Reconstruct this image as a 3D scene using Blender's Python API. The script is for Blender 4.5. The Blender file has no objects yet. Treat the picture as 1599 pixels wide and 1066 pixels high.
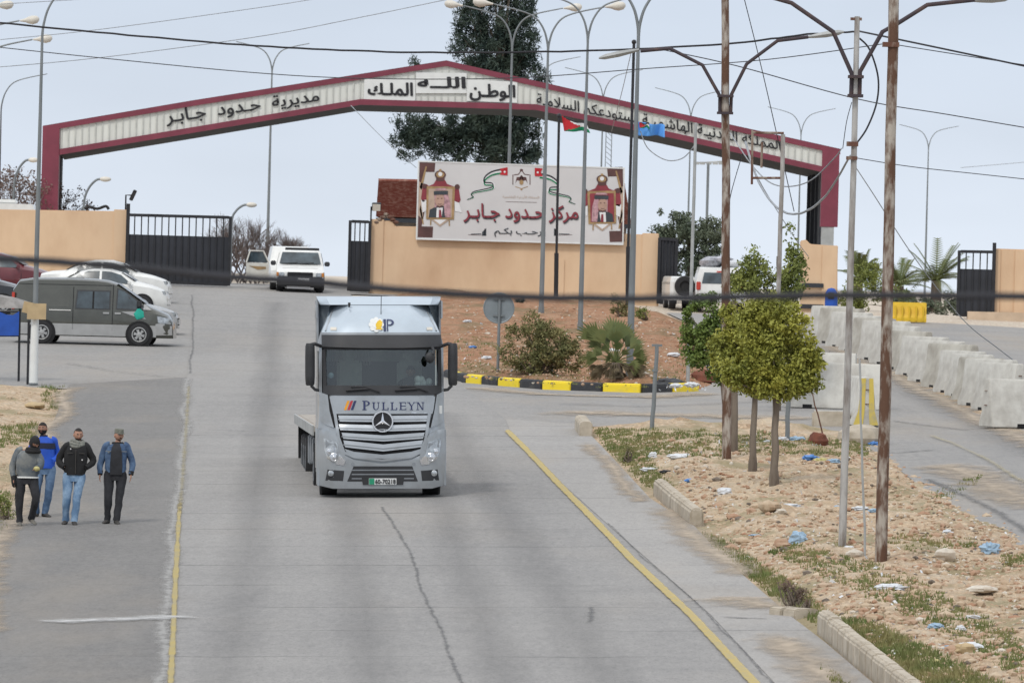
import bpy, bmesh, math, random
import numpy as np
from mathutils import Vector, Matrix, noise, geometry
import unicodedata
random.seed(7)
R = math.radians
SC = bpy.context.scene
COL = SC.collection

# ------------------------------------------------------------------ camera
FPX, CH = 12500.0, 8.67          # focal length in photo pixels, eye height above the road plane
cd = bpy.data.cameras.new("camera")
cam = bpy.data.objects.new("camera", cd)
COL.objects.link(cam)
cd.sensor_width = 36
cd.lens = FPX / 1599 * 36
cd.clip_start = 1
cd.clip_end = 20000
CM = Matrix.Rotation(R(90 - 0.435), 4, 'X') @ Matrix.Rotation(R(1.5), 4, 'Z')
cam.matrix_world = Matrix.Translation((0, 0, CH)) @ CM
cd.dof.use_dof = True
cd.dof.focus_distance = 160
cd.dof.aperture_fstop = 9
SC.camera = cam
# ------------------------------------------------------------------ sky and sun
SUN_EL, SUN_AZ = 48, 205          # azimuth measured clockwise from +Y (behind the camera, to the left)
w = bpy.data.worlds.new("World")
SC.world = w
w.use_nodes = True
wn, wl = w.node_tree.nodes, w.node_tree.links
bg = wn['Background']
sky = wn.new('ShaderNodeTexSky')
sky.sky_type = 'NISHITA'
sky.sun_disc = False
sky.sun_elevation = R(SUN_EL)
sky.sun_rotation = R(SUN_AZ)
sky.air_density = 1.0
sky.dust_density = 3.0
tc = wn.new('ShaderNodeTexCoord')
sx = wn.new('ShaderNodeSeparateXYZ')
wl.new(tc.outputs['Generated'], sx.inputs[0])
cr = wn.new('ShaderNodeValToRGB')    # overcast cloud deck: brighter towards the zenith
cr.color_ramp.elements[0].position = 0.0
cr.color_ramp.elements[0].color = (8.7, 9.5, 10.6, 1)
cr.color_ramp.elements[1].position = 1.0
cr.color_ramp.elements[1].color = (13.0, 13.2, 13.6, 1)
e = cr.color_ramp.elements.new(0.035)
e.color = (7.1, 8.0, 9.35, 1)
wl.new(sx.outputs['Z'], cr.inputs[0])
nz = wn.new('ShaderNodeTexNoise')
nz.inputs['Scale'].default_value = 14.0
nz.inputs['Detail'].default_value = 4
mp = wn.new('ShaderNodeMapping')
mp.inputs['Scale'].default_value = (1, 1, 3)
wl.new(tc.outputs['Generated'], mp.inputs[0])
wl.new(mp.outputs[0], nz.inputs['Vector'])
mr = wn.new('ShaderNodeMapRange')
mr.inputs['From Min'].default_value = 0.3
mr.inputs['From Max'].default_value = 0.7
mr.inputs['To Min'].default_value = 0.93
mr.inputs['To Max'].default_value = 1.05
wl.new(nz.outputs['Fac'], mr.inputs['Value'])
ml = wn.new('ShaderNodeVectorMath')
ml.operation = 'SCALE'
wl.new(cr.outputs[0], ml.inputs[0])
wl.new(mr.outputs[0], ml.inputs['Scale'])
mx = wn.new('ShaderNodeMix')
mx.data_type = 'RGBA'
mx.inputs['Factor'].default_value = 0.88
wl.new(sky.outputs[0], mx.inputs['A'])
wl.new(ml.outputs[0], mx.inputs['B'])
wl.new(mx.outputs['Result'], bg.inputs['Color'])
bg.inputs['Strength'].default_value = 0.1
sl = bpy.data.lights.new("sun", 'SUN')
sl.energy = 1.4
sl.angle = R(10)
sl.color = (1.0, 0.96, 0.9)
sun = bpy.data.objects.new("sun", sl)
COL.objects.link(sun)
sd = Vector((math.sin(R(SUN_AZ)) * math.cos(R(SUN_EL)), math.cos(R(SUN_AZ)) * math.cos(R(SUN_EL)), math.sin(R(SUN_EL))))
sun.rotation_euler = sd.to_track_quat('Z', 'Y').to_euler()
SC.view_settings.view_transform = 'Standard'
SC.view_settings.look = 'None'
SC.view_settings.exposure = 0.0
SC.view_settings.gamma = 1.0

# ------------------------------------------------------------------ terrain and pixel helpers
def sst(a, b, x):
    t = min(1, max(0, (x - a) / (b - a)))
    return t * t * (3 - 2 * t)
def g(x, y):
    s = 0.026 + (-0.015 - 0.026) * sst(165, 290, y)
    xx = max(-30, min(30, x)) + 2.5
    return 0.0271 * min(y, 300) + s * xx
def ray(px, py):
    d = CM.to_3x3() @ Vector((px - 799.5, 533 - py, -FPX))
    return d / d.y
def pp(px, py, Y):
    return Vector((0, 0, CH)) + ray(px, py) * Y
def P(px, py, dz=0.0):
    d = ray(px, py)
    lo, hi = 40.0, 3000.0
    for _ in range(50):
        m = (lo + hi) / 2
        if CH + d.z * m > g(d.x * m, m) + dz: lo = m
        else: hi = m
    return Vector((d.x * lo, lo, CH + d.z * lo))
def SP(Y): return FPX / Y          # photo pixels per metre
def gz(x, y, dz=0): return Vector((x, y, g(x, y) + dz))

# ------------------------------------------------------------------ materials
def nodes(name):
    m = bpy.data.materials.new(name)
    m.use_nodes = True
    return m, m.node_tree.nodes, m.node_tree.links, m.node_tree.nodes['Principled BSDF']
def c4(c): return (c[0], c[1], c[2], 1)
def noise_fac(n, l, scale, detail=6, vec=None, stretch=None, lo=0.35, hi=0.65, rough=0.6):
    t = n.new('ShaderNodeTexCoord')
    mpp = n.new('ShaderNodeMapping')
    if stretch: mpp.inputs['Scale'].default_value = stretch
    l.new(t.outputs['Object'], mpp.inputs[0])
    z = n.new('ShaderNodeTexNoise')
    z.inputs['Scale'].default_value = scale
    z.inputs['Detail'].default_value = detail
    z.inputs['Roughness'].default_value = rough
    l.new(mpp.outputs[0], z.inputs['Vector'])
    r = n.new('ShaderNodeMapRange')
    r.inputs['From Min'].default_value = lo
    r.inputs['From Max'].default_value = hi
    l.new(z.outputs['Fac'], r.inputs['Value'])
    return r.outputs[0], z.outputs['Fac']
def mixc(n, l, fac, a, b):
    x = n.new('ShaderNodeMix')
    x.data_type = 'RGBA'
    if isinstance(fac, float): x.inputs['Factor'].default_value = fac
    else: l.new(fac, x.inputs['Factor'])
    for k, v in (('A', a), ('B', b)):
        if isinstance(v, tuple): x.inputs[k].default_value = c4(v)
        else: l.new(v, x.inputs[k])
    return x.outputs['Result']
def mat(name, col, rough=0.6, metal=0.0, var=0.12, scale=3.0, col2=None, bump=0.0, bscale=None, coat=0.0, stretch=None, amt=(0.35, 0.65), spec=0.5):
    m, n, l, b = nodes(name)
    b.inputs['Roughness'].default_value = rough
    b.inputs['Metallic'].default_value = metal
    b.inputs['Coat Weight'].default_value = coat
    b.inputs['Specular IOR Level'].default_value = spec
    f, raw = noise_fac(n, l, scale, stretch=stretch, lo=amt[0], hi=amt[1])
    c2 = col2 or tuple(max(0, v * (1 - 2 * var)) for v in col)
    l.new(mixc(n, l, f, col, c2), b.inputs['Base Color'])
    if bump:
        f2, raw2 = noise_fac(n, l, bscale or scale * 4, stretch=stretch)
        bp = n.new('ShaderNodeBump')
        bp.inputs['Strength'].default_value = bump
        bp.inputs['Distance'].default_value = 0.03
        l.new(raw2, bp.inputs['Height'])
        l.new(bp.outputs[0], b.inputs['Normal'])
    return m
def asphalt(name, base, dark, tan=(0.36, 0.30, 0.23), tan_amt=0.25, joint=0.0):
    m, n, l, b = nodes(name)
    b.inputs['Roughness'].default_value = 0.9
    b.inputs['Specular IOR Level'].default_value = 0.3
    f1, _ = noise_fac(n, l, 0.35, stretch=(1, 0.06, 1), lo=0.3, hi=0.7)      # long wheel-track streaks
    f2, _ = noise_fac(n, l, 0.6, stretch=(0.35, 0.5, 1), lo=0.45, hi=0.7)    # cross bands
    f3, r3 = noise_fac(n, l, 7.0, stretch=(1, 0.22, 1), lo=0.35, hi=0.65, rough=0.85)
    c = mixc(n, l, f1, base, dark)
    mm = n.new('ShaderNodeMath'); mm.operation = 'MULTIPLY'; mm.inputs[1].default_value = 0.45
    l.new(f2, mm.inputs[0])
    c = mixc(n, l, mm.outputs[0], c, tuple(v * 0.8 for v in dark))
    m3 = n.new('ShaderNodeMath'); m3.operation = 'MULTIPLY'; m3.inputs[1].default_value = 0.5
    l.new(f3, m3.inputs[0])
    c = mixc(n, l, m3.outputs[0], c, tuple(v * 1.28 for v in base))
    f8, _ = noise_fac(n, l, 22.0, detail=3, stretch=(1, 0.25, 1), lo=0.5, hi=0.72, rough=0.9)
    m8 = n.new('ShaderNodeMath'); m8.operation = 'MULTIPLY'; m8.inputs[1].default_value = 0.55
    l.new(f8, m8.inputs[0]); c = mixc(n, l, m8.outputs[0], c, tuple(v * 0.6 for v in dark))
    f4, _ = noise_fac(n, l, 0.22, stretch=(1, 0.3, 1), lo=0.5, hi=0.8)
    m4 = n.new('ShaderNodeMath'); m4.operation = 'MULTIPLY'; m4.inputs[1].default_value = tan_amt
    l.new(f4, m4.inputs[0])
    c = mixc(n, l, m4.outputs[0], c, tan)
    if joint:
        # narrow transverse and wandering cracks, from a distorted coordinate
        t = n.new('ShaderNodeTexCoord')
        s = n.new('ShaderNodeSeparateXYZ')
        l.new(t.outputs['Object'], s.inputs[0])
        nn = n.new('ShaderNodeTexNoise'); nn.inputs['Scale'].default_value = 0.6; nn.inputs['Detail'].default_value = 6
        l.new(t.outputs['Object'], nn.inputs['Vector'])
        a = n.new('ShaderNodeMath'); a.operation = 'MULTIPLY_ADD'; a.inputs[1].default_value = 0.9
        l.new(nn.outputs['Fac'], a.inputs[0]); l.new(s.outputs['Y'], a.inputs[2])
        md = n.new('ShaderNodeMath'); md.operation = 'MODULO'; md.inputs[1].default_value = 5.3
        l.new(a.outputs[0], md.inputs[0])
        lt = n.new('ShaderNodeMath'); lt.operation = 'LESS_THAN'; lt.inputs[1].default_value = 0.11
        l.new(md.outputs[0], lt.inputs[0])
        mk = n.new('ShaderNodeMath'); mk.operation = 'MULTIPLY'; l.new(lt.outputs[0], mk.inputs[0])
        f5, _ = noise_fac(n, l, 0.25, lo=0.4, hi=0.6)
        l.new(f5, mk.inputs[1])
        m5 = n.new('ShaderNodeMath'); m5.operation = 'MULTIPLY'; m5.inputs[1].default_value = joint
        l.new(mk.outputs[0], m5.inputs[0])
        c = mixc(n, l, m5.outputs[0], c, (0.05, 0.05, 0.05))
    l.new(c, b.inputs['Base Color'])
    bp = n.new('ShaderNodeBump'); bp.inputs['Strength'].default_value = 0.35; bp.inputs['Distance'].default_value = 0.01
    l.new(r3, bp.inputs['Height']); l.new(bp.outputs[0], b.inputs['Normal'])
    return m
def soil(name, a, bcol, c, green=None, gamt=0.5):
    m, n, l, b = nodes(name)
    b.inputs['Roughness'].default_value = 1.0
    b.inputs['Specular IOR Level'].default_value = 0.1
    f1, _ = noise_fac(n, l, 0.4, stretch=(1, 0.35, 1), lo=0.38, hi=0.62)
    f2, r2 = noise_fac(n, l, 2.2, stretch=(1, 0.4, 1), lo=0.42, hi=0.66, rough=0.75)
    f3, r3 = noise_fac(n, l, 11, stretch=(1, 0.3, 1), lo=0.5, hi=0.6, rough=0.8)
    f6, _ = noise_fac(n, l, 6, stretch=(1, 0.25, 1), lo=0.56, hi=0.64, rough=0.8)
    k = mixc(n, l, f1, a, bcol)
    k = mixc(n, l, f2, k, c)
    h6 = n.new('ShaderNodeMath'); h6.operation = 'MULTIPLY'; h6.inputs[1].default_value = 0.55
    l.new(f6, h6.inputs[0]); k = mixc(n, l, h6.outputs[0], k, tuple(v * .55 for v in bcol))
    h = n.new('ShaderNodeMath'); h.operation = 'MULTIPLY'; h.inputs[1].default_value = 0.7
    l.new(f3, h.inputs[0])
    k = mixc(n, l, h.outputs[0], k, tuple(min(0.7, v * 1.5) for v in a))
    if green:
        f4, _ = noise_fac(n, l, 0.55, stretch=(1, 0.35, 1), lo=0.5, hi=0.6)
        h2 = n.new('ShaderNodeMath'); h2.operation = 'MULTIPLY'; h2.inputs[1].default_value = gamt
        l.new(f4, h2.inputs[0])
        k = mixc(n, l, h2.outputs[0], k, green)
    l.new(k, b.inputs['Base Color'])
    bp = n.new('ShaderNodeBump'); bp.inputs['Strength'].default_value = 0.8; bp.inputs['Distance'].default_value = 0.05
    l.new(r3, bp.inputs['Height']); l.new(bp.outputs[0], b.inputs['Normal'])
    return m
def glass(name, tint=(0.55, 0.62, 0.62), refl=0.3):
    m, n, l, b = nodes(name)
    n.remove(b)
    out = n['Material Output']
    tr = n.new('ShaderNodeBsdfTransparent'); tr.inputs[0].default_value = c4(tint)
    gl = n.new('ShaderNodeBsdfGlossy'); gl.inputs['Roughness'].default_value = 0.04
    gl.inputs['Color'].default_value = (0.85, 0.92, 0.95, 1)
    fr = n.new('ShaderNodeFresnel'); fr.inputs[0].default_value = 1.5
    ad = n.new('ShaderNodeMath'); ad.operation = 'ADD'; ad.inputs[1].default_value = refl; ad.use_clamp = True
    l.new(fr.outputs[0], ad.inputs[0])
    ms = n.new('ShaderNodeMixShader')
    l.new(ad.outputs[0], ms.inputs[0]); l.new(tr.outputs[0], ms.inputs[1]); l.new(gl.outputs[0], ms.inputs[2])
    l.new(ms.outputs[0], out.inputs['Surface'])
    return m
MT = {}
def MM(k, *a, **kw):
    MT[k] = mat(k, *a, **kw)
MM('black_paint', (0.018, 0.018, 0.022), 0.45, var=0.3)
MM('black_rubber', (0.022, 0.022, 0.023), 0.85, bump=0.3)
MM('black_plastic', (0.03, 0.031, 0.034), 0.6)
MM('dark_hole', (0.012, 0.012, 0.013), 0.9)
MM('chrome', (0.75, 0.76, 0.78), 0.18, 0.9, var=0.05)
MM('truck_silver', (0.36, 0.385, 0.405), 0.33, 0.45, col2=(0.27, 0.28, 0.285), amt=(.45, .8), coat=0.5, scale=2.5)
MM('truck_blue', (0.46, 0.53, 0.59), 0.35, 0.2, var=0.05, coat=0.5, scale=1.5)
MM('slat_silver', (0.52, 0.55, 0.575), 0.3, 0.45, var=0.07, coat=0.4, scale=2)
MM('truck_grey', (0.27, 0.29, 0.31), 0.5, 0.2, var=0.1)
MM('lamp_clear', (0.55, 0.58, 0.6), 0.12, 0.5, var=0.25, scale=12, coat=1.0)
MM('white_paint', (0.74, 0.74, 0.71), 0.4, var=0.06, coat=0.4)
MM('cream_paint', (0.66, 0.64, 0.58), 0.45, var=0.08, coat=0.3)
MM('olive_paint', (0.075, 0.076, 0.062), 0.25, 0.3, var=0.1, coat=0.7)
MM('silver_paint', (0.42, 0.42, 0.41), 0.35, 0.4, var=0.08, coat=0.5)
MM('red_car', (0.13, 0.014, 0.02), 0.3, 0.2, coat=0.7)
MM('black_car', (0.02, 0.021, 0.025), 0.25, 0.3, coat=0.8)
MM('car_glass', (0.06, 0.085, 0.10), 0.16, 0.0, var=0.35, scale=1.8, coat=0.0, spec=0.7)
MM('galv', (0.235, 0.255, 0.262), 0.5, 0.45, var=0.14, scale=2, stretch=(1, 1, 0.3))
MM('galv_pale', (0.42, 0.43, 0.42), 0.55, 0.2, var=0.15, scale=2)
MM('lamp_head', (0.66, 0.62, 0.54), 0.5, var=0.08)
MM('rust_pole', (0.40, 0.36, 0.31), 0.8, 0.1, col2=(0.11, 0.055, 0.032), scale=3.6, stretch=(1.5, 1.5, 0.5), amt=(0.38, 0.54), bump=0.4)
MM('rust_dark', (0.13, 0.06, 0.04), 0.85, 0.1, col2=(0.30, 0.25, 0.2), scale=2.6, stretch=(1.5, 1.5, 0.4), amt=(0.48, 0.6), bump=0.4)
MM('grey_pole', (0.42, 0.41, 0.39), 0.75, 0.1, col2=(0.16, 0.13, 0.11), scale=2.5, stretch=(1.5, 1.5, 0.35), amt=(0.44, 0.64), bump=0.3)
MM('cable_black', (0.015, 0.015, 0.02), 0.7)
MM('cable_grey', (0.34, 0.36, 0.38), 0.6, var=0.25, scale=8)
MM('wall_tan', (0.66, 0.475, 0.31), 0.9, var=0.06, scale=0.7, bump=0.2, bscale=6, col2=(0.54, 0.36, 0.225), amt=(.4, .75), stretch=(1, 1, .5))
MM('wall_pale', (0.60, 0.46, 0.33), 0.9, var=0.1, scale=1.5, bump=0.2, bscale=6)
MM('maroon', (0.205, 0.035, 0.06), 0.55, var=0.12, scale=1.2)
MM('maroon_dark', (0.10, 0.02, 0.03), 0.6, var=0.15)
MM('clad_white', (0.70, 0.71, 0.66), 0.5, 0.1, var=0.06, scale=0.9, stretch=(4, 1, 0.4))
MM('panel_white', (0.70, 0.71, 0.69), 0.5, var=0.04)
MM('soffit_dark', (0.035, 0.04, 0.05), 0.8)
MM('roof_tile', (0.20, 0.06, 0.04), 0.85, col2=(0.30, 0.17, 0.13), scale=6, amt=(0.45, 0.65), bump=0.5)
MM('concrete', (0.57, 0.555, 0.505), 0.9, col2=(0.40, 0.38, 0.34), scale=2.2, amt=(0.4, 0.7), bump=0.3, bscale=12)
MM('concrete_worn', (0.50, 0.48, 0.42), 0.9, col2=(0.32, 0.295, 0.25), scale=1.5, amt=(0.4, 0.68), bump=0.3, bscale=12)
MM('concrete_dark', (0.34, 0.32, 0.29), 0.95, col2=(0.22, 0.19, 0.16), scale=2, bump=0.3)
MM('kerb_stone', (0.52, 0.46, 0.37), 0.95, col2=(0.34, 0.29, 0.22), scale=2.5, bump=0.4)
MM('kerb_yellow', (0.80, 0.62, 0.03), 0.7, var=0.08, col2=(0.62, 0.50, 0.10), scale=4, amt=(0.5, 0.8))
MM('kerb_black', (0.035, 0.037, 0.042), 0.8, var=0.2, col2=(0.10, 0.10, 0.09), scale=4, amt=(0.5, 0.8))
MM('worn_yellow', (0.60, 0.46, 0.10), 0.85, col2=(0.34, 0.32, 0.24), scale=2.2, amt=(0.5, 0.72), stretch=(1, 0.3, 1))
MM('plastic_yellow', (0.72, 0.47, 0.02), 0.5, var=0.08)
MM('blue_cloth', (0.02, 0.09, 0.42), 0.8, var=0.12)
MM('bark', (0.20, 0.165, 0.13), 0.95, col2=(0.11, 0.085, 0.065), scale=5, stretch=(1, 1, 0.25), bump=0.6)
MM('bark_red', (0.16, 0.12, 0.09), 0.95, col2=(0.10, 0.07, 0.05), scale=5, stretch=(1, 1, 0.25), bump=0.6)
MM('twig', (0.21, 0.165, 0.15), 0.95, var=0.2)
MM('leaf_pine', (0.03, 0.05, 0.045), 0.7, col2=(0.065, 0.085, 0.06), scale=1.2, spec=0.2)
MM('leaf_green', (0.09, 0.155, 0.035), 0.6, col2=(0.16, 0.21, 0.05), scale=1.5, spec=0.3)
MM('leaf_lime', (0.36, 0.345, 0.06), 0.6, col2=(0.20, 0.22, 0.045), scale=1.3, spec=0.3)
MM('leaf_mid', (0.13, 0.165, 0.045), 0.6, col2=(0.23, 0.25, 0.06), scale=1.3, spec=0.3)
MM('leaf_far', (0.11, 0.145, 0.10), 0.7, col2=(0.17, 0.19, 0.13), scale=0.8, spec=0.2)
MM('leaf_bush', (0.13, 0.145, 0.06), 0.7, col2=(0.25, 0.215, 0.095), scale=2.0, spec=0.2)
MM('leaf_palm', (0.085, 0.115, 0.04), 0.6, col2=(0.14, 0.15, 0.05), scale=1.5, spec=0.3)
MM('leaf_dead', (0.13, 0.10, 0.055), 0.9, var=0.2)
MM('grass', (0.105, 0.15, 0.045), 0.8, col2=(0.25, 0.22, 0.10), scale=0.8, spec=0.2)
MM('rock', (0.52, 0.42, 0.30), 0.95, col2=(0.36, 0.25, 0.16), scale=3, bump=0.5)
MM('rock_red', (0.32, 0.17, 0.10), 0.95, col2=(0.45, 0.34, 0.24), scale=0.9, bump=0.5)
MM('rock_white', (0.62, 0.58, 0.50), 0.95, col2=(0.45, 0.38, 0.3), scale=3)
MM('bag_white', (0.66, 0.68, 0.70), 0.5, var=0.1, scale=6)
MM('bag_blue', (0.10, 0.26, 0.60), 0.45, var=0.15, scale=6)
MM('bag_lightblue', (0.33, 0.47, 0.60), 0.45, var=0.15, scale=6)
MM('bag_yellow', (0.52, 0.47, 0.20), 0.6, var=0.1, scale=6)
MM('bag_black', (0.03, 0.03, 0.035), 0.5, var=0.1, scale=6)
MM('brown_clay', (0.20, 0.065, 0.035), 0.8, var=0.2, scale=6)
MM('cardboard', (0.50, 0.38, 0.22), 0.9, var=0.1)
MM('denim', (0.045, 0.09, 0.17), 0.9, col2=(0.14, 0.22, 0.34), scale=3, amt=(0.42, 0.66))
MM('denim_light', (0.12, 0.21, 0.34), 0.9, col2=(0.28, 0.40, 0.54), scale=3.5, amt=(0.45, 0.62))
MM('denim_jacket', (0.035, 0.065, 0.13), 0.9, col2=(0.09, 0.15, 0.25), scale=6)
MM('denim_grey', (0.085, 0.105, 0.125), 0.95, col2=(0.20, 0.21, 0.205), scale=4, amt=(0.42, 0.62))
MM('cloth_black', (0.012, 0.012, 0.013), 0.85, var=0.2, scale=8)
MM('cloth_dark', (0.03, 0.031, 0.036), 0.9, var=0.25, scale=6)
MM('cloth_royal', (0.012, 0.085, 0.52), 0.7, var=0.12, scale=4)
MM('cloth_navy', (0.015, 0.02, 0.045), 0.85)
MM('scarf', (0.13, 0.14, 0.125), 0.95, col2=(0.24, 0.24, 0.21), scale=25)
MM('cap_grey', (0.12, 0.125, 0.10), 0.95, col2=(0.20, 0.20, 0.17), scale=20)
MM('skin', (0.40, 0.215, 0.145), 0.6, var=0.1, scale=8)
MM('skin_dark', (0.32, 0.165, 0.11), 0.6, var=0.1, scale=8)
MM('hair', (0.015, 0.011, 0.009), 0.8)
MM('eye_white', (0.5, 0.48, 0.45), 0.4)
MM('lip', (0.30, 0.12, 0.09), 0.6)
MM('shoe', (0.05, 0.045, 0.04), 0.7)
MM('shoe_grey', (0.16, 0.15, 0.13), 0.8)
MM('wood_bed', (0.42, 0.38, 0.33), 0.85, var=0.15, scale=3)
MM('tail_red', (0.50, 0.05, 0.03), 0.3)
MM('amber', (0.6, 0.22, 0.03), 0.35)
MM('plate_white', (0.72, 0.73, 0.72), 0.5, var=0.02)
MM('plate_green', (0.02, 0.30, 0.16), 0.5)
MM('ink_black', (0.015, 0.015, 0.018), 0.6)
MM('flag_green', (0.0, 0.20, 0.085), 0.8)
MM('flag_red', (0.50, 0.02, 0.03), 0.8)
MM('flag_white', (0.72, 0.72, 0.72), 0.8, var=0.04)
MM('flag_blue', (0.10, 0.33, 0.75), 0.8, var=0.06)
MM('gold', (0.40, 0.26, 0.12), 0.6, var=0.2, scale=4)
MM('print_grey', (0.60, 0.59, 0.585), 0.6, var=0.04, scale=0.6)
MM('print_red', (0.26, 0.035, 0.05), 0.6)
MM('print_brown', (0.115, 0.05, 0.045), 0.6, var=0.2)
MM('print_tan', (0.50, 0.38, 0.29), 0.6)
MM('print_pink', (0.56, 0.33, 0.36), 0.6, var=0.25, scale=9)
MM('print_skin', (0.47, 0.30, 0.23), 0.6)
MM('print_suit', (0.04, 0.05, 0.06), 0.6)
MM('curtain', (0.42, 0.43, 0.40), 0.9)
MM('interior', (0.07, 0.078, 0.075), 0.8)
MM('teal_cloth', (0.02, 0.36, 0.27), 0.8)
MM('foil', (0.50, 0.50, 0.54), 0.45, 0.2, var=0.3, scale=5)
MT['gate_mesh'] = mat('gate_mesh', (0.028, 0.031, 0.04), 0.7, var=0.2, scale=1.0)
MT['glass'] = glass('glass', (0.62, 0.70, 0.66), 0.05)
MT['glass_dim'] = glass('glass_dim', (0.35, 0.42, 0.44), 0.3)
MT['road'] = asphalt('road', (0.29, 0.279, 0.264), (0.215, 0.21, 0.205), tan_amt=0.22, joint=0.55)
MT['strip'] = asphalt('strip', (0.335, 0.32, 0.30), (0.275, 0.265, 0.255), tan_amt=0.5, joint=0.5)
MT['shoulder'] = asphalt('shoulder', (0.205, 0.197, 0.186), (0.145, 0.14, 0.134), tan=(0.30, 0.26, 0.21), tan_amt=0.6, joint=0.2)
MT['lot'] = asphalt('lot', (0.285, 0.275, 0.26), (0.22, 0.215, 0.21), tan_amt=0.4, joint=0.4)
MT['side_road'] = asphalt('side_road', (0.30, 0.285, 0.265), (0.23, 0.225, 0.22), tan_amt=0.6, joint=0.3)
MT['soil_tan'] = soil('soil_tan', (0.45, 0.345, 0.235), (0.36, 0.25, 0.16), (0.52, 0.44, 0.335), green=(0.24, 0.215, 0.12), gamt=0.65)
MT['soil_red'] = soil('soil_red', (0.31, 0.165, 0.095), (0.24, 0.125, 0.07), (0.38, 0.25, 0.165), green=(0.17, 0.145, 0.08), gamt=0.6)
MT['soil_far'] = soil('soil_far', (0.52, 0.45, 0.37), (0.45, 0.36, 0.28), (0.58, 0.5, 0.42))

# ------------------------------------------------------------------ mesh builder
def chain(o):
    m = Matrix.Identity(4)
    while o is not None:
        m = o.matrix_basis @ m
        o = o.parent
    return m
class MB:
    def __init__(s):
        s.v, s.f, s.mi, s.cur, s.X = [], [], [], 0, None
    def add(s, vs, fs, mi=None):
        k = len(s.v)
        for p in vs:
            p = Vector(p)
            s.v.append(s.X @ p if s.X else p)
        for f in fs:
            s.f.append([i + k for i in f]); s.mi.append(s.cur if mi is None else mi)
        return s
    def box(s, c, d, M=None):
        x, y, z = d[0] / 2, d[1] / 2, d[2] / 2
        vs = [Vector((a * x, b * y, e * z)) for a in (-1, 1) for b in (-1, 1) for e in (-1, 1)]
        if M: vs = [M @ v for v in vs]
        vs = [v + Vector(c) for v in vs]
        return s.add(vs, [(0, 1, 3, 2), (4, 6, 7, 5), (0, 4, 5, 1), (2, 3, 7, 6), (0, 2, 6, 4), (1, 5, 7, 3)])
    def prism(s, poly, vec):
        n = len(poly); vec = Vector(vec)
        vs = [Vector(p) for p in poly] + [Vector(p) + vec for p in poly]
        return s.add(vs, [tuple(range(n)), tuple(range(2 * n - 1, n - 1, -1))] + [(i, i + n, (i + 1) % n + n, (i + 1) % n) for i in range(n)])
    def poly(s, pts): return s.add(pts, [tuple(range(len(pts)))])
    def loft(s, rings, cap=True, closed=True):
        n = len(rings[0]); vs = [p for r in rings for p in r]; fs = []
        for i in range(len(rings) - 1):
            for j in range(n if closed else n - 1):
                a = i * n + j; b = i * n + (j + 1) % n
                fs.append((a, b, b + n, a + n))
        if cap:
            fs.append(tuple(range(n - 1, -1, -1))); fs.append(tuple(range((len(rings) - 1) * n, len(rings) * n)))
        return s.add(vs, fs)
    def tube(s, pts, r, n=8, cap=True, flat=None):
        pts = [Vector(p) for p in pts]
        if not isinstance(r, (list, tuple)): r = [r] * len(pts)
        t0 = (pts[1] - pts[0]).normalized()
        up = Vector((0, 0, 1)) if abs(t0.z) < 0.9 else Vector((1, 0, 0))
        nx = t0.cross(up).normalized()
        rings = []
        for i, p in enumerate(pts):
            t = (pts[min(i + 1, len(pts) - 1)] - pts[max(i - 1, 0)]).normalized()
            nx = (nx - t * nx.dot(t)).normalized(); ny = t.cross(nx)
            k = flat or 1
            rings.append([p + nx * math.cos(a) * r[i] + ny * math.sin(a) * r[i] * k for a in [2 * math.pi * j / n for j in range(n)]])
        return s.loft(rings, cap)
    def sph(s, c, r, nu=12, nv=8, M=None, fn=None):
        if not isinstance(r, (tuple, list)): r = (r, r, r)
        rings = []
        for i in range(nv + 1):
            th = math.pi * i / nv
            th = min(max(th, 0.02), math.pi - 0.02)
            ring = []
            for j in range(nu):
                a = 2 * math.pi * j / nu
                d = Vector((math.sin(th) * math.cos(a), math.sin(th) * math.sin(a), -math.cos(th)))
                k = fn(d) if fn else 1
                v = Vector((d.x * r[0] * k, d.y * r[1] * k, d.z * r[2] * k))
                if M: v = M @ v
                ring.append(v + Vector(c))
            rings.append(ring)
        return s.loft(rings, True)
    def lathe(s, prof, n=16, M=None, cap=True):
        rings = [[Vector((r * math.cos(a), r * math.sin(a), z)) for a in [2 * math.pi * j / n for j in range(n)]] for r, z in prof]
        if M: rings = [[M @ p for p in r] for r in rings]
        return s.loft(rings, cap)
    def build(s, name, mats, parent=None, smooth=30, bevel=0, world=False, fix=True):
        me = bpy.data.meshes.new(name)
        vs = s.v
        if world and parent is not None:
            Mi = chain(parent).inverted(); vs = [Mi @ v for v in vs]
        me.from_pydata([tuple(v) for v in vs], [], s.f)
        if not isinstance(mats, (list, tuple)): mats = [mats]
        for m in mats: me.materials.append(MT[m] if isinstance(m, str) else m)
        if len(mats) > 1: me.polygons.foreach_set('material_index', s.mi)
        if fix or bevel:
            bm = bmesh.new(); bm.from_mesh(me)
            if fix: bmesh.ops.recalc_face_normals(bm, faces=bm.faces)
            if bevel:
                es = [e for e in bm.edges if len(e.link_faces) == 2 and e.calc_face_angle(0) > R(30)]
                bmesh.ops.bevel(bm, geom=es, offset=bevel, segments=2, affect='EDGES', clamp_overlap=True)
            bm.to_mesh(me); bm.free()
        if smooth:
            me.shade_smooth(); me.set_sharp_from_angle(angle=R(smooth))
        o = bpy.data.objects.new(name, me); COL.objects.link(o)
        if parent is not None: o.parent = parent
        return o
def tag(o, label, cat, group=None):
    o['label'] = label; o['category'] = cat
    if group: o['group'] = group
    return o
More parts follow.
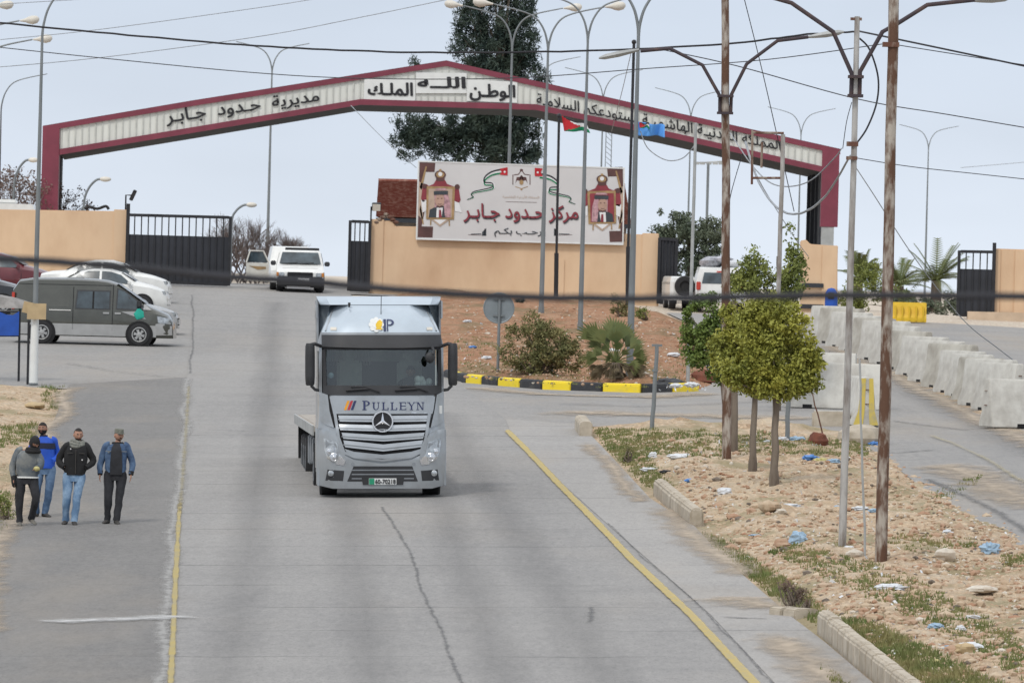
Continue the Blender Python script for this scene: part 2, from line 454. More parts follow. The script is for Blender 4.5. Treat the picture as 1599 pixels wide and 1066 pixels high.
def thing(name, label, cat, loc=(0, 0, 0), rz=0, group=None, rx=0, ry=0):
    o = bpy.data.objects.new(name, None); COL.objects.link(o)
    o.empty_display_size = 0.3
    o.location = loc; o.rotation_euler = (rx, ry, rz)
    return tag(o, label, cat, group)
def struct(o, kind='structure'):
    o['kind'] = kind; return o
def copy_tree(o, parent=None):
    c = o.copy(); COL.objects.link(c)
    if parent is not None: c.parent = parent
    for ch in [k for k in o.children]: copy_tree(ch, c)
    return c
def base_thing(px, py, name, label, cat, group=None):
    return thing(name, label, cat, P(px, py), 0, group)
def spline(pts, n=6):
    pts = [Vector(p) for p in pts]; out = []
    for i in range(len(pts) - 1):
        p0 = pts[max(i - 1, 0)]; p1 = pts[i]; p2 = pts[i + 1]; p3 = pts[min(i + 2, len(pts) - 1)]
        for k in range(n):
            t = k / n
            out.append(0.5 * ((2 * p1) + (p2 - p0) * t + (2 * p0 - 5 * p1 + 4 * p2 - p3) * t * t + (3 * p1 - p0 - 3 * p2 + p3) * t ** 3))
    out.append(pts[-1]); return out
def inpoly(pt, poly):
    x, y = pt; r = False; n = len(poly)
    for i in range(n):
        x1, y1 = poly[i]; x2, y2 = poly[(i + 1) % n]
        if (y1 > y) != (y2 > y) and x < (x2 - x1) * (y - y1) / (y2 - y1) + x1: r = not r
    return r
def cdt(poly, step, jitter=0.0, dens=True):
    """triangulate a 2D polygon with interior grid points; returns points, triangles, boundary count"""
    sxp, syp = step
    bp = []
    n = len(poly)
    for i in range(n):
        a = Vector(poly[i]); b = Vector(poly[(i + 1) % n])
        k = max(1, int(max(abs(b.x - a.x) / sxp, abs(b.y - a.y) / syp))) if dens else 1
        for j in range(k): bp.append(a.lerp(b, j / k))
    nb = len(bp)
    xs = [p.x for p in bp]; ys = [p.y for p in bp]
    pts = list(bp); tb = [tuple(p) for p in poly]
    x = min(xs) + sxp / 2
    while x < max(xs):
        y = min(ys) + syp / 2
        while y < max(ys):
            q = Vector((x + random.uniform(-1, 1) * jitter * sxp, y + random.uniform(-1, 1) * jitter * syp))
            if inpoly(q, tb): pts.append(q)
            y += syp
        x += sxp
    r = geometry.delaunay_2d_cdt(pts, [(i, (i + 1) % nb) for i in range(nb)], [list(range(nb))], 1, 1e-5)
    return r[0], r[2]
def sheet(name, pxpoly, dz, m, step=(1.0, 4.0), world=False):
    poly = [tuple(P(*p).xy) if not world else p for p in pxpoly]
    vs, fs = cdt(poly, step)
    b = MB().add([(v.x, v.y, g(v.x, v.y) + dz) for v in vs], fs)
    o = b.build(name, m, fix=False, smooth=0)
    for p in o.data.polygons:
        if p.normal.z < 0: o.data.flip_normals(); break
    return struct(o)
FORMS = {}
for cp in range(0xFE70, 0xFEFD):
    d = unicodedata.decomposition(chr(cp)).split()
    if d and d[0] in ('<isolated>', '<final>', '<initial>', '<medial>'):
        FORMS.setdefault(''.join(chr(int(q, 16)) for q in d[1:]), {})[d[0][1:-1]] = chr(cp)
def shape_ar(s):
    dual = lambda c: c == 'ـ' or 'medial' in FORMS.get(c, {})
    toks, i, out = [], 0, []
    while i < len(s):
        if s[i:i + 2] == 'لا': toks.append('لا'); i += 2
        else: toks.append(s[i]); i += 1
    for i, t in enumerate(toks):
        if t not in FORMS: out.append(t); continue
        p = toks[i - 1] if i else ' '; nx = toks[i + 1] if i + 1 < len(toks) else ' '
        jp = dual(p); jn = dual(t) and (nx in FORMS or nx == 'ـ')
        f = 'medial' if jp and jn else 'final' if jp else 'initial' if jn else 'isolated'
        out.append(FORMS[t].get(f) or FORMS[t]['isolated'])
    return ''.join(reversed(out))
def text2d(s, bold=0.0, arabic=True):
    t = bpy.data.curves.new('t', 'FONT'); t.body = shape_ar(s) if arabic else s
    t.resolution_u = 3
    o = bpy.data.objects.new('t', t); COL.objects.link(o)
    dg = bpy.context.evaluated_depsgraph_get()
    me = bpy.data.meshes.new_from_object(o.evaluated_get(dg))
    vs = [v.co.copy() for v in me.vertices]; fs = [tuple(p.vertices) for p in me.polygons]
    bpy.data.objects.remove(o); bpy.data.curves.remove(t); bpy.data.meshes.remove(me)
    x0 = min(v.x for v in vs); x1 = max(v.x for v in vs); y0 = min(v.y for v in vs); y1 = max(v.y for v in vs)
    return [((v.x - x0) / (x1 - x0), (v.y - y0) / (y1 - y0)) for v in vs], fs, (x1 - x0, y1 - y0)
def text_quad(b, s, TL, TR, BR, BL, bold=0.0, arabic=True, mi=None):
    """text laid into the quad given by four world points"""
    uv, fs, (w_, h_) = text2d(s, bold, arabic)
    TL, TR, BR, BL = map(Vector, (TL, TR, BR, BL)); nn = (TR - TL).cross(BL - TL).normalized()
    if nn.y > 0: nn = -nn
    k = 0
    for du, dv in ([(0, 0), (1, 0), (-1, 0), (0, 1), (0, -1), (.7, .7), (-.7, -.7), (-.7, .7), (.7, -.7)] if bold else [(0, 0)]):
        o = nn * .0012 * k; k += 1      # a bold stroke from copies laid a millimetre apart
        b.add([(BL.lerp(BR, u + du * bold / w_)).lerp(TL.lerp(TR, u + du * bold / w_), v + dv * bold / h_) + o for u, v in uv], fs, mi)
    return b
def patch(b, poly, surf, off=0.0, thick=0.03, step=(0.15, 0.15), mi=None, dirv=(0, 1, 0)):
    """relief of a polygon in (u,v) over surf(u,v)->Vector; dirv points into the body"""
    vs, fs = cdt(poly, step); dv = Vector(dirv); n = len(vs)
    top = [surf(v.x, v.y) - dv * off for v in vs]
    k = len(b.v)
    b.add(top, fs, mi)
    # rim
    cnt = {}
    for f in fs:
        for i in range(3):
            a, c = f[i], f[(i + 1) % len(f)]
            cnt[(a, c)] = 1
    rim = [(a, c) for (a, c) in cnt if (c, a) not in cnt]
    ids = {}; vv = []; ff = []
    for a, c in rim:
        for q in (a, c):
            if q not in ids: ids[q] = len(vv); vv += [top[q], top[q] + dv * thick]
        i, j = ids[a], ids[c]
        ff.append((i, i + 1, j + 1, j))
    b.add(vv, ff, mi)
    return b

# ================================================================== GROUND AND ROADS
def ground():
    xs = [-900, -300, -120, -60] + [i * 3 - 36 for i in range(25)] + [60, 120, 300, 900]
    ys = [20, 60, 90] + [100 + 5 * i for i in range(61)] + [420, 500, 700, 1000, 1600, 3000, 6000]
    b = MB(); n = len(ys)
    b.add([(x, y, g(x, y) - 0.07) for x in xs for y in ys],
          [(i * n + j, (i + 1) * n + j, (i + 1) * n + j + 1, i * n + j + 1) for i in range(len(xs) - 1) for j in range(n - 1)])
    struct(b.build('ground', 'soil_far', smooth=0, fix=False))
ground()
sheet('parking_lot', [(-400, 446), (308, 449), (322, 560), (290, 600), (105, 606), (-60, 600), (-400, 600)], -0.01, MT['lot'])
sheet('side_road', [(560, 480), (700, 585), (722, 596), (850, 607), (1000, 612), (1085, 610), (1112, 598), (1080, 505), (1040, 487), (1240, 492), (1500, 505), (1750, 520), (2100, 560), (2300, 1000), (1900, 960), (1560, 850), (1440, 760), (1370, 705), (1310, 678), (1100, 666), (905, 664), (700, 720), (500, 600)], -0.02, MT['side_road'])
sheet('far_road', [(200, 449.5), (560, 458.5), (640, 462), (640, 447), (330, 440), (180, 440)], -0.03, MT['road'])
RW = [(304, 449), (545, 457.5), (700, 585), (790, 655), (905, 662), (935, 692), (1015, 778), (1085, 822), (1130, 872), (1235, 962), (1290, 1004), (1370, 1072), (1540, 1200), (1650, 1290), (220, 1290), (248, 1120), (262, 1000), (272, 800), (282, 700), (291, 600), (300, 500)]
sheet('main_road', RW, 0.0, MT['road'])
sheet('paved_verge', [(790, 655), (905, 662), (935, 692), (1015, 778), (1085, 822), (1130, 872), (1235, 962), (1290, 1004), (1370, 1072), (1540, 1200), (1650, 1290), (1420, 1290), (1215, 1072), (1110, 960), (1010, 872), (945, 815), (880, 757), (830, 705), (796, 672)], 0.008, MT['strip'], step=(0.8, 3))
sheet('shoulder', [(108, 600), (292, 589), (286, 660), (273, 800), (264, 1000), (248, 1130), (215, 1290), (-450, 1290), (-300, 900), (-60, 850), (20, 800), (60, 700), (85, 655)], 0.008, MT['shoulder'])
# crumbled pale seam between shoulder and road, and painted markings
def decal(name, col, scale=4.0, thr=0.5, soft=0.12, col2=None, stretch=(1, 0.35, 1), k=0.7, rough=.9, top=1.0):
    """paint, tar or dust lying on the road: opaque where noise plus distance from the edge passes a threshold"""
    m, n, l, b = nodes(name); MT[name] = m
    b.inputs['Roughness'].default_value = rough
    _, raw = noise_fac(n, l, scale, detail=8, stretch=stretch, rough=.7)
    f2, _ = noise_fac(n, l, scale * 3, stretch=stretch)
    l.new(mixc(n, l, f2, col, col2 or tuple(v * .8 for v in col)), b.inputs['Base Color'])
    at = n.new('ShaderNodeAttribute'); at.attribute_name = 'edge'
    ma = n.new('ShaderNodeMath'); ma.operation = 'MULTIPLY_ADD'; ma.inputs[1].default_value = k
    l.new(at.outputs['Fac'], ma.inputs[0]); l.new(raw, ma.inputs[2])
    r = n.new('ShaderNodeMapRange'); r.inputs['From Min'].default_value = thr; r.inputs['From Max'].default_value = thr + soft; r.inputs['To Max'].default_value = top
    l.new(ma.outputs[0], r.inputs['Value']); l.new(r.outputs[0], b.inputs['Alpha'])
def ribbon(name, px, wd, m, dz, jag=0.0, kind='structure', seg=1.0):
    pts = [P(*p) for p in px]; q = []
    for a, c in zip(pts, pts[1:]):
        k = max(1, int((c - a).length / seg))
        q += [a.lerp(c, i / k) for i in range(k)]
    q.append(pts[-1]); b = MB(); vs = []; ed = []; N = len(q) - 1
    for i, p in enumerate(q):
        t = (q[min(i + 1, N)] - q[max(i - 1, 0)]).xy.normalized(); nn = Vector((t.y, -t.x))
        sh = noise.noise(Vector((p.x * .35, p.y * .12, wd * 9))) * jag * 3 + noise.noise(Vector((p.x, p.y * .9, 2))) * jag
        for sgn in (-1, 0, 1):
            e = p.xy + nn * (sgn * wd / 2 + sh); vs.append((e.x, e.y, g(e.x, e.y) + dz)); ed.append((1 - abs(sgn)) * min(1, i / 2, (N - i) / 2) if N > 4 else 1 - abs(sgn))
    b.add(vs, [(3 * i + j, 3 * i + j + 1, 3 * i + j + 4, 3 * i + j + 3) for i in range(N) for j in (0, 1)])
    o = b.build(name, m, smooth=0, fix=False)
    at = o.data.attributes.new('edge', 'FLOAT', 'POINT'); at.data.foreach_set('value', ed)
    if o.data.polygons[0].normal.z < 0: o.data.flip_normals()
    if kind: o['kind'] = kind
    return o
decal('seam_dust', (0.40, 0.39, 0.37), 5, .60, .4, k=.5, top=.8)
decal('yellow_paint', (0.50, 0.38, 0.12), 3.0, .62, .3, k=1.3, top=.9, col2=(.42, .35, .18))
decal('yellow_worn', (0.46, 0.36, 0.12), 1.0, .84, .22, k=.75, top=.85, col2=(.38, .32, .18), stretch=(1, .3, 1))
decal('yellow_faint', (0.42, 0.36, 0.20), 2.2, .84, .5, k=.7, top=.6)
decal('tar', (0.13, 0.13, 0.13), 6, .74, .3, k=.5, top=.55, stretch=(1, .5, 1))
decal('tyre_dark', (0.21, 0.207, 0.205), 1.2, .60, .9, top=.26, k=.8, stretch=(1, .05, 1))
decal('salt', (0.62, 0.62, 0.61), 7, .70, .5, k=.55, stretch=(.5, 1, 1))
decal('sand_dust', (0.44, 0.36, 0.27), 2.2, .70, .5, k=.6, stretch=(1, .4, 1))
MM('seam_pale', (0.46, 0.45, 0.43), 0.95, col2=(0.28, 0.28, 0.27), scale=5, amt=(0.42, 0.62), stretch=(1, 0.4, 1))
MM('patch_tar', (0.125, 0.125, 0.13), 0.8, var=0.15, scale=4)
MM('faint_yellow', (0.42, 0.37, 0.22), 0.9, col2=(0.30, 0.295, 0.28), scale=1.2, amt=(0.42, 0.58), stretch=(1, 0.25, 1))
MM('bright_yellow', (0.66, 0.49, 0.09), 0.8, col2=(0.50, 0.40, 0.16), scale=3.2, amt=(0.5, 0.75), stretch=(1, 0.3, 1))
ribbon('road_seam', [(292, 590), (286, 660), (278, 760), (266, 900), (256, 1000), (246, 1110), (235, 1200)], 0.42, MT['seam_dust'], 0.016, 0.05, seg=0.5)
ribbon('road_marking', [(281, 780), (277, 850), (274, 905), (270, 1000), (266, 1070), (258, 1180)], 0.19, MT['yellow_worn'], 0.024)
ribbon('road_marking', [(295, 600), (290, 680), (284, 760), (281, 800)], 0.24, MT['yellow_faint'], 0.024)
ribbon('road_marking', [(790, 671), (803, 684), (825, 706), (870, 754), (927, 812), (985, 873), (1080, 962), (1182, 1072), (1300, 1200)], 0.19, MT['yellow_paint'], 0.024)
ribbon('road_marking', [(1700, 805), (1599, 752), (1540, 716), (1490, 692), (1440, 676)], 0.34, MT['yellow_faint'], 0.012, 0.02)
ribbon('salt_streak', [(50, 974), (150, 970), (230, 967), (310, 962)], 1.6, MT['salt'], 0.028, 0.03, seg=0.2)
ribbon('tar_joint', [(1215, 1075), (1160, 1015), (1110, 962), (1050, 908), (1008, 873), (950, 815)], 0.10, MT['tar'], 0.014, 0.03, seg=0.3)
ribbon('tar_joint', [(1100, 963), (1160, 966), (1235, 967)], 0.5, MT['tar'], 0.018, 0.03, seg=0.2)
ribbon('tar_joint', [(596, 790), (625, 830), (640, 860), (652, 900), (668, 940), (690, 990), (700, 1020), (735, 1080)], 0.15, MT['tar'], 0.012, 0.03, seg=0.25)
ribbon('tar_joint', [(303, 671), (350, 672), (400, 674)], 0.35, MT['tar'], 0.014, 0.03, seg=0.2)
ribbon('tar_joint', [(95, 566), (180, 580), (290, 592)], 0.30, MT['tar'], 0.028, 0.05, seg=0.3)
ribbon('tar_joint', [(300, 460), (303, 520), (296, 585)], 0.16, MT['tar'], 0.014, 0.03, seg=0.4)
ribbon('tar_joint', [(925, 945), (922, 975)], 0.22, MT['tar'], 0.012, 0.02, seg=0.3)
ribbon('tar_joint', [(1440, 745), (1500, 770), (1560, 800), (1620, 835)], 0.5, MT['tar'], 0.0, 0.03, seg=0.3)
ribbon('tar_joint', [(1270, 700), (1400, 706), (1470, 700)], 0.5, MT['tar'], 0.0, 0.03, seg=0.3)
ribbon('tar_joint', [(1385, 655), (1450, 664), (1520, 672)], 0.4, MT['tar'], 0.0, 0.03, seg=0.3)
ribbon('road_dirt', [(1050, 790), (1110, 850), (1160, 905)], 1.5, MT['sand_dust'], 0.020, 0.1)
ribbon('road_dirt', [(1130, 930), (1190, 945), (1240, 955)], 2.6, MT['sand_dust'], 0.026, 0.1, seg=.4)
ribbon('road_dirt', [(1200, 985), (1290, 1060), (1400, 1180)], 1.6, MT['sand_dust'], 0.030, 0.1)
ribbon('road_dirt', [(905, 690), (960, 740), (1010, 790)], 0.8, MT['sand_dust'], 0.020, 0.1)
ribbon('road_dirt', [(720, 603), (850, 615), (1010, 620), (1120, 612)], 2.2, MT['sand_dust'], 0.0, 0.1, seg=.5)
ribbon('road_dirt', [(860, 640), (950, 645), (1100, 648), (1300, 655)], 5.0, MT['sand_dust'], 0.004, 0.1, seg=.5)
ribbon('road_dirt', [(110, 602), (88, 660), (50, 745), (20, 820), (-20, 860), (-20, 1000)], 1.1, MT['sand_dust'], 0.020, 0.1)
ribbon('road_dirt', [(1290, 538), (1420, 598), (1545, 662), (1650, 710)], 1.6, MT['sand_dust'], 0.004, 0.1)
ribbon('road_dirt', [(1470, 720), (1540, 750), (1640, 800)], 2.8, MT['sand_dust'], 0.004, 0.1)
ribbon('tyre_track', [(430, 470), (420, 600), (400, 760), (380, 900), (350, 1080), (330, 1200)], 1.3, MT['tyre_dark'], 0.004, 0.02)
ribbon('tyre_track', [(520, 470), (540, 780), (560, 900), (585, 1080), (600, 1200)], 1.3, MT['tyre_dark'], 0.0045, 0.02)
ribbon('tyre_track', [(690, 640), (760, 760), (850, 900), (960, 1080), (1030, 1200)], 1.4, MT['tyre_dark'], 0.005, 0.02)
ribbon('tyre_track', [(640, 700), (690, 780), (730, 900), (790, 1080), (830, 1200)], 1.2, MT['tyre_dark'], 0.0055, 0.02)
ribbon('tyre_track', [(860, 628), (1000, 634), (1200, 626), (1300, 590), (1270, 545)], 1.7, MT['tyre_dark'], -0.008, 0.02, seg=.5)
ribbon('tyre_track', [(1320, 545), (1440, 620), (1599, 700), (1700, 740)], 1.7, MT['tyre_dark'], -0.008, 0.02, seg=.7)

# raised earth: island, verge and left bank
class Soil:
    def __init__(s, name, px, m, h, fall, amp, step, lump=1.0):
        s.poly = [tuple(P(*p).xy) for p in px]; s.h, s.fall, s.amp, s.lump = h, fall, amp, lump
        vs, fs = cdt(s.poly, step, 0.35)
        A = np.array(s.poly); s.A = A; s.B = np.roll(A, -1, 0)
        b = MB().add([(v.x, v.y, s.z(v.x, v.y, True)) for v in vs], fs)
        o = b.build(name, m, fix=False, smooth=0)
        if o.data.polygons[0].normal.z < 0: o.data.flip_normals()
        o.data.shade_smooth(); struct(o)
    def dist(s, x, y):
        p = np.array([x, y]); d = s.B - s.A; t = np.clip(((p - s.A) * d).sum(1) / (d * d).sum(1), 0, 1)
        q = s.A + d * t[:, None] - p
        q[:, 1] *= 0.6
        return float(np.sqrt((q * q).sum(1).min()))
    def z(s, x, y, mesh=False):
        k = sst(0, s.fall, s.dist(x, y))
        n1 = noise.fractal(Vector((x * 0.45 * s.lump, y * 0.16 * s.lump, 3.3)), 1.0, 2.0, 3)
        n2 = noise.fractal(Vector((x * 1.6, y * 0.9, 9.1)), 0.9, 2.0, 4)
        return g(x, y) - 0.05 + k * (s.h + 0.05 + s.amp * n1 + 0.55 * s.amp * n2)
    def hit(s, px, py):
        dz = s.h * 0.7
        for _ in range(5):
            p = P(px, py, dz); dz = 0.5 * dz + 0.5 * (s.z(p.x, p.y) - g(p.x, p.y))
        return Vector((p.x, p.y, s.z(p.x, p.y)))
    def inside(s, px, py): p = P(px, py); return inpoly((p.x, p.y), s.poly)
verge = Soil('verge_soil', [(905, 664), (935, 694), (1020, 781), (1085, 824), (1130, 873), (1235, 964), (1290, 1006), (1370, 1075), (1540, 1205), (1700, 1300), (2500, 1300), (2300, 1020), (1900, 960), (1640, 850), (1560, 806), (1508, 785), (1478, 757), (1440, 742), (1400, 706), (1340, 672), (1280, 662), (1150, 660), (1000, 660)], MT['soil_tan'], 0.16, 1.6, 0.20, (0.28, 0.45))
island = Soil('island_soil', [(640, 459), (780, 466), (900, 474), (1035, 488), (1078, 504), (1100, 560), (1111, 600), (1085, 607), (1010, 609), (930, 606), (850, 602), (722, 592), (690, 582), (560, 470)], MT['soil_red'], 0.22, 1.0, 0.12, (0.4, 0.8))
bank = Soil('bank_soil', [(-300, 607), (60, 601), (106, 603), (96, 640), (84, 662), (66, 700), (45, 745), (24, 800), (5, 835), (-60, 870), (-300, 930)], MT['soil_tan'], 0.10, 1.5, 0.10, (0.3, 0.5))
strip2 = Soil('barrier_soil', [(1262, 528), (1300, 540), (1420, 602), (1545, 664), (1599, 686), (1700, 730), (1690, 700), (1610, 668), (1560, 640), (1420, 578), (1300, 520), (1265, 515)], MT['soil_tan'], 0.05, 0.8, 0.04, (0.4, 1.0))

def PS(px, py):
    for so in (verge, island, bank):
        if so.inside(px, py): return so.hit(px, py)
    return P(px, py)

# ================================================================== KERBS
def kerb_run(px, n, h, wd, name, label, cat, mats, gap=0.02, soilobj=None, part='kerb_block', bev=0.02, jit=0.0, zoff=0.0, mfirst=0):
    pts = [P(*p) for p in px]; L = [0]
    for a, c in zip(pts, pts[1:]): L.append(L[-1] + (c - a).length)
    def at(s):
        for i in range(len(pts) - 1):
            if s <= L[i + 1] or i == len(pts) - 2:
                t = (s - L[i]) / (L[i + 1] - L[i]); return pts[i].lerp(pts[i + 1], t)
    root = thing(name, label, cat, pts[0])
    for i in range(n):
        a = at(L[-1] * i / n); c = at(L[-1] * (i + 1) / n); d = (c - a); ln = d.length - gap
        mid = (a + c) / 2; u = d.normalized(); sd_ = Vector((u.y, -u.x, 0)).normalized()
        b = MB(); hh = h * random.uniform(1 - jit, 1 + jit)
        sec = [(-wd / 2, -0.12), (wd / 2, -0.12), (wd / 2, hh * 0.82), (wd * 0.32, hh), (-wd * 0.32, hh), (-wd / 2, hh * 0.82)]
        rings = [[mid + u * (k * ln / 2) + sd_ * q[0] + Vector((0, 0, q[1] + zoff)) for q in sec] for k in (-1, 1)]
        b.loft(rings)
        b.build(part, mats[(i + mfirst) % len(mats)], root, world=True, bevel=bev)
    return root
kerb_run([(700, 588), (722, 594), (780, 600), (850, 605), (930, 609), (1010, 611), (1086, 609)], 12, 0.20, 0.28, 'striped_kerb', 'black and yellow painted kerb around the red soil island', 'kerb', ['kerb_yellow', 'kerb_black'], 0.01, mfirst=1)
kerb_run([(1030, 770), (1062, 798), (1088, 818)], 4, 0.30, 0.26, 'stone_kerb', 'weathered rounded kerb beside the verge between the two gaps in the kerb line', 'kerb', ['kerb_stone'], 0.015, bev=0.05)
kerb_run([(1288, 985), (1345, 1034), (1440, 1110), (1560, 1200)], 26, 0.33, 0.24, 'stone_kerb', 'long kerb of narrow stones at the bottom right of the road', 'kerb', ['kerb_stone'], 0.03, jit=0.04, bev=0.025)
kerb_run([(907, 670), (915, 681)], 2, 0.34, 0.30, 'stone_kerb', 'two pale kerb stones at the corner of the side road', 'kerb', ['kerb_stone'], 0.05)
kerb_run([(1218, 958), (1262, 962)], 2, 0.12, 0.5, 'stone_kerb', 'broken tan kerb stone lying before the long kerb', 'kerb', ['kerb_stone'], 0.05)

# ================================================================== BORDER WALLS
YW = 297.0
def wall_px(name, label, topleft, topright, thick, base_l, base_r, extra=None, m='wall_tan'):
    """wall facing the camera: top edge and base given by photo points on the plane Y=YW"""
    root = thing(name, label, 'wall', Vector((pp(base_l[0], base_l[1], YW).x, YW, g(pp(base_l[0], base_l[1], YW).x, YW))))
    pts = [pp(p[0], p[1], YW) for p in [base_l] + topleft + topright + [base_r]]
    pts[0].z = g(pts[0].x, YW) - 0.2; pts[-1].z = g(pts[-1].x, YW) - 0.2
    MB().prism(pts, (0, thick, 0)).build('wall_body', m, root, world=True, bevel=0.03)
    return root
lw = wall_px('border_wall', 'long tan rendered wall left of the sliding gate', [(-260, 322), (0, 327)], [(199, 330)], 0.35, (-260, 440), (200, 448))
def pil(root, x0, x1, yt, proud=0.05, name='pilaster', m='wall_tan', ybase=None, d=0.3):
    a = pp(x0, yt, YW); c = pp(x1, yt, YW)
    zb = g(a.x, YW) - 0.2 if ybase is None else pp(x0, ybase, YW).z
    MB().box(((a.x + c.x) / 2, YW - proud + d / 2, (a.z + zb) / 2), (c.x - a.x, d, a.z - zb)).build(name, m, root, world=True, bevel=0.02)
pil(lw, 178, 200.5, 327)
mw = wall_px('border_wall', 'tan wall carrying the welcome billboard between the gates', [(579, 344), (616, 345), (617, 353)], [(800, 358), (1028, 367)], 0.35, (578, 460), (1028, 487))
pil(mw, 578, 600, 342); pil(mw, 872, 882, 405, ybase=475); pil(mw, 1003, 1029, 364)
b = MB()
for (x0, x1, y0, y1) in ((850, 905, 474, 497), (905, 985, 476, 497), (985, 1002, 480, 500)):
    a = pp(x0, y0, YW - 1.6); c = pp(x1, y0, YW - 1.6)
    b.box(((a.x + c.x) / 2, YW - 0.83, (a.z + g(a.x, YW) - .1) / 2), (c.x - a.x - 0.004, 1.5, a.z - g(a.x, YW) + .1))
b.build('plinth', 'wall_pale', mw, world=True, bevel=0.03)
pw = wall_px('gate_pier', 'stepped tan pier in front of the red right column', [(1250, 376), (1259, 374), (1265, 381)], [(1308, 384)], 0.5, (1250, 500), (1307, 510)); pw['category'] = 'pier'
pil(pw, 1284, 1308.5, 383); 
for yy in (445, 478):
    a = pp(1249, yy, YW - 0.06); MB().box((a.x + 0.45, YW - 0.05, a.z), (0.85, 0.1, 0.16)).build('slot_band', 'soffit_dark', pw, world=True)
rw = wall_px('border_wall', 'tan wall right of the black right-hand gate', [(1553, 388)], [(1800, 396)], 0.35, (1553, 512), (1800, 520))
pil(rw, 1553, 1563, 388, 0.08); pil(rw, 1585, 1612, 391, 0.08)
a = P(1560, 512)
MB().box((a.x + 3, YW - 0.3, g(a.x, YW) + 0.05), (7, 0.5, 0.35)).build('footing', 'wall_pale', rw, world=True)

# ------------------------------------------------------------------ gates
def gate(x0, x1, yt0, yt1, ybm, nb, name, label, Y=YW - 0.25, mesh_top=0.3, post=None):
    TL, TR = pp(x0, yt0, Y), pp(x1, yt1, Y)
    zl, zr = g(TL.x, Y) + 0.04, g(TR.x, Y) + 0.04
    root = thing(name, label, 'gate', (TL.x, Y, zl))
    H = TL.z - zl; r = 0.055; b = MB()
    def L(t, h): return Vector((TL.x + (TR.x - TL.x) * t, Y, (zl + (zr - zl) * t) * (1 - h) + (TL.z + (TR.z - TL.z) * t) * h))
    def bar(p, q, w_): b.prism([p + Vector((-w_, -w_, 0)), p + Vector((w_, -w_, 0)), p + Vector((w_, w_, 0)), p + Vector((-w_, w_, 0))], q - p)
    bar(L(0, 0), L(0, 1), r); bar(L(1, 0), L(1, 1), r)
    for h in (0.015, 0.985):
        p, q = L(0, h) + Vector((r, 0, 0)), L(1, h) - Vector((r, 0, 0))
        b.prism([p + Vector((0, -r, -r)), p + Vector((0, r, -r)), p + Vector((0, r, r)), p + Vector((0, -r, r))], q - p)
    b.build('gate_frame', 'black_paint', root, world=True)
    for i in range(nb):
        t = (i + 1) / (nb + 1)
        b = MB(); bar(L(t, 0.03), L(t, 0.965), 0.022); b.build('gate_bar', 'black_paint', root, world=True)
    p = [L(0.01, 0.03), L(0.99, 0.03), L(0.99, 1 - mesh_top), L(0.01, 1 - mesh_top)]
    MB().prism([q + Vector((0, 0.035, 0)) for q in p], (0, 0.015, 0)).build('screen_panel', 'gate_mesh', root, world=True)
    if post:
        b = MB(); q = pp(post[0], post[1], Y); b.box((q.x, Y + 0.02, (q.z + g(q.x, Y)) / 2), (0.13, 0.13, q.z - g(q.x, Y)))
        b.build('gate_post', 'black_paint', root, world=True)
    return root
gate(200, 360, 334, 338, 0, 14, 'sliding_gate', 'wide black barred sliding gate beside the parked cars', post=(200.5, 318))
gate(547, 578, 344, 345, 0, 3, 'sliding_gate', 'narrow black gate leaf at the left end of the billboard wall', mesh_top=0.29)
gate(1030, 1057, 371, 373, 0, 4, 'sliding_gate', 'black closed gate leaf at the right end of the billboard wall', mesh_top=0.02)
gate(1498, 1553, 391, 392, 0, 4, 'sliding_gate', 'black barred gate leaf at the far right beside the tan wall', mesh_top=0.28, post=(1553, 379))

# ================================================================== GANTRY
YG = 330.0
DV = Vector((-0.31, 9.0, 0))
def G(x, y, fwd=0.0): return pp(x, y, YG) - Vector((0, fwd, 0))
gr_ = thing('entrance_gantry', 'wide white clad arch with maroon edges and black lettering over the border road', 'gantry', (G(700, 400).x, YG, g(G(700, 400).x, YG)))
top = [(67, 197), (300, 157.5), (697, 95), (1000, 164), (1312, 233)]
bot = [(93, 240), (300, 206), (563, 162), (837, 170), (1050, 214), (1284, 267)]
def off(pts, d): return [(x, y + d) for x, y in pts]
# cladding body
face = off(top, 7)[1:-1]
body_px = [(93, 201)] + face + [(1284, 235)] + [(1284, 261)] + off(bot, -6)[1:-1][::-1] + [(93, 235)]
b = MB().prism([G(*p) for p in body_px], DV)
b.build('cladding', 'clad_white', gr_, world=True)
# ribs of the cladding
def interp(pts, x):
    for (x0, y0), (x1, y1) in zip(pts, pts[1:]):
        if x <= x1: return y0 + (y1 - y0) * (x - x0) / (x1 - x0)
    return pts[-1][1]
MM('rib_grey', (0.55, 0.56, 0.52), 0.6, 0.1, var=0.1)  # rib colour, slightly darker than the white cladding
b = MB(); x = 96.0
while x < 1282:
    y0, y1 = interp(top, x) + 7.5, interp(bot, x) - 5
    q = G(x, y0, 0.03); q2 = G(x, y1, 0.03)
    b.box(((q.x + q2.x) / 2, YG - 0.02, (q.z + q2.z) / 2), (0.055, 0.05, q.z - q2.z))
    x += 10.6
b.build('cladding_rib', 'rib_grey', gr_, world=True)
for nm, line, hgt, m in (('roof_trim', top, 8.5, 'maroon'), ('lower_trim', off(bot, -7), 9, 'maroon')):
    b = MB()
    pts = [G(*p, 0.12) for p in line] + [G(x, y + hgt, 0.12) for x, y in reversed(line)]
    b.prism(pts, (0, 0.16, 0)); b.build(nm, m, gr_, world=True)
b = MB().prism([G(x, y - 0.5) for x, y in top] + [G(x, y + 3) for x, y in reversed(top)], DV); b.build('roof_sheet', 'maroon_dark', gr_, world=True)
b = MB().prism([G(x, y - 3) for x, y in bot] + [G(x, y + 1.6) for x, y in reversed(bot)], DV + Vector((0, .3, -0.08))); b.build('soffit', 'soffit_dark', gr_, world=True)
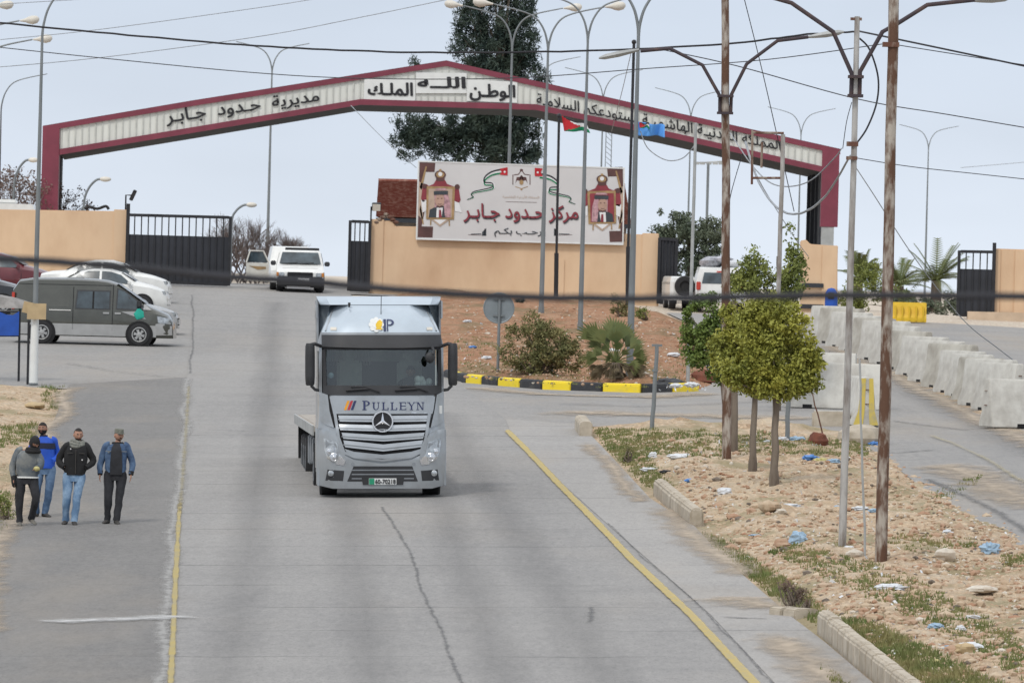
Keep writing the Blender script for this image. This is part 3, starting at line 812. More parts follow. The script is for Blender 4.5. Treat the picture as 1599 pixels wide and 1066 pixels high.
# columns: maroon front casing, dark frame behind it
for (x0, x1, yt, yb, ybase) in ((67, 93.5, 200, 480, 480), (1284, 1311, 234, 354, 354)):
    a, c = G(x0, yt), G(x1, yt); zb = g(a.x, YG) if yb == 480 else G(x0, yb).z
    b = MB().prism([Vector((a.x, YG - 0.13, zb)), Vector((c.x, YG - 0.13, zb)), Vector((c.x, YG - 0.13, c.z - .02)), Vector((a.x, YG - 0.13, a.z - .02))], (0, 0.8, 0))
    b.build('column_casing', 'maroon', gr_, world=True)
    b = MB()
    for t in (0.16, 0.46, 0.74, 0.98):
        o_ = DV * t; b.box((((a.x + c.x) / 2) + o_.x, YG + o_.y, (a.z - 0.6 + g(a.x, YG)) / 2), (c.x - a.x - 0.1, 0.5, a.z - 0.6 - g(a.x, YG)))
    o_ = DV * 0.55; b.box(((a.x + c.x) / 2 + o_.x, YG + o_.y, (a.z + g(a.x, YG)) / 2 - 0.3), (0.35, 8.0, a.z - g(a.x, YG) - 0.7))
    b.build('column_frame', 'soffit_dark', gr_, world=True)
    if yb != 480:
        b = MB().prism([Vector((a.x + .05, YG - 0.1, g(a.x, YG))), Vector((c.x - .15, YG - 0.1, g(a.x, YG))), Vector((c.x - .15, YG - 0.1, zb - .005)), Vector((a.x + .05, YG - 0.1, zb - .005))], (0, 0.6, 0))
        b.build('column_base', 'galv_pale', gr_, world=True)
# name boards and lettering
for q in (((569, 123), (649, 123.5), (648.5, 158), (568, 156)), ((649.5, 113.5), (729, 114.5), (728.5, 146), (649.5, 146)), ((729.5, 124.5), (808, 128), (807.5, 161), (728.5, 158))):
    MB().prism([G(*p, 0.10) for p in q], (0, 0.05, 0)).build('name_board', 'panel_white', gr_, world=True)
def gtext(s, quad, bold, d):
    b = MB(); text_quad(b, s, *[G(*p, d) for p in quad], bold=bold); b.build('lettering', 'ink_black', gr_, world=True, smooth=0, fix=False)
gtext('الملـك', ((575, 131), (644, 130), (644, 150), (575, 148)), 0.035, 0.13)
gtext('اللــه', ((653, 121), (726, 121), (726, 138), (653, 137)), 0.035, 0.13)
gtext('الوطـن', ((734, 131), (804, 134), (804, 158), (734, 157)), 0.035, 0.13)
gtext('مديرية  حـدود  جـابـر', ((258, 172), (497, 141), (499, 163), (261, 198)), 0.02, 0.07)
gtext('المملكة الأردنيـة الهاشميـة تستودعكم السلامـة', ((838, 141), (1219, 213), (1219, 243), (838, 171)), 0.016, 0.07)

# ================================================================== GUARD BUILDING
YB = 304.0
gb = thing('guard_building', 'low guard building with red tiled roof behind the billboard', 'building', (pp(780, 400, YB).x, YB, g(0, YB)))
a, c = pp(592, 300, YB), pp(984, 300, YB); zt = pp(590, 340, YB).z
b = MB(); b.box(((a.x + c.x) / 2, YB + 3, (zt + g(a.x, YB)) / 2 - .2), (c.x - a.x - 0.2, 6, zt - g(a.x, YB) + .2)); b.build('wall', 'concrete_dark', gb, world=True)
rl, rr = pp(590, 284, YB + 2.5), pp(976, 292, YB + 2.5); el, er = pp(587, 338, YB - 0.5), pp(986, 350, YB - 0.5)
el2, er2 = el + Vector((0, 7, 0)), er + Vector((0, 7, 0)); rl.x += 0.02
b = MB(); up = Vector((0, 0, 0.10))
n = 26
for i in range(n):     # tile courses as shallow steps
    t0, t1 = i / n, (i + 1) / n
    p = [el.lerp(rl, t0), er.lerp(rr, t0), er.lerp(rr, t1), el.lerp(rl, t1)]
    k = Vector((0, -0.03, 0.05))
    b.add([p[0] + k, p[1] + k, p[2], p[3], p[0], p[1]], [(0, 1, 2, 3), (4, 5, 1, 0)])
b.add([el, er, rr, rl, el2, er2], [(4, 3, 2, 5), (0, 3, 4), (1, 5, 2), (0, 4, 5, 1)])
b.build('roof', 'roof_tile', gb, world=True, smooth=0)
b = MB().box(((el.x + er.x) / 2, YB - 0.45, el.z - 0.13), (er.x - el.x, 0.1, 0.16)); b.build('fascia', 'soffit_dark', gb, world=True)
b = MB().tube([rl + Vector((0, 0, .05)), rr + Vector((0, 0, .05))], 0.09, 6); b.build('ridge_tiles', 'roof_tile', gb, world=True)

# ================================================================== BILLBOARD
YBB = 296.78
def Bq(cx, cy, k=0):     # coordinates measured on an enlargement of the board, k = layer
    return pp(640 + cx * 0.2189, 240 + cy * 0.219, YBB) - Vector((0, 0.006 * k, 0))
bbr = thing('billboard', 'long white welcome billboard with two framed portraits and red Arabic lettering', 'billboard', (Bq(800, 600).x, YBB, g(Bq(800, 600).x, YBB)))
fr = [(58, 50), (1534, 100), (1524, 652), (42, 612)]
def inset(pts, d):
    cx = sum(p[0] for p in pts) / 4; cy = sum(p[1] for p in pts) / 4
    return [(x + (d if x < cx else -d), y + (d if y < cy else -d)) for x, y in pts]
b = MB(); o_, i_ = fr, inset(fr, 9)
for k in range(4):
    q = [o_[k], o_[(k + 1) % 4], i_[(k + 1) % 4], i_[k]]
    b.prism([Bq(*p, 3) for p in q], (0, 0.15, 0))
b.build('board_frame', 'panel_white', bbr, world=True)
MB().prism([Bq(*p) for p in i_], (0, 0.10, 0)).build('board_panel', 'print_grey', bbr, world=True)
b = MB()
for xx in (200, 620, 1000, 1400):
    q = Bq(xx, 560); b.box((q.x, YBB + 0.16, q.z), (0.1, .1, 0.1)); q = Bq(xx, 120); b.box((q.x, YBB + 0.16, q.z - .4), (0.1, 0.1, 1.0))
b.build('support_bracket', 'galv', bbr, world=True)
PM = ['print_brown', 'print_red', 'gold', 'print_skin', 'print_suit', 'print_pink', 'print_tan', 'flag_white', 'flag_green', 'ink_black', 'flag_red', 'print_grey']
PI = {k: i for i, k in enumerate(PM)}
b = MB()
def pg(m, pts, k=1): b.add([Bq(x, y, k) for x, y in pts], [tuple(range(len(pts)))], PI[m])
def ell(m, cx, cy, rx, ry, k=1, n=18, a0=0, a1=360): pg(m, [(cx + rx * math.cos(R(a0 + (a1 - a0) * i / n)), cy + ry * math.sin(R(a0 + (a1 - a0) * i / n))) for i in range(n + (0 if a1 - a0 == 360 else 1))], k)
def strip(m, pts, w0, k=1, w1=None):
    pts = [Vector(p) for p in pts]; L = []; Rr = []
    for i, p in enumerate(pts):
        t = (pts[min(i + 1, len(pts) - 1)] - pts[max(i - 1, 0)]).normalized(); nn = Vector((-t.y, t.x))
        ww = w0 if w1 is None else w0 + (w1 - w0) * i / (len(pts) - 1)
        L.append(p + nn * ww / 2); Rr.append(p - nn * ww / 2)
    for i in range(len(pts) - 1): pg(m, [L[i], L[i + 1], Rr[i + 1], Rr[i]], k)
for s in (0, 1):        # left and right halves mirror about the centre of the board
    def F(x, y): return (x, y) if s == 0 else (1588 - x, y + 32 + (0 if y > 0 else 0))
    def pgf(m, pts, k=1): pg(m, [F(*p) for p in pts], k)
    def ellf(m, cx, cy, rx, ry, k=1, **kw): ell(m, F(cx, cy)[0], F(cx, cy)[1], rx, ry, k, **kw)
    pgf('print_brown', [(70, 62), (182, 66), (176, 132), (104, 130), (84, 300), (104, 420), (84, 518), (166, 520), (162, 598), (56, 596)])
    pgf('gold', [(70, 240), (112, 90), (122, 92), (84, 260)], 2); pgf('gold', [(76, 360), (100, 500), (92, 505), (70, 400)], 2)
    pgf('print_tan', [(66, 200), (100, 215), (92, 470), (60, 440)], 2)
    # draped shield, crown and frame
    pgf('print_red', [(92, 225), (120, 218), (145, 240), (140, 330), (92, 345), (80, 320)], 3); pgf('print_red', [(305, 240), (345, 225), (362, 330), (350, 350), (310, 335)], 3)
    pgf('flag_white', [(80, 330), (120, 330), (130, 400), (90, 420)], 3); pgf('flag_white', [(318, 335), (350, 350), (372, 420), (322, 410)], 3)
    pgf('print_red', [(118, 238), (170, 216), (188, 185), (248, 185), (266, 216), (322, 238)], 4)
    ellf('print_brown', 104, 232, 18, 18, 5); ellf('print_brown', 338, 236, 18, 18, 5)
    ellf('print_brown', 217, 150, 40, 30, 4); ellf('gold', 217, 150, 30, 22, 5); ellf('flag_white', 217, 146, 15, 15, 6); ellf('gold', 217, 118, 10, 8, 5)
    pgf('print_brown', [(186, 170), (248, 170), (244, 196), (190, 196)], 5)
    pgf('gold', [(120, 232), (322, 236), (314, 470), (116, 466)], 5)
    pgf('print_tan' if s == 0 else 'print_red', [(134, 250), (304, 252), (298, 456), (130, 454)], 6)
    pgf('print_tan', [(150, 468), (285, 470), (215, 520)], 3); pgf('flag_white', [(170, 470), (262, 470), (215, 505)], 4)
    strip('gold', [F(150, 470), F(148, 510)], 8, 4); strip('gold', [F(280, 472), F(282, 515)], 8, 4)
    # generic portrait: suit, shirt, tie, face, headcloth and cord
    pgf('print_suit', [(134, 455), (142, 400), (190, 375), (250, 375), (262, 455)], 7)
    pgf('flag_white', [(192, 385), (236, 385), (226, 455), (188, 455)], 8); pgf('print_red', [(208, 400), (222, 400), (228, 455), (206, 455)], 9)
    pgf('print_pink', [(240, 290), (272, 290), (288, 350), (292, 452), (252, 455), (244, 390)], 8); pgf('print_pink', [(176, 290), (186, 290), (190, 380), (178, 385)], 8)
    ellf('print_skin', 213, 334, 33, 50, 9); pgf('print_brown', [(186, 352), (194, 372), (213, 388), (232, 372), (240, 352), (234, 366), (213, 374), (192, 366)], 10)
    ellf('print_brown', 200, 320, 6, 3, 10); ellf('print_brown', 227, 320, 6, 3, 10); strip('print_brown', [F(200, 358), F(213, 362), F(226, 358)], 4, 10)
    pgf('print_suit', [(170, 268), (272, 266), (270, 292), (172, 294)], 10); pgf('print_pink', [(176, 262), (266, 260), (256, 246), (190, 247)], 9)
    # flag ribbon
    rib = [F(*p) for p in spline([(662, 125, 0), (590, 140, 0), (540, 175, 0), (535, 215, 0), (585, 215, 0), (590, 245, 0), (520, 262, 0), (460, 275, 0), (440, 295, 0), (455, 310, 0), (410, 328, 0)], 4) for p in [(p.x, p.y)]] if False else [F(p.x, p.y) for p in spline([(662, 125, 0), (590, 140, 0), (540, 175, 0), (535, 212, 0), (588, 218, 0), (590, 245, 0), (520, 262, 0), (460, 275, 0), (440, 295, 0), (455, 310, 0), (410, 328, 0)], 4)]
    strip('flag_white', rib, 40, 2, 8)
    strip('ink_black', [(x + (-3 if s == 0 else 3), y - 13 * (1 - i / len(rib))) for i, (x, y) in enumerate(rib)], 12, 3, 4)
    strip('flag_green', [(x, y + 13 * (1 - i / len(rib))) for i, (x, y) in enumerate(rib)], 12, 3, 3)
    pgf('flag_red', [(640, 108), (697, 97), (697, 155), (640, 150), (655, 130)] if s == 0 else [(640, 74), (697, 70), (697, 128), (640, 130), (655, 100)], 4)
    ellf('flag_white', 676, 130 if s == 0 else 102, 8, 8, 5, n=7)
# state crest in outline
for q in ([(735, 150), (735, 222)], [(857, 150), (857, 222)], [(740, 152), (775, 148)], [(852, 152), (818, 148)], [(775, 148), (790, 125)], [(818, 148), (803, 125)]): strip('print_brown', q, 6, 1)
ell('print_brown', 796, 118, 12, 9, 1); ell('print_brown', 796, 180, 12, 26, 1); ell('gold', 796, 205, 15, 18, 2)
for sg in (-1, 1):
    pg('print_brown', [(796, 165), (796 + sg * 34, 168), (796 + sg * 44, 215), (796 + sg * 32, 190), (796 + sg * 12, 195)], 1)
strip('gold', [(752, 235), (796, 250), (842, 235)], 5, 1); ell('gold', 796, 255, 7, 6, 2)
strip('print_brown', [(684, 343), (905, 348)], 3, 1)
for sg, x0 in ((1, 545), (-1, 1028)):
    strip('print_brown', [(x0 - sg * 10, 585), (x0 - sg * 10, 535)], 5, 1); strip('print_brown', [(x0 - sg * 130, 578), (x0 - sg * 15, 582)], 3, 1); pg('print_suit', [(x0, 530), (x0 - sg * 30, 560), (x0 - sg * 30, 585), (x0, 586)], 1)
    strip('print_suit', [(x0 - sg * 35, 572), (x0 - sg * 110, 574)], 6, 1)
def btext(s, q, m, bold, k=3): text_quad(b, s, *[Bq(*p, k) for p in q], bold=bold, mi=PI[m])
btext('مركز حـدود جـابـر', ((384, 352), (1200, 372), (1200, 492), (384, 486)), 'print_red', 0.014, 4)
btext('مركز حـدود جـابـر', ((389, 362), (1205, 382), (1205, 502), (389, 496)), 'print_suit', 0.008, 3)
btext('يرحـب بكـم', ((603, 528), (966, 534), (966, 600), (603, 592)), 'print_suit', 0.012)
btext('المملكة الأردنية الهاشمية', ((662, 292), (922, 298), (922, 325), (662, 320)), 'print_tan', 0.0)
b.build('board_print', PM, bbr, world=True, smooth=0, fix=False)

# ================================================================== TRUCK
tp = P(597, 777)
truck = thing('flatbed_truck', 'silver grey lorry cab pulling an empty flatbed trailer down the middle of the road', 'truck', tp, R(3.2), ry=R(-1.5))
def tz(cy): return (1000 - cy) / 238.0
def tx(cx): return (cx - 464) / 238.0
def TP(*pts): return [(tx(x), tz(y)) for x, y in pts]
KF = [(0.0, 0.06), (0.3, 0.03), (0.8, 0.0), (1.35, 0.02), (1.45, 0.05), (2.05, 0.11), (2.98, 0.30), (3.27, 0.42), (3.42, 0.50), (3.57, 0.62), (3.68, 0.78), (3.78, 1.02), (4.2, 1.8)]
def TF(z):
    for (z0, y0), (z1, y1) in zip(KF, KF[1:]):
        if z <= z1: return y0 + (y1 - y0) * (z - z0) / (z1 - z0)
    return KF[-1][1]
def TW(z): return 1.26 if z < 1.4 else 1.24 if z < 2.9 else 1.24 - 0.24 * sst(2.95, 3.85, z)
def tsurf(x, z):
    wdt = TW(z); k = max(0, abs(x) / wdt - 0.55) / 0.45; up = sst(3.25, 3.8, z)
    return Vector((x, TF(z) + (0.05 + .12 * up) * (x / wdt) ** 2 + (0.26 + .30 * up) * k ** (2.6 - up), z))
def tring(z, back=2.25, n=22):
    wdt = TW(z) - 0.0
    return [tsurf(wdt * math.sin(math.pi / 2 * (-1 + 2 * i / n)), z) for i in range(n + 1)] + [Vector((wdt, 1.0 + TF(z) * .3, z)), Vector((wdt, back, z)), Vector((-wdt, back, z)), Vector((-wdt, 1.0 + TF(z) * .3, z))]
b = MB().loft([tring(z) for z in (0.55, 0.8, 1.1, 1.38, 1.6, 1.85, 2.03)]); b.build('cab_body', 'truck_silver', truck, smooth=40)
b = MB().loft([tring(z) for z in (2.99, 3.1, 3.27)]); b.build('sun_visor_band', 'truck_grey', truck, smooth=40)
b = MB().loft([tring(z) for z in (3.272, 3.34, 3.42, 3.5, 3.57, 3.63, 3.68, 3.73, 3.77)] + [[Vector((p.x * .97, p.y * 0.98 + 0.05, 3.81)) for p in tring(3.77)]])
b.build('roof_cap', 'truck_blue', truck, smooth=60)
# side walls, pillars and back wall of the cabin (open at the windscreen)
b = MB()
for s in (-1, 1):
    rings = []
    for z in (2.032, 2.5, 2.988):
        a_ = tsurf(s * TW(z) * 0.955, z); o2 = tsurf(s * TW(z), z)
        rings.append([a_, o2, Vector((s * TW(z), 2.25, z)), Vector((s * (TW(z) - 0.07), 2.25, z)), Vector((s * (TW(z) - 0.08), 0.8, z)), a_ + Vector((-s * 0.01, 0.1, 0))])
    b.loft(rings)
b.build('cab_pillar', 'truck_silver', truck, smooth=40)
MB().box((0, 2.2, 2.51), (2.3, 0.06, 0.94)).build('cab_back_wall', 'interior', truck)
for s in (-1, 1):      # side window
    q = [Vector((s * 1.247, y, z)) for y, z in ((0.75, 2.15), (1.7, 2.15), (1.7, 2.9), (0.9, 2.9))]
    MB().prism(q, (s * 0.006, 0, 0)).build('side_window', 'car_glass', truck)
# interior
b = MB().box((0, 0.75, 2.09), (2.2, 0.55, 0.12)); b.build('dashboard', 'interior', truck, bevel=0.03)
for x in (-0.6, 0.6):
    b = MB(); b.box((x, 1.55, 2.35), (0.5, 0.16, 0.72)); b.box((x, 1.5, 2.8), (0.26, 0.12, 0.2)); b.build('seat', 'curtain', truck, bevel=0.05)
b = MB().box((0, 2.1, 2.82), (2.2, 0.03, 0.28)); b.build('curtain', 'curtain', truck)
b = MB()
for i in range(14): b.tube([(-.95 + i * .06, 2.08, 2.6), (-.95 + i * .06, 2.08, 2.95)], 0.02, 6)
b.build('fringe', 'curtain', truck)
b = MB().lathe([(0.2, 0), (0.22, .02), (0.2, .04), (.17, .02)], 18, Matrix.Translation((0.62, 0.95, 2.2)) @ Matrix.Rotation(R(60), 4, 'X')); b.build('steering_wheel', 'black_plastic', truck)
b = MB()
for _ in range(6): b.sph((0.84 + random.uniform(-.12, .14), 0.5, 2.27 + random.uniform(-.05, .1)), (0.07, .05, .08), 8, 6)
b.build('tissue_bundle', 'bag_white', truck)
b = MB().sph((-1.0, 0.55, 2.42), (.06, .03, .06), 8, 6); b.build('air_freshener', 'bag_lightblue', truck)
# windscreen
b = MB(); patch(b, TP((196, 292), (742, 292), (748, 400), (745, 512), (190, 512), (190, 400)), tsurf, 0.006, 0.006, (0.1, 0.1)); b.build('windscreen', 'glass', truck, smooth=60)
b = MB()
patch(b, TP((186, 470), (748, 470), (748, 516), (186, 516)), tsurf, 0.014, 0.02); patch(b, TP((186, 288), (748, 288), (746, 303), (190, 303)), tsurf, 0.014, 0.02)
patch(b, TP((184, 303), (199, 303), (204, 470), (186, 470)), tsurf, 0.013, 0.02); patch(b, TP((733, 303), (748, 303), (748, 470), (730, 470)), tsurf, 0.013, 0.02)
b.build('windscreen_surround', 'black_plastic', truck, smooth=50)
b = MB()
for x0, x1 in ((-0.62, -0.05), (0.35, 0.92)):
    b.tube([tsurf(x1, 2.1) - Vector((0, .05, 0)), tsurf((x0 + x1) / 2, 2.2) - Vector((0, .06, 0)), tsurf(x0, 2.2) - Vector((0, .05, 0))], 0.014, 6)
    b.tube([tsurf(x0 - .1, 2.13) - Vector((0, .05, 0)), tsurf(x0 + .35, 2.16) - Vector((0, .05, 0))], 0.02, 6)
b.build('wiper', 'ink_black', truck)
# dark visor proud of the band
b = MB(); patch(b, TP((182, 232), (748, 232), (752, 288), (560, 294), (370, 294), (182, 288)), tsurf, 0.10, 0.12, (0.12, 0.08)); b.build('sun_visor', 'black_plastic', truck, smooth=50, bevel=0)
# roof face details
for x in (238, 694): b = MB(); patch(b, TP((x - 14, 196), (x + 14, 196), (x + 14, 210), (x - 14, 210)), tsurf, 0.02, 0.03); b.build('marker_lamp', 'lamp_head', truck)
b = MB(); k = 0
for s in (-1, 1):
    pts = [(s * 0.93, 3.72), (s * 1.02, 3.5), (s * 1.1, 3.3)]
    b.tube([tsurf(*p) - Vector((0, .005, 0)) for p in pts], 0.022, 6)
b.build('roof_ridge', 'truck_silver', truck)
# air deflector and side fairings behind the cabin roof
b = MB()
rr_ = []
for z, y, wd_ in ((3.82, 1.15, 1.18), (3.90, 1.28, 1.22), (3.985, 1.55, 1.25)):
    rr_.append([(-wd_, y + .35, z), (-wd_ + .18, y, z), (0, y - .06, z), (wd_ - .18, y, z), (wd_, y + .35, z), (wd_, 2.5, z), (-wd_, 2.5, z)])
b.loft([[Vector(p) for p in r] for r in rr_]); b.build('air_deflector', 'truck_blue', truck, smooth=35)
for s in (-1, 1): b = MB(); b.box((s * 1.225, 2.15, 2.3), (0.04, 0.75, 3.25)); b.box((s * 1.25, 1.9, 3.72), (0.03, 0.9, .36)); b.build('side_fairing', 'truck_silver', truck, bevel=0.01)
MB().loft([[Vector(p) for p in ((-1.215, 2.0, z), (-1.0, 1.75, z), (1.0, 1.75, z), (1.215, 2.0, z), (1.215, 2.45, z), (-1.215, 2.45, z))] for z in (3.0, 3.83)]).build('fairing_core', 'truck_blue', truck, smooth=40)
b = MB(); b.box((0, 1.25, 3.77), (0.75, 0.25, 0.05)); b.tube([(-.62, 1.0, 3.77), (-.62, 1.0, 3.86)], .02); b.box((-.62, 1.0, 3.84), (.05, .05, .05)); b.tube([(0, .7, 3.55), (0.01, .78, 3.99)], .008, 5)
b.sph((0, .68, 3.56), .035, 8, 6); b.build('aerial', 'black_plastic', truck)
# logo on the roof face: wreath, yellow lion-like blot and letter P
b = MB()
def tpoly(pts, off, mi): b.add([tsurf(tx(x), tz(y)) - Vector((0, off, 0)) for x, y in pts], [tuple(range(len(pts)))], mi)
def tell(cx, cy, rx, ry, off, mi, n=16, a0=0, a1=360): tpoly([(cx + rx * math.cos(R(a0 + (a1 - a0) * i / n)), cy + ry * math.sin(R(a0 + (a1 - a0) * i / n))) for i in range(n + 1)], off, mi)
for a in range(0, 360, 45): tell(440 + 24 * math.cos(R(a)), 184 + 24 * math.sin(R(a)), 12, 12, .02, 0)
tell(440, 184, 17, 17, .024, 0); tell(452, 186, 16, 16, .028, 1, 7); tpoly([(444, 170), (458, 160), (470, 172), (462, 196), (470, 208), (452, 206), (436, 206), (444, 192)], .032, 1)
tpoly([(474, 158), (486, 158), (486, 214), (474, 214)], .026, 2); tpoly([(490, 158), (496, 158), (496, 214), (490, 214)], .026, 2)
outer = [(496, 158)] + [(500 + 24 * math.cos(R(a)), 173 + 15 * math.sin(R(a))) for a in range(-90, 91, 20)] + [(496, 188)]
inner = [(496, 163)] + [(500 + 14 * math.cos(R(a)), 173 + 10 * math.sin(R(a))) for a in range(-90, 91, 20)] + [(496, 183)]
for i in range(len(outer) - 1): tpoly([outer[i], outer[i + 1], inner[i + 1], inner[i]], .026, 2)
MM('navy_ink', (0.02, 0.03, 0.10), 0.5)
b.build('roof_logo', ['panel_white', 'plastic_yellow', 'navy_ink'], truck, fix=False, smooth=0)
# hood panel with lettering, corner flaps
b = MB(); patch(b, TP((206, 524), (726, 524), (702, 604), (228, 604)), tsurf, 0.03, 0.05, (0.12, 0.1)); b.build('front_panel', 'truck_silver', truck, smooth=50)
for s, q in ((-1, [(172, 502), (208, 515), (216, 590), (236, 668), (196, 655), (174, 640)]), (1, [(756, 500), (724, 515), (712, 590), (694, 668), (732, 655), (756, 640)])):
    b = MB(); patch(b, TP(*q), tsurf, 0.045, 0.07, (0.08, 0.08)); b.build('corner_flap', 'truck_silver', truck, smooth=50)
for q in ([(203, 515), (213, 513), (232, 600), (246, 664), (236, 668), (217, 600)], [(729, 513), (719, 511), (706, 600), (684, 664), (694, 668), (713, 600)]):
    b = MB(); patch(b, TP(*q), tsurf, 0.033, 0.03, (0.08, 0.08)); b.build('flap_gap', 'dark_hole', truck)
MM('stripe_orange', (0.75, 0.33, 0.02), 0.5); MM('stripe_red', (0.45, 0.03, 0.04), 0.5)
b = MB()
for i, mi in enumerate((0, 1, 2)):
    x = 283 + i * 16; tpoly([(x, 586), (x + 12, 586), (x + 28 + 0, 542), (x + 16, 542)], .036, mi)
b.build('stripe_emblem', ['stripe_orange', 'stripe_red', 'navy_ink'], truck, fix=False, smooth=0)
# serif lettering drawn from strokes
b = MB()
def ser(x, y, wd_, h=4): tpoly([(x - wd_ / 2, y - h / 2), (x + wd_ / 2, y - h / 2), (x + wd_ / 2, y + h / 2), (x - wd_ / 2, y + h / 2)], .037, 0)
def vst(x, y0, y1, wd_): tpoly([(x - wd_ / 2, y0), (x + wd_ / 2, y0), (x + wd_ / 2, y1), (x - wd_ / 2, y1)], .036, 0)
def dia(x0, y0, x1, y1, wd_): tpoly([(x0 - wd_ / 2, y0), (x0 + wd_ / 2, y0), (x1 + wd_ / 2, y1), (x1 - wd_ / 2, y1)], .036, 0)
yb, yt, yp = 586, 549, 542
vst(380, yp, yb, 10); ser(380, yp + 2, 20); ser(380, yb - 2, 20)
for i in range(9):
    a0, a1 = -90 + i * 20, -70 + i * 20
    tpoly([(386 + 20 * math.cos(R(a0)), 554.5 + 12.5 * math.sin(R(a0))), (386 + 20 * math.cos(R(a1)), 554.5 + 12.5 * math.sin(R(a1))), (386 + 11 * math.cos(R(a1)), 554.5 + 8.5 * math.sin(R(a1))), (386 + 11 * math.cos(R(a0)), 554.5 + 8.5 * math.sin(R(a0)))], .036, 0)
vst(424, yt, 576, 7); ser(424, yt + 1.5, 16, 3); vst(446, yt, 576, 3.5); ser(446, yt + 1.5, 13, 3)
for i in range(6):
    a0, a1 = 180 - i * 30, 150 - i * 30
    tpoly([(434 + 13 * math.cos(R(a0)), 574 + 12 * math.sin(R(a0))), (434 + 13 * math.cos(R(a1)), 574 + 12 * math.sin(R(a1))), (435 + 8 * math.cos(R(a1)), 574 + 8 * math.sin(R(a1))), (435 + 8 * math.cos(R(a0)), 574 + 8 * math.sin(R(a0)))], .036, 0)
for x in (470, 511, 552): vst(x, yt, yb, 7); ser(x, yt + 1.5, 16, 3); ser(x, yb - 1.5, 16, 3)
for x in (470, 511): tpoly([(x, yb - 3.5), (x + 24, yb - 3.5), (x + 24, yb), (x, yb)], .036, 0); tpoly([(x + 19, 576), (x + 24, 574), (x + 24, yb), (x + 20, yb)], .037, 0)
for y in (yt + 1.5, 567, yb - 2): tpoly([(552, y - 1.8), (576, y - 1.8), (576, y + 1.8), (552, y + 1.8)], .0365, 0)
vst(574, yt, 558, 3); vst(576, 577, yb, 3)
dia(589, yt, 602, 568, 7); dia(616, yt, 603, 568, 3.5); vst(602.5, 566, yb, 7); ser(588, yt + 1.5, 15, 3); ser(616, yt + 1.5, 12, 3); ser(602, yb - 1.5, 16, 3)
vst(632, yt, yb, 3.5); dia(633, yt, 656, yb, 7); vst(657, yt, yb, 3.5); ser(630, yt + 1.5, 12, 3); ser(657, yt + 1.5, 14, 3); ser(632, yb - 1.5, 14, 3)
b.build('lettering', 'navy_ink', truck, fix=False, smooth=0)
b = MB(); tpoly([(604, 596), (676, 598), (676, 601), (604, 600)], .036, 0); b.build('model_script', 'chrome', truck, fix=False, smooth=0)
# grille: dark recess, slats, star
b = MB(); patch(b, TP((248, 604), (686, 604), (676, 700), (662, 770), (640, 800), (470, 822), (300, 800), (270, 765), (258, 700)), tsurf, 0.02, 0.05, (0.12, 0.1)); b.build('grille_recess', 'dark_hole', truck, smooth=0)
for (xl, xr, y0, y1, dip) in ((256, 682, 611, 640, 2), (258, 676, 652, 680, 6), (272, 664, 692, 720, 13), (280, 656, 728, 760, 20)):
    b = MB()
    def slsurf(x, z): return tsurf(x, z) - Vector((0, 0.03 * (1 - abs(x)), 0))
    n_ = 8
    for half in ((xl, 464), (464, xr)):
        pass
    tops = [(xl + (xr - xl) * i / n_, y0 + dip * (1 - abs(2 * i / n_ - 1))) for i in range(n_ + 1)]
    bots = [(x, y + (y1 - y0)) for x, y in tops]
    bots[0] = (bots[0][0] + 8, bots[0][1]); bots[-1] = (bots[-1][0] - 8, bots[-1][1])
    patch(b, TP(*(tops + bots[::-1])), slsurf, 0.045, 0.05, (0.12, 0.05))
    b.build('grille_slat', 'slat_silver', truck, smooth=40)
    b = MB(); tt = [(x, y + (y1 - y0) * 0.55) for x, y in tops]; b2 = [(x, y + (y1 - y0) * 0.2) for x, y in tt]
    patch(b, TP(*(tt + b2[::-1])), slsurf, 0.05, 0.01, (0.12, 0.05)); b.build('slat_crease', 'truck_grey', truck)
b = MB(); patch(b, TP((286, 768), (330, 782), (464, 796), (600, 782), (650, 768), (636, 792), (600, 806), (470, 816), (330, 806), (300, 794)), tsurf, 0.05, 0.05, (0.12, 0.05)); b.build('grille_slat', 'truck_silver', truck, smooth=40)
b = MB()
for s in (-1, 1): patch(b, [(s * (tx(p[0])), tz(p[1])) for p in ((680, 604), (694, 604), (676, 720), (650, 790), (600, 812), (464, 828), (464, 818), (600, 802), (640, 780), (664, 715))], tsurf, 0.06, 0.05, (0.12, 0.06))
b.build('grille_frame', 'truck_silver', truck, smooth=40)
sc_ = tsurf(tx(465), tz(640)) - Vector((0, 0.11, 0))
MX = Matrix.Translation(sc_) @ Matrix.Rotation(R(90), 4, 'X')
b = MB().lathe([(0.0, -.06), (0.19, -.06), (0.19, 0), (0.0, 0.0)], 32, MX); b.build('emblem_disc', 'black_paint', truck)
b = MB()
for i in range(32):
    a0, a1 = 2 * math.pi * i / 32, 2 * math.pi * (i + 1) / 32
    b.add([MX @ Vector((r * math.cos(a), r * math.sin(a), z)) for a in (a0, a1) for r, z in ((0.178, 0.0), (0.185, .02), (0.21, .02), (0.215, 0.0))], [(0, 1, 5, 4), (1, 2, 6, 5), (2, 3, 7, 6)])
for k in range(3):
    a = R(90 + 120 * k); t = Vector((math.cos(a), math.sin(a), 0)); nn = Vector((-t.y, t.x, 0))
    b.add([MX @ q for q in (nn * .032 + Vector((0, 0, .01)), t * .185 + Vector((0, 0, .012)), nn * -.032 + Vector((0, 0, .01)), Vector((0, 0, .035)), t * -.04 + Vector((0, 0, .01)))], [(0, 1, 3), (1, 2, 3), (2, 4, 3), (4, 0, 3)])
b.build('emblem_star', 'chrome', truck, smooth=0)
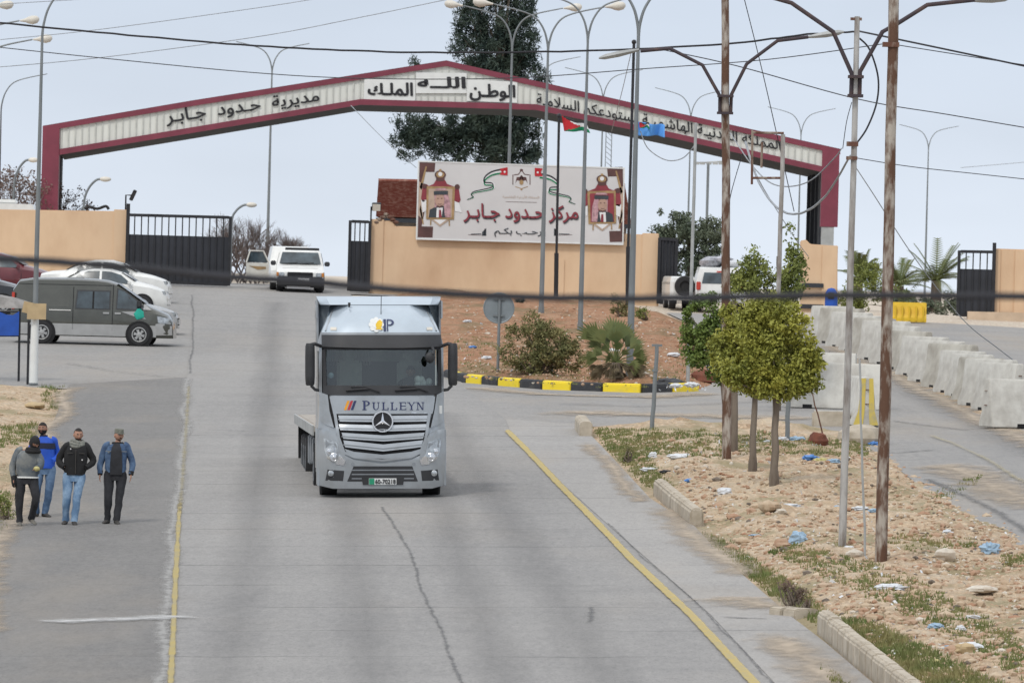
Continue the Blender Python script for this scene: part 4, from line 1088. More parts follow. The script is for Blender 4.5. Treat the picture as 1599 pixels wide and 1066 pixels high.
# bumper
def bsurf(x, z):
    p = tsurf(x, z); p.y -= 0.04; return p
b = MB(); patch(b, TP((150, 672), (200, 684), (246, 700), (262, 740), (290, 800), (330, 820), (464, 838), (600, 820), (640, 800), (668, 740), (684, 700), (720, 684), (764, 672), (766, 800), (764, 940), (700, 956), (230, 956), (158, 940), (154, 800)), bsurf, 0.03, 0.09, (0.1, 0.1)); b.build('bumper', 'truck_silver', truck, smooth=45)
for s in (-1, 1): MB().box((s * 1.25, 0.62, 0.80), (0.06, 0.75, 1.15)).build('bumper_side', 'truck_silver', truck, bevel=0.02)
b = MB(); patch(b, TP((328, 850), (605, 850), (632, 922), (298, 922)), bsurf, 0.036, 0.02, (0.1, 0.1)); b.build('lower_intake', 'black_plastic', truck)
b = MB()
for yy in (866, 886, 906): patch(b, TP((320, yy), (612, yy), (613, yy + 5), (318, yy + 5)), bsurf, 0.042, 0.01, (0.2, 0.1))
b.build('intake_bar', 'truck_grey', truck)
for q in ([(206, 866), (284, 872), (278, 920), (196, 918)], [(726, 866), (646, 872), (652, 920), (734, 918)]):
    b = MB(); patch(b, TP(*q), bsurf, 0.036, 0.02); rc = b.build('fog_lamp_recess', 'black_plastic', truck)
    cx = sum(p[0] for p in q) / 4 + (-20 if q[0][0] < 400 else 20); c_ = bsurf(tx(cx), tz(884)) - Vector((0, .05, 0))
    MB().lathe([(0.0, -.03), (0.055, -.03), (0.06, 0.01), (0.04, .02), (0, .02)], 14, Matrix.Translation(c_) @ Matrix.Rotation(R(90), 4, 'X')).build('fog_lamp', 'lamp_clear', rc)
b = MB(); patch(b, TP((365, 900), (567, 900), (562, 938), (372, 938)), bsurf, 0.05, 0.03); b.build('plate_holder', 'black_plastic', truck)
pc = lambda x, y, k: bsurf(tx(x), tz(y)) - Vector((0, k, 0))
b = MB(); b.prism([pc(400, 907, .058), pc(530, 907, .058), pc(530, 937, .058), pc(400, 937, .058)], (0, .006, 0)); lp = b.build('licence_plate', 'plate_white', truck)
b = MB(); b.prism([pc(401, 908, .061), pc(426, 908, .061), pc(426, 936, .061), pc(401, 936, .061)], (0, .003, 0)); b.build('plate_strip', 'plate_green', lp)
b = MB(); text_quad(b, '60-70218', pc(430, 912, .062), pc(526, 912, .062), pc(526, 933, .062), pc(430, 933, .062), bold=.02, arabic=False); b.build('plate_number', 'ink_black', lp, smooth=0, fix=False)
# headlights
for q, sgn in (([(187, 718), (250, 738), (262, 795), (290, 822), (280, 842), (240, 838), (205, 815), (190, 770)], -1), ([(743, 718), (680, 738), (668, 795), (640, 822), (650, 842), (690, 838), (725, 815), (740, 770)], 1)):
    b = MB(); patch(b, TP(*q), bsurf, 0.04, 0.03, (0.05, 0.05)); hl = b.build('headlight', 'lamp_clear', truck, smooth=40)
    q2 = [(x * 0.86 + 0.14 * (226 if sgn < 0 else 704), y * .8 + .2 * 752) for x, y in q[:3]] + [((206, 752) if sgn < 0 else (724, 752))]
    b = MB(); patch(b, TP(*[(x, y) for x, y in (((196, 728), (244, 742), (250, 764), (198, 764)) if sgn < 0 else ((734, 728), (686, 742), (680, 764), (732, 764)))]), bsurf, 0.044, 0.01); b.build('lamp_housing', 'truck_grey', hl)
    for cx, cy, r in (((236, 808, .085), (215, 782, .06)) if sgn < 0 else ((694, 808, .085), (715, 782, .06))):
        c_ = bsurf(tx(cx), tz(cy)) - Vector((0, .05, 0)); M_ = Matrix.Translation(c_) @ Matrix.Rotation(R(90), 4, 'X')
        MB().lathe([(0, -.03), (r, -.03), (r, .006), (r * .86, .012), (r * .8, .002), (r * .4, .004), (r * .35, .014), (0, .018)], 20, M_).build('lamp_lens', 'chrome', hl, smooth=25)
    q3 = [(262, 800), (290, 822), (282, 846), (244, 842)] if sgn < 0 else [(668, 800), (640, 822), (648, 846), (686, 842)]
    b = MB(); patch(b, TP(*q3), bsurf, 0.046, 0.01); b.build('indicator', 'chrome', hl)
b = MB(); patch(b, TP((736, 566), (750, 566), (750, 604), (736, 604)), tsurf, 0.05, .01); b.build('side_sticker', 'panel_white', truck)
b = MB()
for x in (324, 612): c_ = bsurf(tx(x), tz(840)) - Vector((0, .03, 0)); b.lathe([(0, 0), (.035, 0), (.035, .008), (0, .008)], 12, Matrix.Translation(c_) @ Matrix.Rotation(R(90), 4, 'X'))
b.build('tow_cover', 'truck_grey', truck)
# mirrors
for s in (-1, 1):
    b = MB(); b.tube([(s * 1.2, .55, 3.0), (s * 1.33, .42, 3.05), (s * 1.44, .4, 3.02)], .035, 8); b.tube([(s * 1.2, .5, 2.12), (s * 1.32, .42, 2.14), (s * 1.40, .4, 2.22)], .032, 8)
    rt = b.build('mirror_arm', 'black_plastic', truck)
    rings = []
    for z, k in ((2.22, .7), (2.25, .9), (2.4, 1), (2.8, 1), (3.0, .95), (3.06, .75)):
        cx = s * 1.42; hw = 0.098 * k
        rings.append([Vector((cx + hw * math.cos(a) * 1.0, .42 + .11 * k * math.sin(a) + .02, z)) for a in [2 * math.pi * i / 14 for i in range(14)]])
    MB().loft(rings).build('mirror_housing', 'black_plastic', truck, smooth=50)
b = MB().tube([(1.0, .28, 2.98), (1.03, .1, 2.9), (1.0, .05, 2.84)], .03, 8); b.sph((0.95, .08, 2.78), (.10, .06, .11), 12, 8); b.build('front_mirror', 'black_plastic', truck)
# wheels and chassis
def wheel(parent, x, y, r, wd_, out, rim='truck_grey', name='wheel', n=28, spokes=0):
    M_ = Matrix.Translation((x, y, r)) @ Matrix.Rotation(R(90), 4, 'Y')
    w_ = wd_ / 2
    t = MB().lathe([(r * .55, -w_), (r * .93, -w_), (r, -w_ * .8), (r, w_ * .8), (r * .93, w_), (r * .55, w_), (r * .5, 0), (r * .55, -w_)], n, M_, cap=False).build(name, 'black_rubber', parent, smooth=40)
    e = w_ * out
    b = MB().lathe([(0, e * .7), (r * .2, e * .75), (r * .25, e * .55), (r * .48, e * .6), (r * .56, e * 1.02), (r * .6, e * 1.0), (r * .6, e * .5), (0, e * .5)] if spokes == 0 else [(0, e * .9), (r * .12, e * .9), (r * .16, e * .7), (r * .52, e * .62), (r * .58, e * 1.03), (r * .62, e * 1.0), (r * .62, e * .5), (0, e * .5)], n, M_)
    rim_ = b.build('rim', rim, t, smooth=30)
    if spokes:
        b = MB()
        for k in range(spokes):
            a = 2 * math.pi * (k + .5) / spokes; u_ = Vector((0, math.cos(a), math.sin(a))); v_ = Vector((0, -math.sin(a), math.cos(a)))
            c_ = Vector((x + e * .74, y, r)); b.prism([c_ + u_ * r * .28 + v_ * r * .07, c_ + u_ * r * .5 + v_ * r * .13, c_ + u_ * r * .5 - v_ * r * .13, c_ + u_ * r * .28 - v_ * r * .07], (e * .03, 0, 0))
        b.build('rim_hole', 'dark_hole', t, smooth=0)
    return t
for x in (-1.03, 1.03): wheel(truck, x, 1.35, 0.5, 0.34, 1 if x > 0 else -1)
for x in (-1.0, 1.0):
    for y in (5.1, 10.8, 12.1, 13.4): wheel(truck, x, y, 0.5, 0.42, 1 if x > 0 else -1)
b = MB()
for x in (-.42, .42): b.box((x, 4.0, .85), (.1, 6.6, .25))
b.box((0, 1.35, .5), (2.0, .14, .14)); b.box((0, .6, .45), (2.1, .5, .12)); b.build('chassis', 'dark_hole', truck)
b = MB().box((0, 9.6, 1.30), (2.52, 13.2, .10)); 
for i in range(44): b.box((0, 3.15 + i * .3, 1.354), (2.36, .27, .012))
b.build('deck', 'wood_bed', truck, smooth=0)
for s in (-1, 1): MB().box((s * 1.275, 9.6, 1.27), (0.03, 13.2, .2)).build('deck_rail', 'galv_pale', truck)
b = MB()
for x in (-.5, .5): b.box((x, 9.8, 1.0), (.12, 12.6, .45))
for i in range(9): b.box((0, 3.6 + i * 1.5, 1.16), (2.4, .1, .14))
b.build('trailer_beam', 'dark_hole', truck)
for i, (y, h) in enumerate(((3.4, .62), (4.3, .66), (6.7, .5), (8.2, .5), (9.6, .6))): b = MB(); b.box((-1.12, y, 1.0 - h / 2 + .05), (.12, .5 if i > 1 else .35, h)); b.build('side_locker', 'truck_grey', truck, bevel=.02)
b = MB().box((0, 16.1, .75), (2.4, .08, .9)); b.build('rear_guard', 'dark_hole', truck)
b = MB()
for y in (5.1,): 
    for s in (-1, 1): b.tube([(s * 1.05, y - .6, .55), (s * 1.05, y - .45, .95), (s * 1.05, y, 1.1), (s * 1.05, y + .45, .95), (s * 1.05, y + .6, .55)], .22, 6, flat=.1)
b.build('mudguard', 'black_plastic', truck)

# ================================================================== CARS
def carbody(parent, st, wmax, m, name='body', zs=0.30, flare=0.0):
    """stations along the car: (x, z_top, z_belt, half-width factor at the top)"""
    rings = []
    for x, zt, zb, kt, kw in st:
        W = wmax / 2 * kw
        rings.append([Vector((x, y, z)) for y, z in ((-W * .9, zs - .06), (-W * .985, zs + .08), (-W, (zs + zb) / 2), (-W * .985, zb), (-W * kt, zt - .05), (-W * kt * .85, zt), (0, zt + .025), (W * kt * .85, zt), (W * kt, zt - .05), (W * .985, zb), (W, (zs + zb) / 2), (W * .985, zs + .08), (W * .9, zs - .06))])
    return MB().loft(rings).build(name, m, parent, smooth=38)
def side_surf(wmax, st):
    def f(x, z):
        for a, c in zip(st, st[1:]):
            if x <= c[0] or c is st[-1]:
                t = min(1, max(0, (x - a[0]) / (c[0] - a[0]))); q = [a[i] + (c[i] - a[i]) * t for i in range(5)]; break
        W = wmax / 2 * q[4]
        if z <= q[2]: y = W * (1 - .015 * abs(z - q[2] * .6) / .4)
        else: y = W * .985 + (W * q[3] - W * .985) * min(1, (z - q[2]) / max(.05, q[1] - .05 - q[2]))
        return Vector((x, -y, z))
    return f
def arch(parent, x, r, ys, wd_):
    for s in ys:
        M_ = Matrix.Translation((x, s * wd_, r)) @ Matrix.Rotation(R(90), 4, 'X')
        MB().lathe([(0, -.02), (r * 1.22, -.02), (r * 1.22, .02), (0, .02)], 24, M_).build('wheel_arch', 'dark_hole', parent)
def cwheel(parent, x, side, r, wd_, W, rim='silver_paint', spokes=5):
    M_ = Matrix.Translation((x, side * (W - wd_ / 2 + .045), r)) @ Matrix.Rotation(R(90), 4, 'X'); w_ = wd_ / 2
    o = -1 if side > 0 else 1
    t = MB().lathe([(r * .5, -w_), (r * .92, -w_), (r, -w_ * .75), (r, w_ * .75), (r * .92, w_), (r * .5, w_), (r * .45, 0), (r * .5, -w_)], 24, M_, cap=False).build('wheel', 'black_rubber', parent, smooth=40)
    e = w_ * o
    MB().lathe([(0, e * 1.0), (r * .15, e * .98), (r * .2, e * .86), (r * .5, e * .86), (r * .6, e * 1.06), (r * .66, e * 1.03), (r * .66, e * .4), (0, e * .4)], 24, M_).build('rim', rim, t)
    b = MB()
    for k in range(spokes):
        a = 2 * math.pi * (k + .3) / spokes; u_ = Vector((math.cos(a), 0, math.sin(a))); v_ = Vector((-math.sin(a), 0, math.cos(a)))
        c_ = Vector((x, side * (W - wd_ / 2 + .045) + side * w_ * .88, r)); b.prism([c_ + u_ * r * .26 + v_ * r * .04, c_ + u_ * r * .50 + v_ * r * .11, c_ + u_ * r * .50 - v_ * r * .11, c_ + u_ * r * .26 - v_ * r * .04], (0, side * .012, 0))
    b.build('rim_hole', 'dark_hole', t, smooth=0)
def car_common(root, W, wb, r, rim='silver_paint', spokes=5):
    for x in wb:
        arch(root, x, r, (-1, 1), W / 2 + .002)
        for s in (-1, 1): cwheel(root, x, s, r, .21, W / 2, rim, spokes)
def glasspatch(root, sf, poly, off=.012, name='side_window', m='car_glass', both=True):
    b = MB(); patch(b, poly, sf, off, .02, (.3, .2)); b.build(name, m, root, smooth=40)
    if both:
        b = MB(); patch(b, poly, lambda x, z: Vector((sf(x, z).x, -sf(x, z).y, z)), off, .02, (.3, .2), dirv=(0, -1, 0)); b.build(name, m, root, smooth=40)

# olive van, nose to the right; x measured from the rear wheel
vr = thing('parked_van', 'dark olive van with silver lower body and a teal cloth at its front door', 'van', P(66, 536), R(-1.5)); vr.location.y += 0.9
VS = [(-.95, .95, .9, .97, .9), (-.9, 1.60, 1.02, .84, .95), (-.72, 1.86, 1.03, .82, .98), (-.3, 1.93, 1.03, .80, 1), (.8, 1.95, 1.03, .80, 1), (1.6, 1.93, 1.03, .80, 1), (1.9, 1.90, 1.03, .80, 1), (2.15, 1.83, 1.03, .80, 1), (2.4, 1.70, 1.03, .81, 1), (2.7, 1.49, 1.03, .82, 1), (3.02, 1.25, 1.02, .85, 1), (3.2, 1.15, .99, .87, .99), (3.4, 1.07, .95, .88, .98), (3.72, .93, .86, .9, .93), (3.86, .72, .68, .95, .86), (3.9, .5, .45, .95, .83)]
carbody(vr, VS, 1.80, 'olive_paint'); vsf = side_surf(1.80, VS); car_common(vr, 1.80, (0, 2.9), .335, spokes=6)
for sg in (1, -1):
    b = MB()
    sf2 = vsf if sg > 0 else (lambda x, z: Vector((vsf(x, z).x, -vsf(x, z).y, z)))
    for q in ([(-.93, .27), (3.40, .27), (3.40, .61), (-.93, .61)], [(3.36, .32), (3.88, .34), (3.86, .6), (3.6, .7), (3.38, .66)]):
        patch(b, q, sf2, .008, .02, (.3, .2), dirv=(0, sg, 0))
    b.build('lower_cladding', 'silver_paint', vr, smooth=40)
glasspatch(vr, vsf, [(.96, 1.05), (2.02, 1.05), (2.02, 1.62), (1.01, 1.62)], off=.008, name='window_gasket', m='black_plastic'); glasspatch(vr, vsf, [(2.18, 1.06), (3.12, 1.04), (2.86, 1.32), (2.42, 1.65), (2.2, 1.70)], off=.008, name='window_gasket', m='black_plastic'); glasspatch(vr, vsf, [(1.0, 1.08), (1.98, 1.08), (1.98, 1.58), (1.05, 1.58)]); glasspatch(vr, vsf, [(2.22, 1.1), (3.05, 1.08), (2.83, 1.3), (2.42, 1.6), (2.24, 1.66)], name='door_window')
b = MB(); sf = vsf
for q in ([(1.48, 1.08), (1.53, 1.08), (1.53, 1.58), (1.48, 1.58)],): patch(b, q, sf, .02, .02)
for q in ([(2.08, .45), (2.10, .45), (2.10, 1.8), (2.08, 1.8)], [(.90, .45), (.92, .45), (.92, 1.7), (.90, 1.7)], [(-.75, 1.75), (2.05, 1.76), (2.05, 1.775), (-.75, 1.765)]): patch(b, q, sf, .008, .01)
b.build('door_seam', 'dark_hole', vr)
b = MB(); patch(b, [(-.7, 1.1), (.8, 1.1), (.8, 1.6), (-.62, 1.6)], sf, .006, .01, (.3, .2)); b.build('rear_side_panel', 'olive_paint', vr)
b = MB(); b.tube([vsf(.2, 1.0), vsf(.85, 1.0)], .02, 6); b.build('sliding_rail', 'silver_paint', vr)
for x in (2.25, 1.9): b = MB(); q = vsf(x, .95); b.box((q.x, q.y - .02, q.z), (.18, .03, .05)); b.build('door_handle', 'silver_paint', vr)
b = MB().add([(2.2, -.66, 1.81), (2.2, .66, 1.81), (3.05, .72, 1.24), (3.05, -.72, 1.24)], [(0, 1, 2, 3)]); [setattr(v, 'z', v.z + .035) for v in b.v]; b.build('windscreen', 'car_glass', vr)
b = MB(); q = vsf(2.98, 1.2); b.box((q.x - .1, q.y - .12, q.z + .05), (.14, .2, .2)); b.build('mirror', 'black_plastic', vr, bevel=.03)
b = MB(); patch(b, [(3.0, 1.08), (3.25, 1.07), (3.02, 1.25)], vsf, .02, .01); b.build('corner_trim', 'silver_paint', vr)
b = MB(); q = vsf(2.9, 1.0); b.sph((q.x, q.y - .03, q.z - .05), (.15, .03, .16), 10, 6, fn=lambda d: 1 + .2 * math.sin(5 * d.x + 3 * d.z)); b.build('teal_cloth', 'teal_cloth', vr)
b = MB(); patch(b, [(2.35, 1.0), (2.8, 1.02), (3.1, .8), (2.9, .82)], vsf, .014, .01); b.build('bare_patch', 'silver_paint', vr)
b = MB(); patch(b, [(3.45, .7), (3.84, .66), (3.74, .84), (3.42, .9)], vsf, .02, .03); b.box((3.83, -.5, .74), (.1, .3, .14)); b.build('headlight', 'lamp_clear', vr)
b = MB().box((.9, 0, 1.97), (.5, .5, .04)); b.build('roof_vent', 'silver_paint', vr, bevel=.01)
b = MB(); b.box((-.88, -.8, 1.25), (.08, .12, .5)); b.build('tail_light', 'tail_red', vr)

def sedan(px, py, name, label, m, W=1.72, L=4.5, rz=0, hgt=1.42, dy=0.0, group=None):
    r_ = thing(name, label, 'car', P(px, py), rz, group); r_.location.y += dy
    s_ = hgt / 1.42; f_ = L / 4.5      # x=0 at the front bumper, car extends towards -x
    S = [(-4.5, .62, .58, .95, .84), (-4.42, .92, .86, .9, .9), (-4.1, 1.0, .9, .86, .96), (-3.6, 1.04, .92, .82, 1), (-3.05, 1.32, .93, .76, 1), (-2.6, 1.41, .93, .74, 1), (-2.0, 1.42, .93, .74, 1), (-1.55, 1.30, .92, .75, 1), (-1.1, 1.04, .91, .8, 1), (-.6, .93, .86, .82, .98), (-.2, .80, .76, .86, .92), (-.05, .66, .62, .9, .84), (0, .45, .42, .92, .8)]
    S = [(a * f_, zt * s_, zb * s_, k, w_) for a, zt, zb, k, w_ in S]
    carbody(r_, S, W, m, zs=.27); f = side_surf(W, S); car_common(r_, W, (-.85 * f_, -3.5 * f_), .31)
    sc2 = lambda q: [(x * f_, z * s_) for x, z in q]
    glasspatch(r_, f, sc2([(-2.28, .98), (-1.25, .97), (-1.62, 1.25), (-1.95, 1.34), (-2.28, 1.36)]))
    glasspatch(r_, f, sc2([(-3.35, 1.0), (-2.36, .98), (-2.36, 1.36), (-2.75, 1.35), (-3.05, 1.25)]))
    b = MB()
    for x0 in (-1.2, -2.32, -3.2): patch(b, sc2([(x0, .42), (x0 + .015, .42), (x0 + .015, .95), (x0, .95)]), f, .006, .01)
    b.build('door_seam', 'dark_hole', r_)
    for x0 in (-2.1, -3.1): b = MB(); q = f(x0 * f_, .86 * s_); b.box((q.x, q.y - .015, q.z), (.16, .03, .04)); b.build('door_handle', m, r_)
    T = lambda x, y, z: (x * f_, y * W / 1.72, z * s_ + .022)
    MB().add([T(-1.6, -.60, 1.315), T(-1.6, .60, 1.315), T(-1.12, .68, 1.06), T(-1.12, -.68, 1.06)], [(0, 1, 2, 3)]).build('windscreen', 'car_glass', r_)
    MB().add([T(-3.08, -.6, 1.32), T(-3.08, .6, 1.32), T(-3.58, .66, 1.06), T(-3.58, -.66, 1.06)], [(0, 1, 2, 3)]).build('rear_window', 'car_glass', r_)
    for s in (-1, 1): b = MB(); b.box((-1.3 * f_, s * (W / 2 + .06), 1.0 * s_), (.12, .18, .12)); b.build('mirror', m, r_, bevel=.03)
    for s in (-1, 1): b = MB(); b.box((-.17 * f_, s * .58, .70 * s_), (.22, .36, .13)); b.build('headlight', 'lamp_clear', r_, bevel=.03)
    b = MB().box((-.0, 0, .42), (.06, 1.3, .22)); b.build('bumper', m, r_, bevel=.04)
    return r_
sedan(264, 474, 'parked_car', 'white sedan parked furthest from the road beside the sliding gate', 'white_paint', L=4.5, rz=R(-3), dy=1.0)
sedan(261, 492, 'parked_car', 'white saloon with rounded hood parked right behind the olive van', 'white_paint', L=4.3, rz=R(-2), hgt=1.46, dy=1.0)
sedan(276, 524, 'parked_car', 'silver grey car whose nose shows past the front of the van', 'silver_paint', L=4.4, hgt=1.3, dy=1.2)
sedan(87, 466, 'parked_car', 'dark red car parked against the tan wall', 'red_car', L=4.4, rz=R(-4), hgt=1.5, dy=1.0)
sedan(46, 492, 'parked_car', 'black car between the red car and the van', 'black_car', L=4.4, rz=R(-3), hgt=1.5, dy=1.0)

# boxy 4x4 facing the camera and the vehicle behind with its door open
def jeep(px, py, name, label, W=1.72, H=1.72, rz=0.0, rear=False, low=False):
    r_ = thing(name, label, 'car', P(px, py), rz)
    ks = [(.34, -.02), (.55, 0), (.95, .02), (1.03, .12), (1.14, 1.15), (1.2, 1.3), (H - .05, 1.75), (H, 1.95)]
    if low: ks = [(.28, -.02), (.5, 0), (.72, .02), (.79, .12), (.98, 1.2), (1.03, 1.35), (H - .05, 1.8), (H, 2.0)]
    if rear: ks = [(.34, 0), (1.0, 0), (H - .3, .12), (H - .05, .2), (H, .35)]
    rings = []
    for i, (z, y) in enumerate(ks):
        zb_ = .99 if low else 1.1; w_ = W / 2 * (1 if z < zb_ else 1 - .16 * (z - zb_) / (H - zb_)); e = 4.3 if z < 1.1 else 4.2
        c_ = .12
        rings.append([Vector(p) for p in ((-w_, y + c_, z), (-w_ + c_, y, z), (w_ - c_, y, z), (w_, y + c_, z), (w_, e, z), (-w_, e, z))])
    MB().loft(rings).build('body', 'white_paint', r_, smooth=35)
    for s in (-1, 1):
        for y in (.75, 3.3): wheel(r_, s * (W / 2 - .13), y, .35, .25, s, 'silver_paint', n=20)
    return r_
jp = jeep(468, 456.5, 'pickup_car', 'cream white four wheel drive car with black bumper coming up the gate road', rz=R(2), H=1.55, low=True)
b = MB().box((0, -.10, .40), (1.70, .34, .34)); b.box((0, .0, .24), (1.5, .2, .12)); b.build('bumper', 'black_plastic', jp, bevel=.05)
b = MB().box((0, .0, .655), (.92, .07, .17)); gl_ = b.build('grille', 'dark_hole', jp)
b = MB()
for i in range(3): b.box((0, -.04, .60 + i * .05), (.86, .015, .012))
b.build('grille_bar', 'black_plastic', gl_)
for s in (-1, 1):
    MB().box((s * .53, .0, .66), (.09, .07, .15)).build('grille_side', 'white_paint', jp)
    MB().box((s * .68, .0, .655), (.20, .09, .14)).build('headlight', 'lamp_clear', jp, bevel=.02)
    MB().box((s * .83, .06, .655), (.08, .14, .15)).build('indicator', 'amber', jp)
    MB().box((s * .99, 1.15, 1.06), (.2, .1, .17)).build('mirror', 'black_plastic', jp, bevel=.03)
    b = MB().prism([(s * .87, 1.5, .98), (s * .87, 2.6, .98), (s * .765, 2.5, 1.45), (s * .77, 1.85, 1.45)], (s * .008, 0, 0)); b.build('side_window', 'car_glass', jp)
b = MB().box((.12, -.28, .46), (.42, .02, .11)); b.build('licence_plate', 'plate_white', jp)
b = MB().box((-.05, -.12, .20), (.85, .03, .13)); b.build('lower_plate', 'print_grey', jp)
b = MB().prism([(-.76, 1.28, 1.05), (.76, 1.28, 1.05), (.66, 1.74, 1.46), (-.66, 1.74, 1.46)], (0, -.02, .015)); b.build('windscreen', 'car_glass', jp)
b = MB().tube([(-.6, 1.2, 1.06), (-.1, 1.27, 1.10)], .012); b.tube([(.0, 1.2, 1.06), (.5, 1.27, 1.10)], .012); b.build('wiper', 'ink_black', jp)
b = MB().box((0, .6, .885), (1.3, .01, .02)); b.build('hood_seam', 'print_grey', jp)
j2 = jeep(456, 453, 'parked_car', 'pale car with its front door swung open standing behind the four wheel drive', W=1.6, H=1.62, rz=R(4), low=True)
MB().prism([(-.72, 1.28, 1.06), (.72, 1.28, 1.06), (.62, 1.74, 1.56), (-.62, 1.74, 1.56)], (0, -.02, .015)).build('windscreen', 'dark_hole', j2)
DOOR_K = len(j2.children)
b = MB(); b.prism([(-1.68, .66, .32), (-.84, 1.0, .30), (-.84, 1.0, .98), (-1.70, .66, .98)], (0, .06, 0)); b.build('open_door', 'cream_paint', j2)
b = MB().tube([(-.84, 1.0, .98), (-1.06, .93, 1.42), (-1.56, .72, 1.42), (-1.69, .67, .98)], .03, 6); dr = b.build('door_frame', 'cream_paint', j2)
b = MB().prism([(-.88, 1.0, 1.0), (-1.08, .92, 1.39), (-1.54, .74, 1.39), (-1.66, .69, 1.0)], (0, .01, 0)); b.build('door_window', 'car_glass', j2)
b = MB().prism([(-1.58, .69, .86), (-.95, .94, .84), (-.95, .94, .76), (-1.25, .82, .72)], (0, .01, 0)); b.build('door_decal', 'gold', j2)
for o_ in list(j2.children)[DOOR_K:]:
    o_.location = (.36, -1.2, .0)
# loaded white car leaving through the gate, seen from behind
j3 = jeep(1124, 487, 'loaded_car', 'white estate car seen from behind with luggage tied on its roof', W=1.8, H=1.62, rz=R(0), rear=True)
b = MB().add([(-.68, .02, 1.02), (.68, .02, 1.02), (.60, .13, 1.42), (-.60, .13, 1.42)], [(0, 1, 2, 3)]); [setattr(v, 'y', v.y - .03) for v in b.v]; b.build('rear_window', 'car_glass', j3)
for s in (-1, 1): b = MB().box((s * .80, -.01, .93), (.16, .08, .3)); b.build('tail_light', 'tail_red', j3, bevel=.02)
b = MB().box((.0, .08, 1.46), (.3, .06, .05)); b.build('brake_light', 'tail_red', j3)
b = MB().box((0, -.04, .72), (.5, .03, .12)); b.build('licence_plate', 'plate_white', j3); b = MB().box((0, -.05, .45), (1.7, .16, .2)); b.build('bumper', 'white_paint', j3, bevel=.04)
b = MB()
for x in (-.6, .6): b.tube([(x, .6, 1.56), (x, 2.6, 1.56)], .02, 6)
b.build('roof_rack', 'galv', j3)
bm_ = [('luggage_bundle', 'large white sack tied at the left of the car roof', 'foil', (-.35, 1.3, 1.78), (.42, .8, .24)), ('luggage_bundle', 'pale sack with purple stripe on the right of the car roof', 'bag_white', (.38, 1.2, 1.75), (.36, .7, .2)), ('luggage_bundle', 'blue grey bag lying across the top of the roof load', 'foil', (.05, 1.0, 1.9), (.4, .5, .14))]
for nm, lb, m, c_, r3 in bm_:
    o_ = MB().sph((0, 0, 0), r3, 14, 10, fn=lambda d: 1 + .18 * noise.noise(d * 2.5 + Vector(c_)) + .1 * noise.noise(d * 6)).build(nm, m)
    o_.matrix_basis = j3.matrix_basis @ Matrix.Translation(c_); tag(o_, lb, 'luggage')
# white off-road car with a spare wheel beside it
j4 = jeep(1066, 483, 'parked_car', 'white off road car with black spare wheel on its back behind the gate leaf', W=.95, H=1.2, rz=R(3), rear=True)
M_ = Matrix.Translation((.05, -.12, .85)) @ Matrix.Rotation(R(90), 4, 'X'); t = MB().lathe([(0, -.1), (.34, -.1), (.38, 0), (.34, .1), (.2, .1), (.16, .02), (0, .02)], 24, M_); t.build('spare_wheel', 'black_rubber', j4)
# vehicle roof behind the left wall
vb = thing('white_van', 'white van whose roof shows over the tan wall at the left', 'van', Vector((pp(14, 330, 303).x, 303, g(pp(14, 330, 303).x, 303))))
zt = pp(14, 318, 303).z - vb.location.z
rings = [[Vector((x * k, y, z)) for x, y in ((-1.6, 0), (1.0, 0), (1.0, 1.9), (-1.6, 1.9))] for z, k in ((.4, 1), (zt - .45, 1), (zt - .1, .93), (zt, .85))]
MB().loft(rings).build('body', 'white_paint', vb, smooth=40); b = MB().box((-.2, .9, zt + .08), (.9, 1, .16)); b.build('roof_box', 'white_paint', vb, bevel=.05)
for x in (-1.1, .6): wheel(vb, 0, 0, .35, .22, 1, n=16).location = (x, .0, 0)

# ================================================================== STREET LAMPS
ARM = [(0, -.35), (.03, -.05), (.16, .40), (.45, .80), (.95, 1.02), (1.9, 1.24)]
def lamp_at(X, Y, hf, label, arms=(-1, 1), heads=True, r=0.085, sc=1.0, m='galv', rot=0.0, small=False, group=None, lowpaint=False, zb=None):
    z0 = g(X, Y) if zb is None else zb
    root = thing('street_lamp', label, 'street lamp', (X, Y, z0), rot, group)
    MB().tube([(0, 0, -.2), (0, 0, hf * .45), (0, 0, hf - .3)], [r * 1.25, r * .95, r * .55], 10).build('pole', m, root, smooth=60)
    MB().lathe([(r * 1.9, 0), (r * 1.9, .05), (r * 1.4, .08), (r * 1.35, .4)], 10).build('pole_base', m, root)
    for s in arms:
        pts = spline([(s * x * sc, 0, hf + z * sc) for x, z in ARM], 4)
        MB().tube(pts, [r * .55 - r * .25 * i / (len(pts) - 1) for i in range(len(pts))], 8).build('lamp_arm', m, root, smooth=60)
        if heads:
            e_ = pts[-1]; d = Vector((s, 0, .12)).normalized()
            b = MB(); MX = Matrix.Translation(e_ + d * .02) @ d.to_track_quat('X', 'Z').to_matrix().to_4x4()
            rings = []
            for x, w_, h in ((0, .05, .04), (.1, .07, .06), (.22, .10, .08), (.30, .15, .12), (.45, .175, .16), (.62, .16, .13), (.70, .06, .05)):
                rings.append([MX @ Vector((x, w_ * math.cos(a), (h * math.sin(a) * (1 if math.sin(a) > 0 else 1.25)) * (.9 if x > .2 else .7))) for a in [2 * math.pi * i / 12 for i in range(12)]])
            b.loft(rings).build('lamp_head', 'lamp_head', root, smooth=50)
    return root
def lamp_px(fx, fy, Y, label, hf=None, **k):
    f = pp(fx, fy, Y); z0 = g(f.x, Y)
    return lamp_at(f.x, Y, (f.z - z0), label, **k)
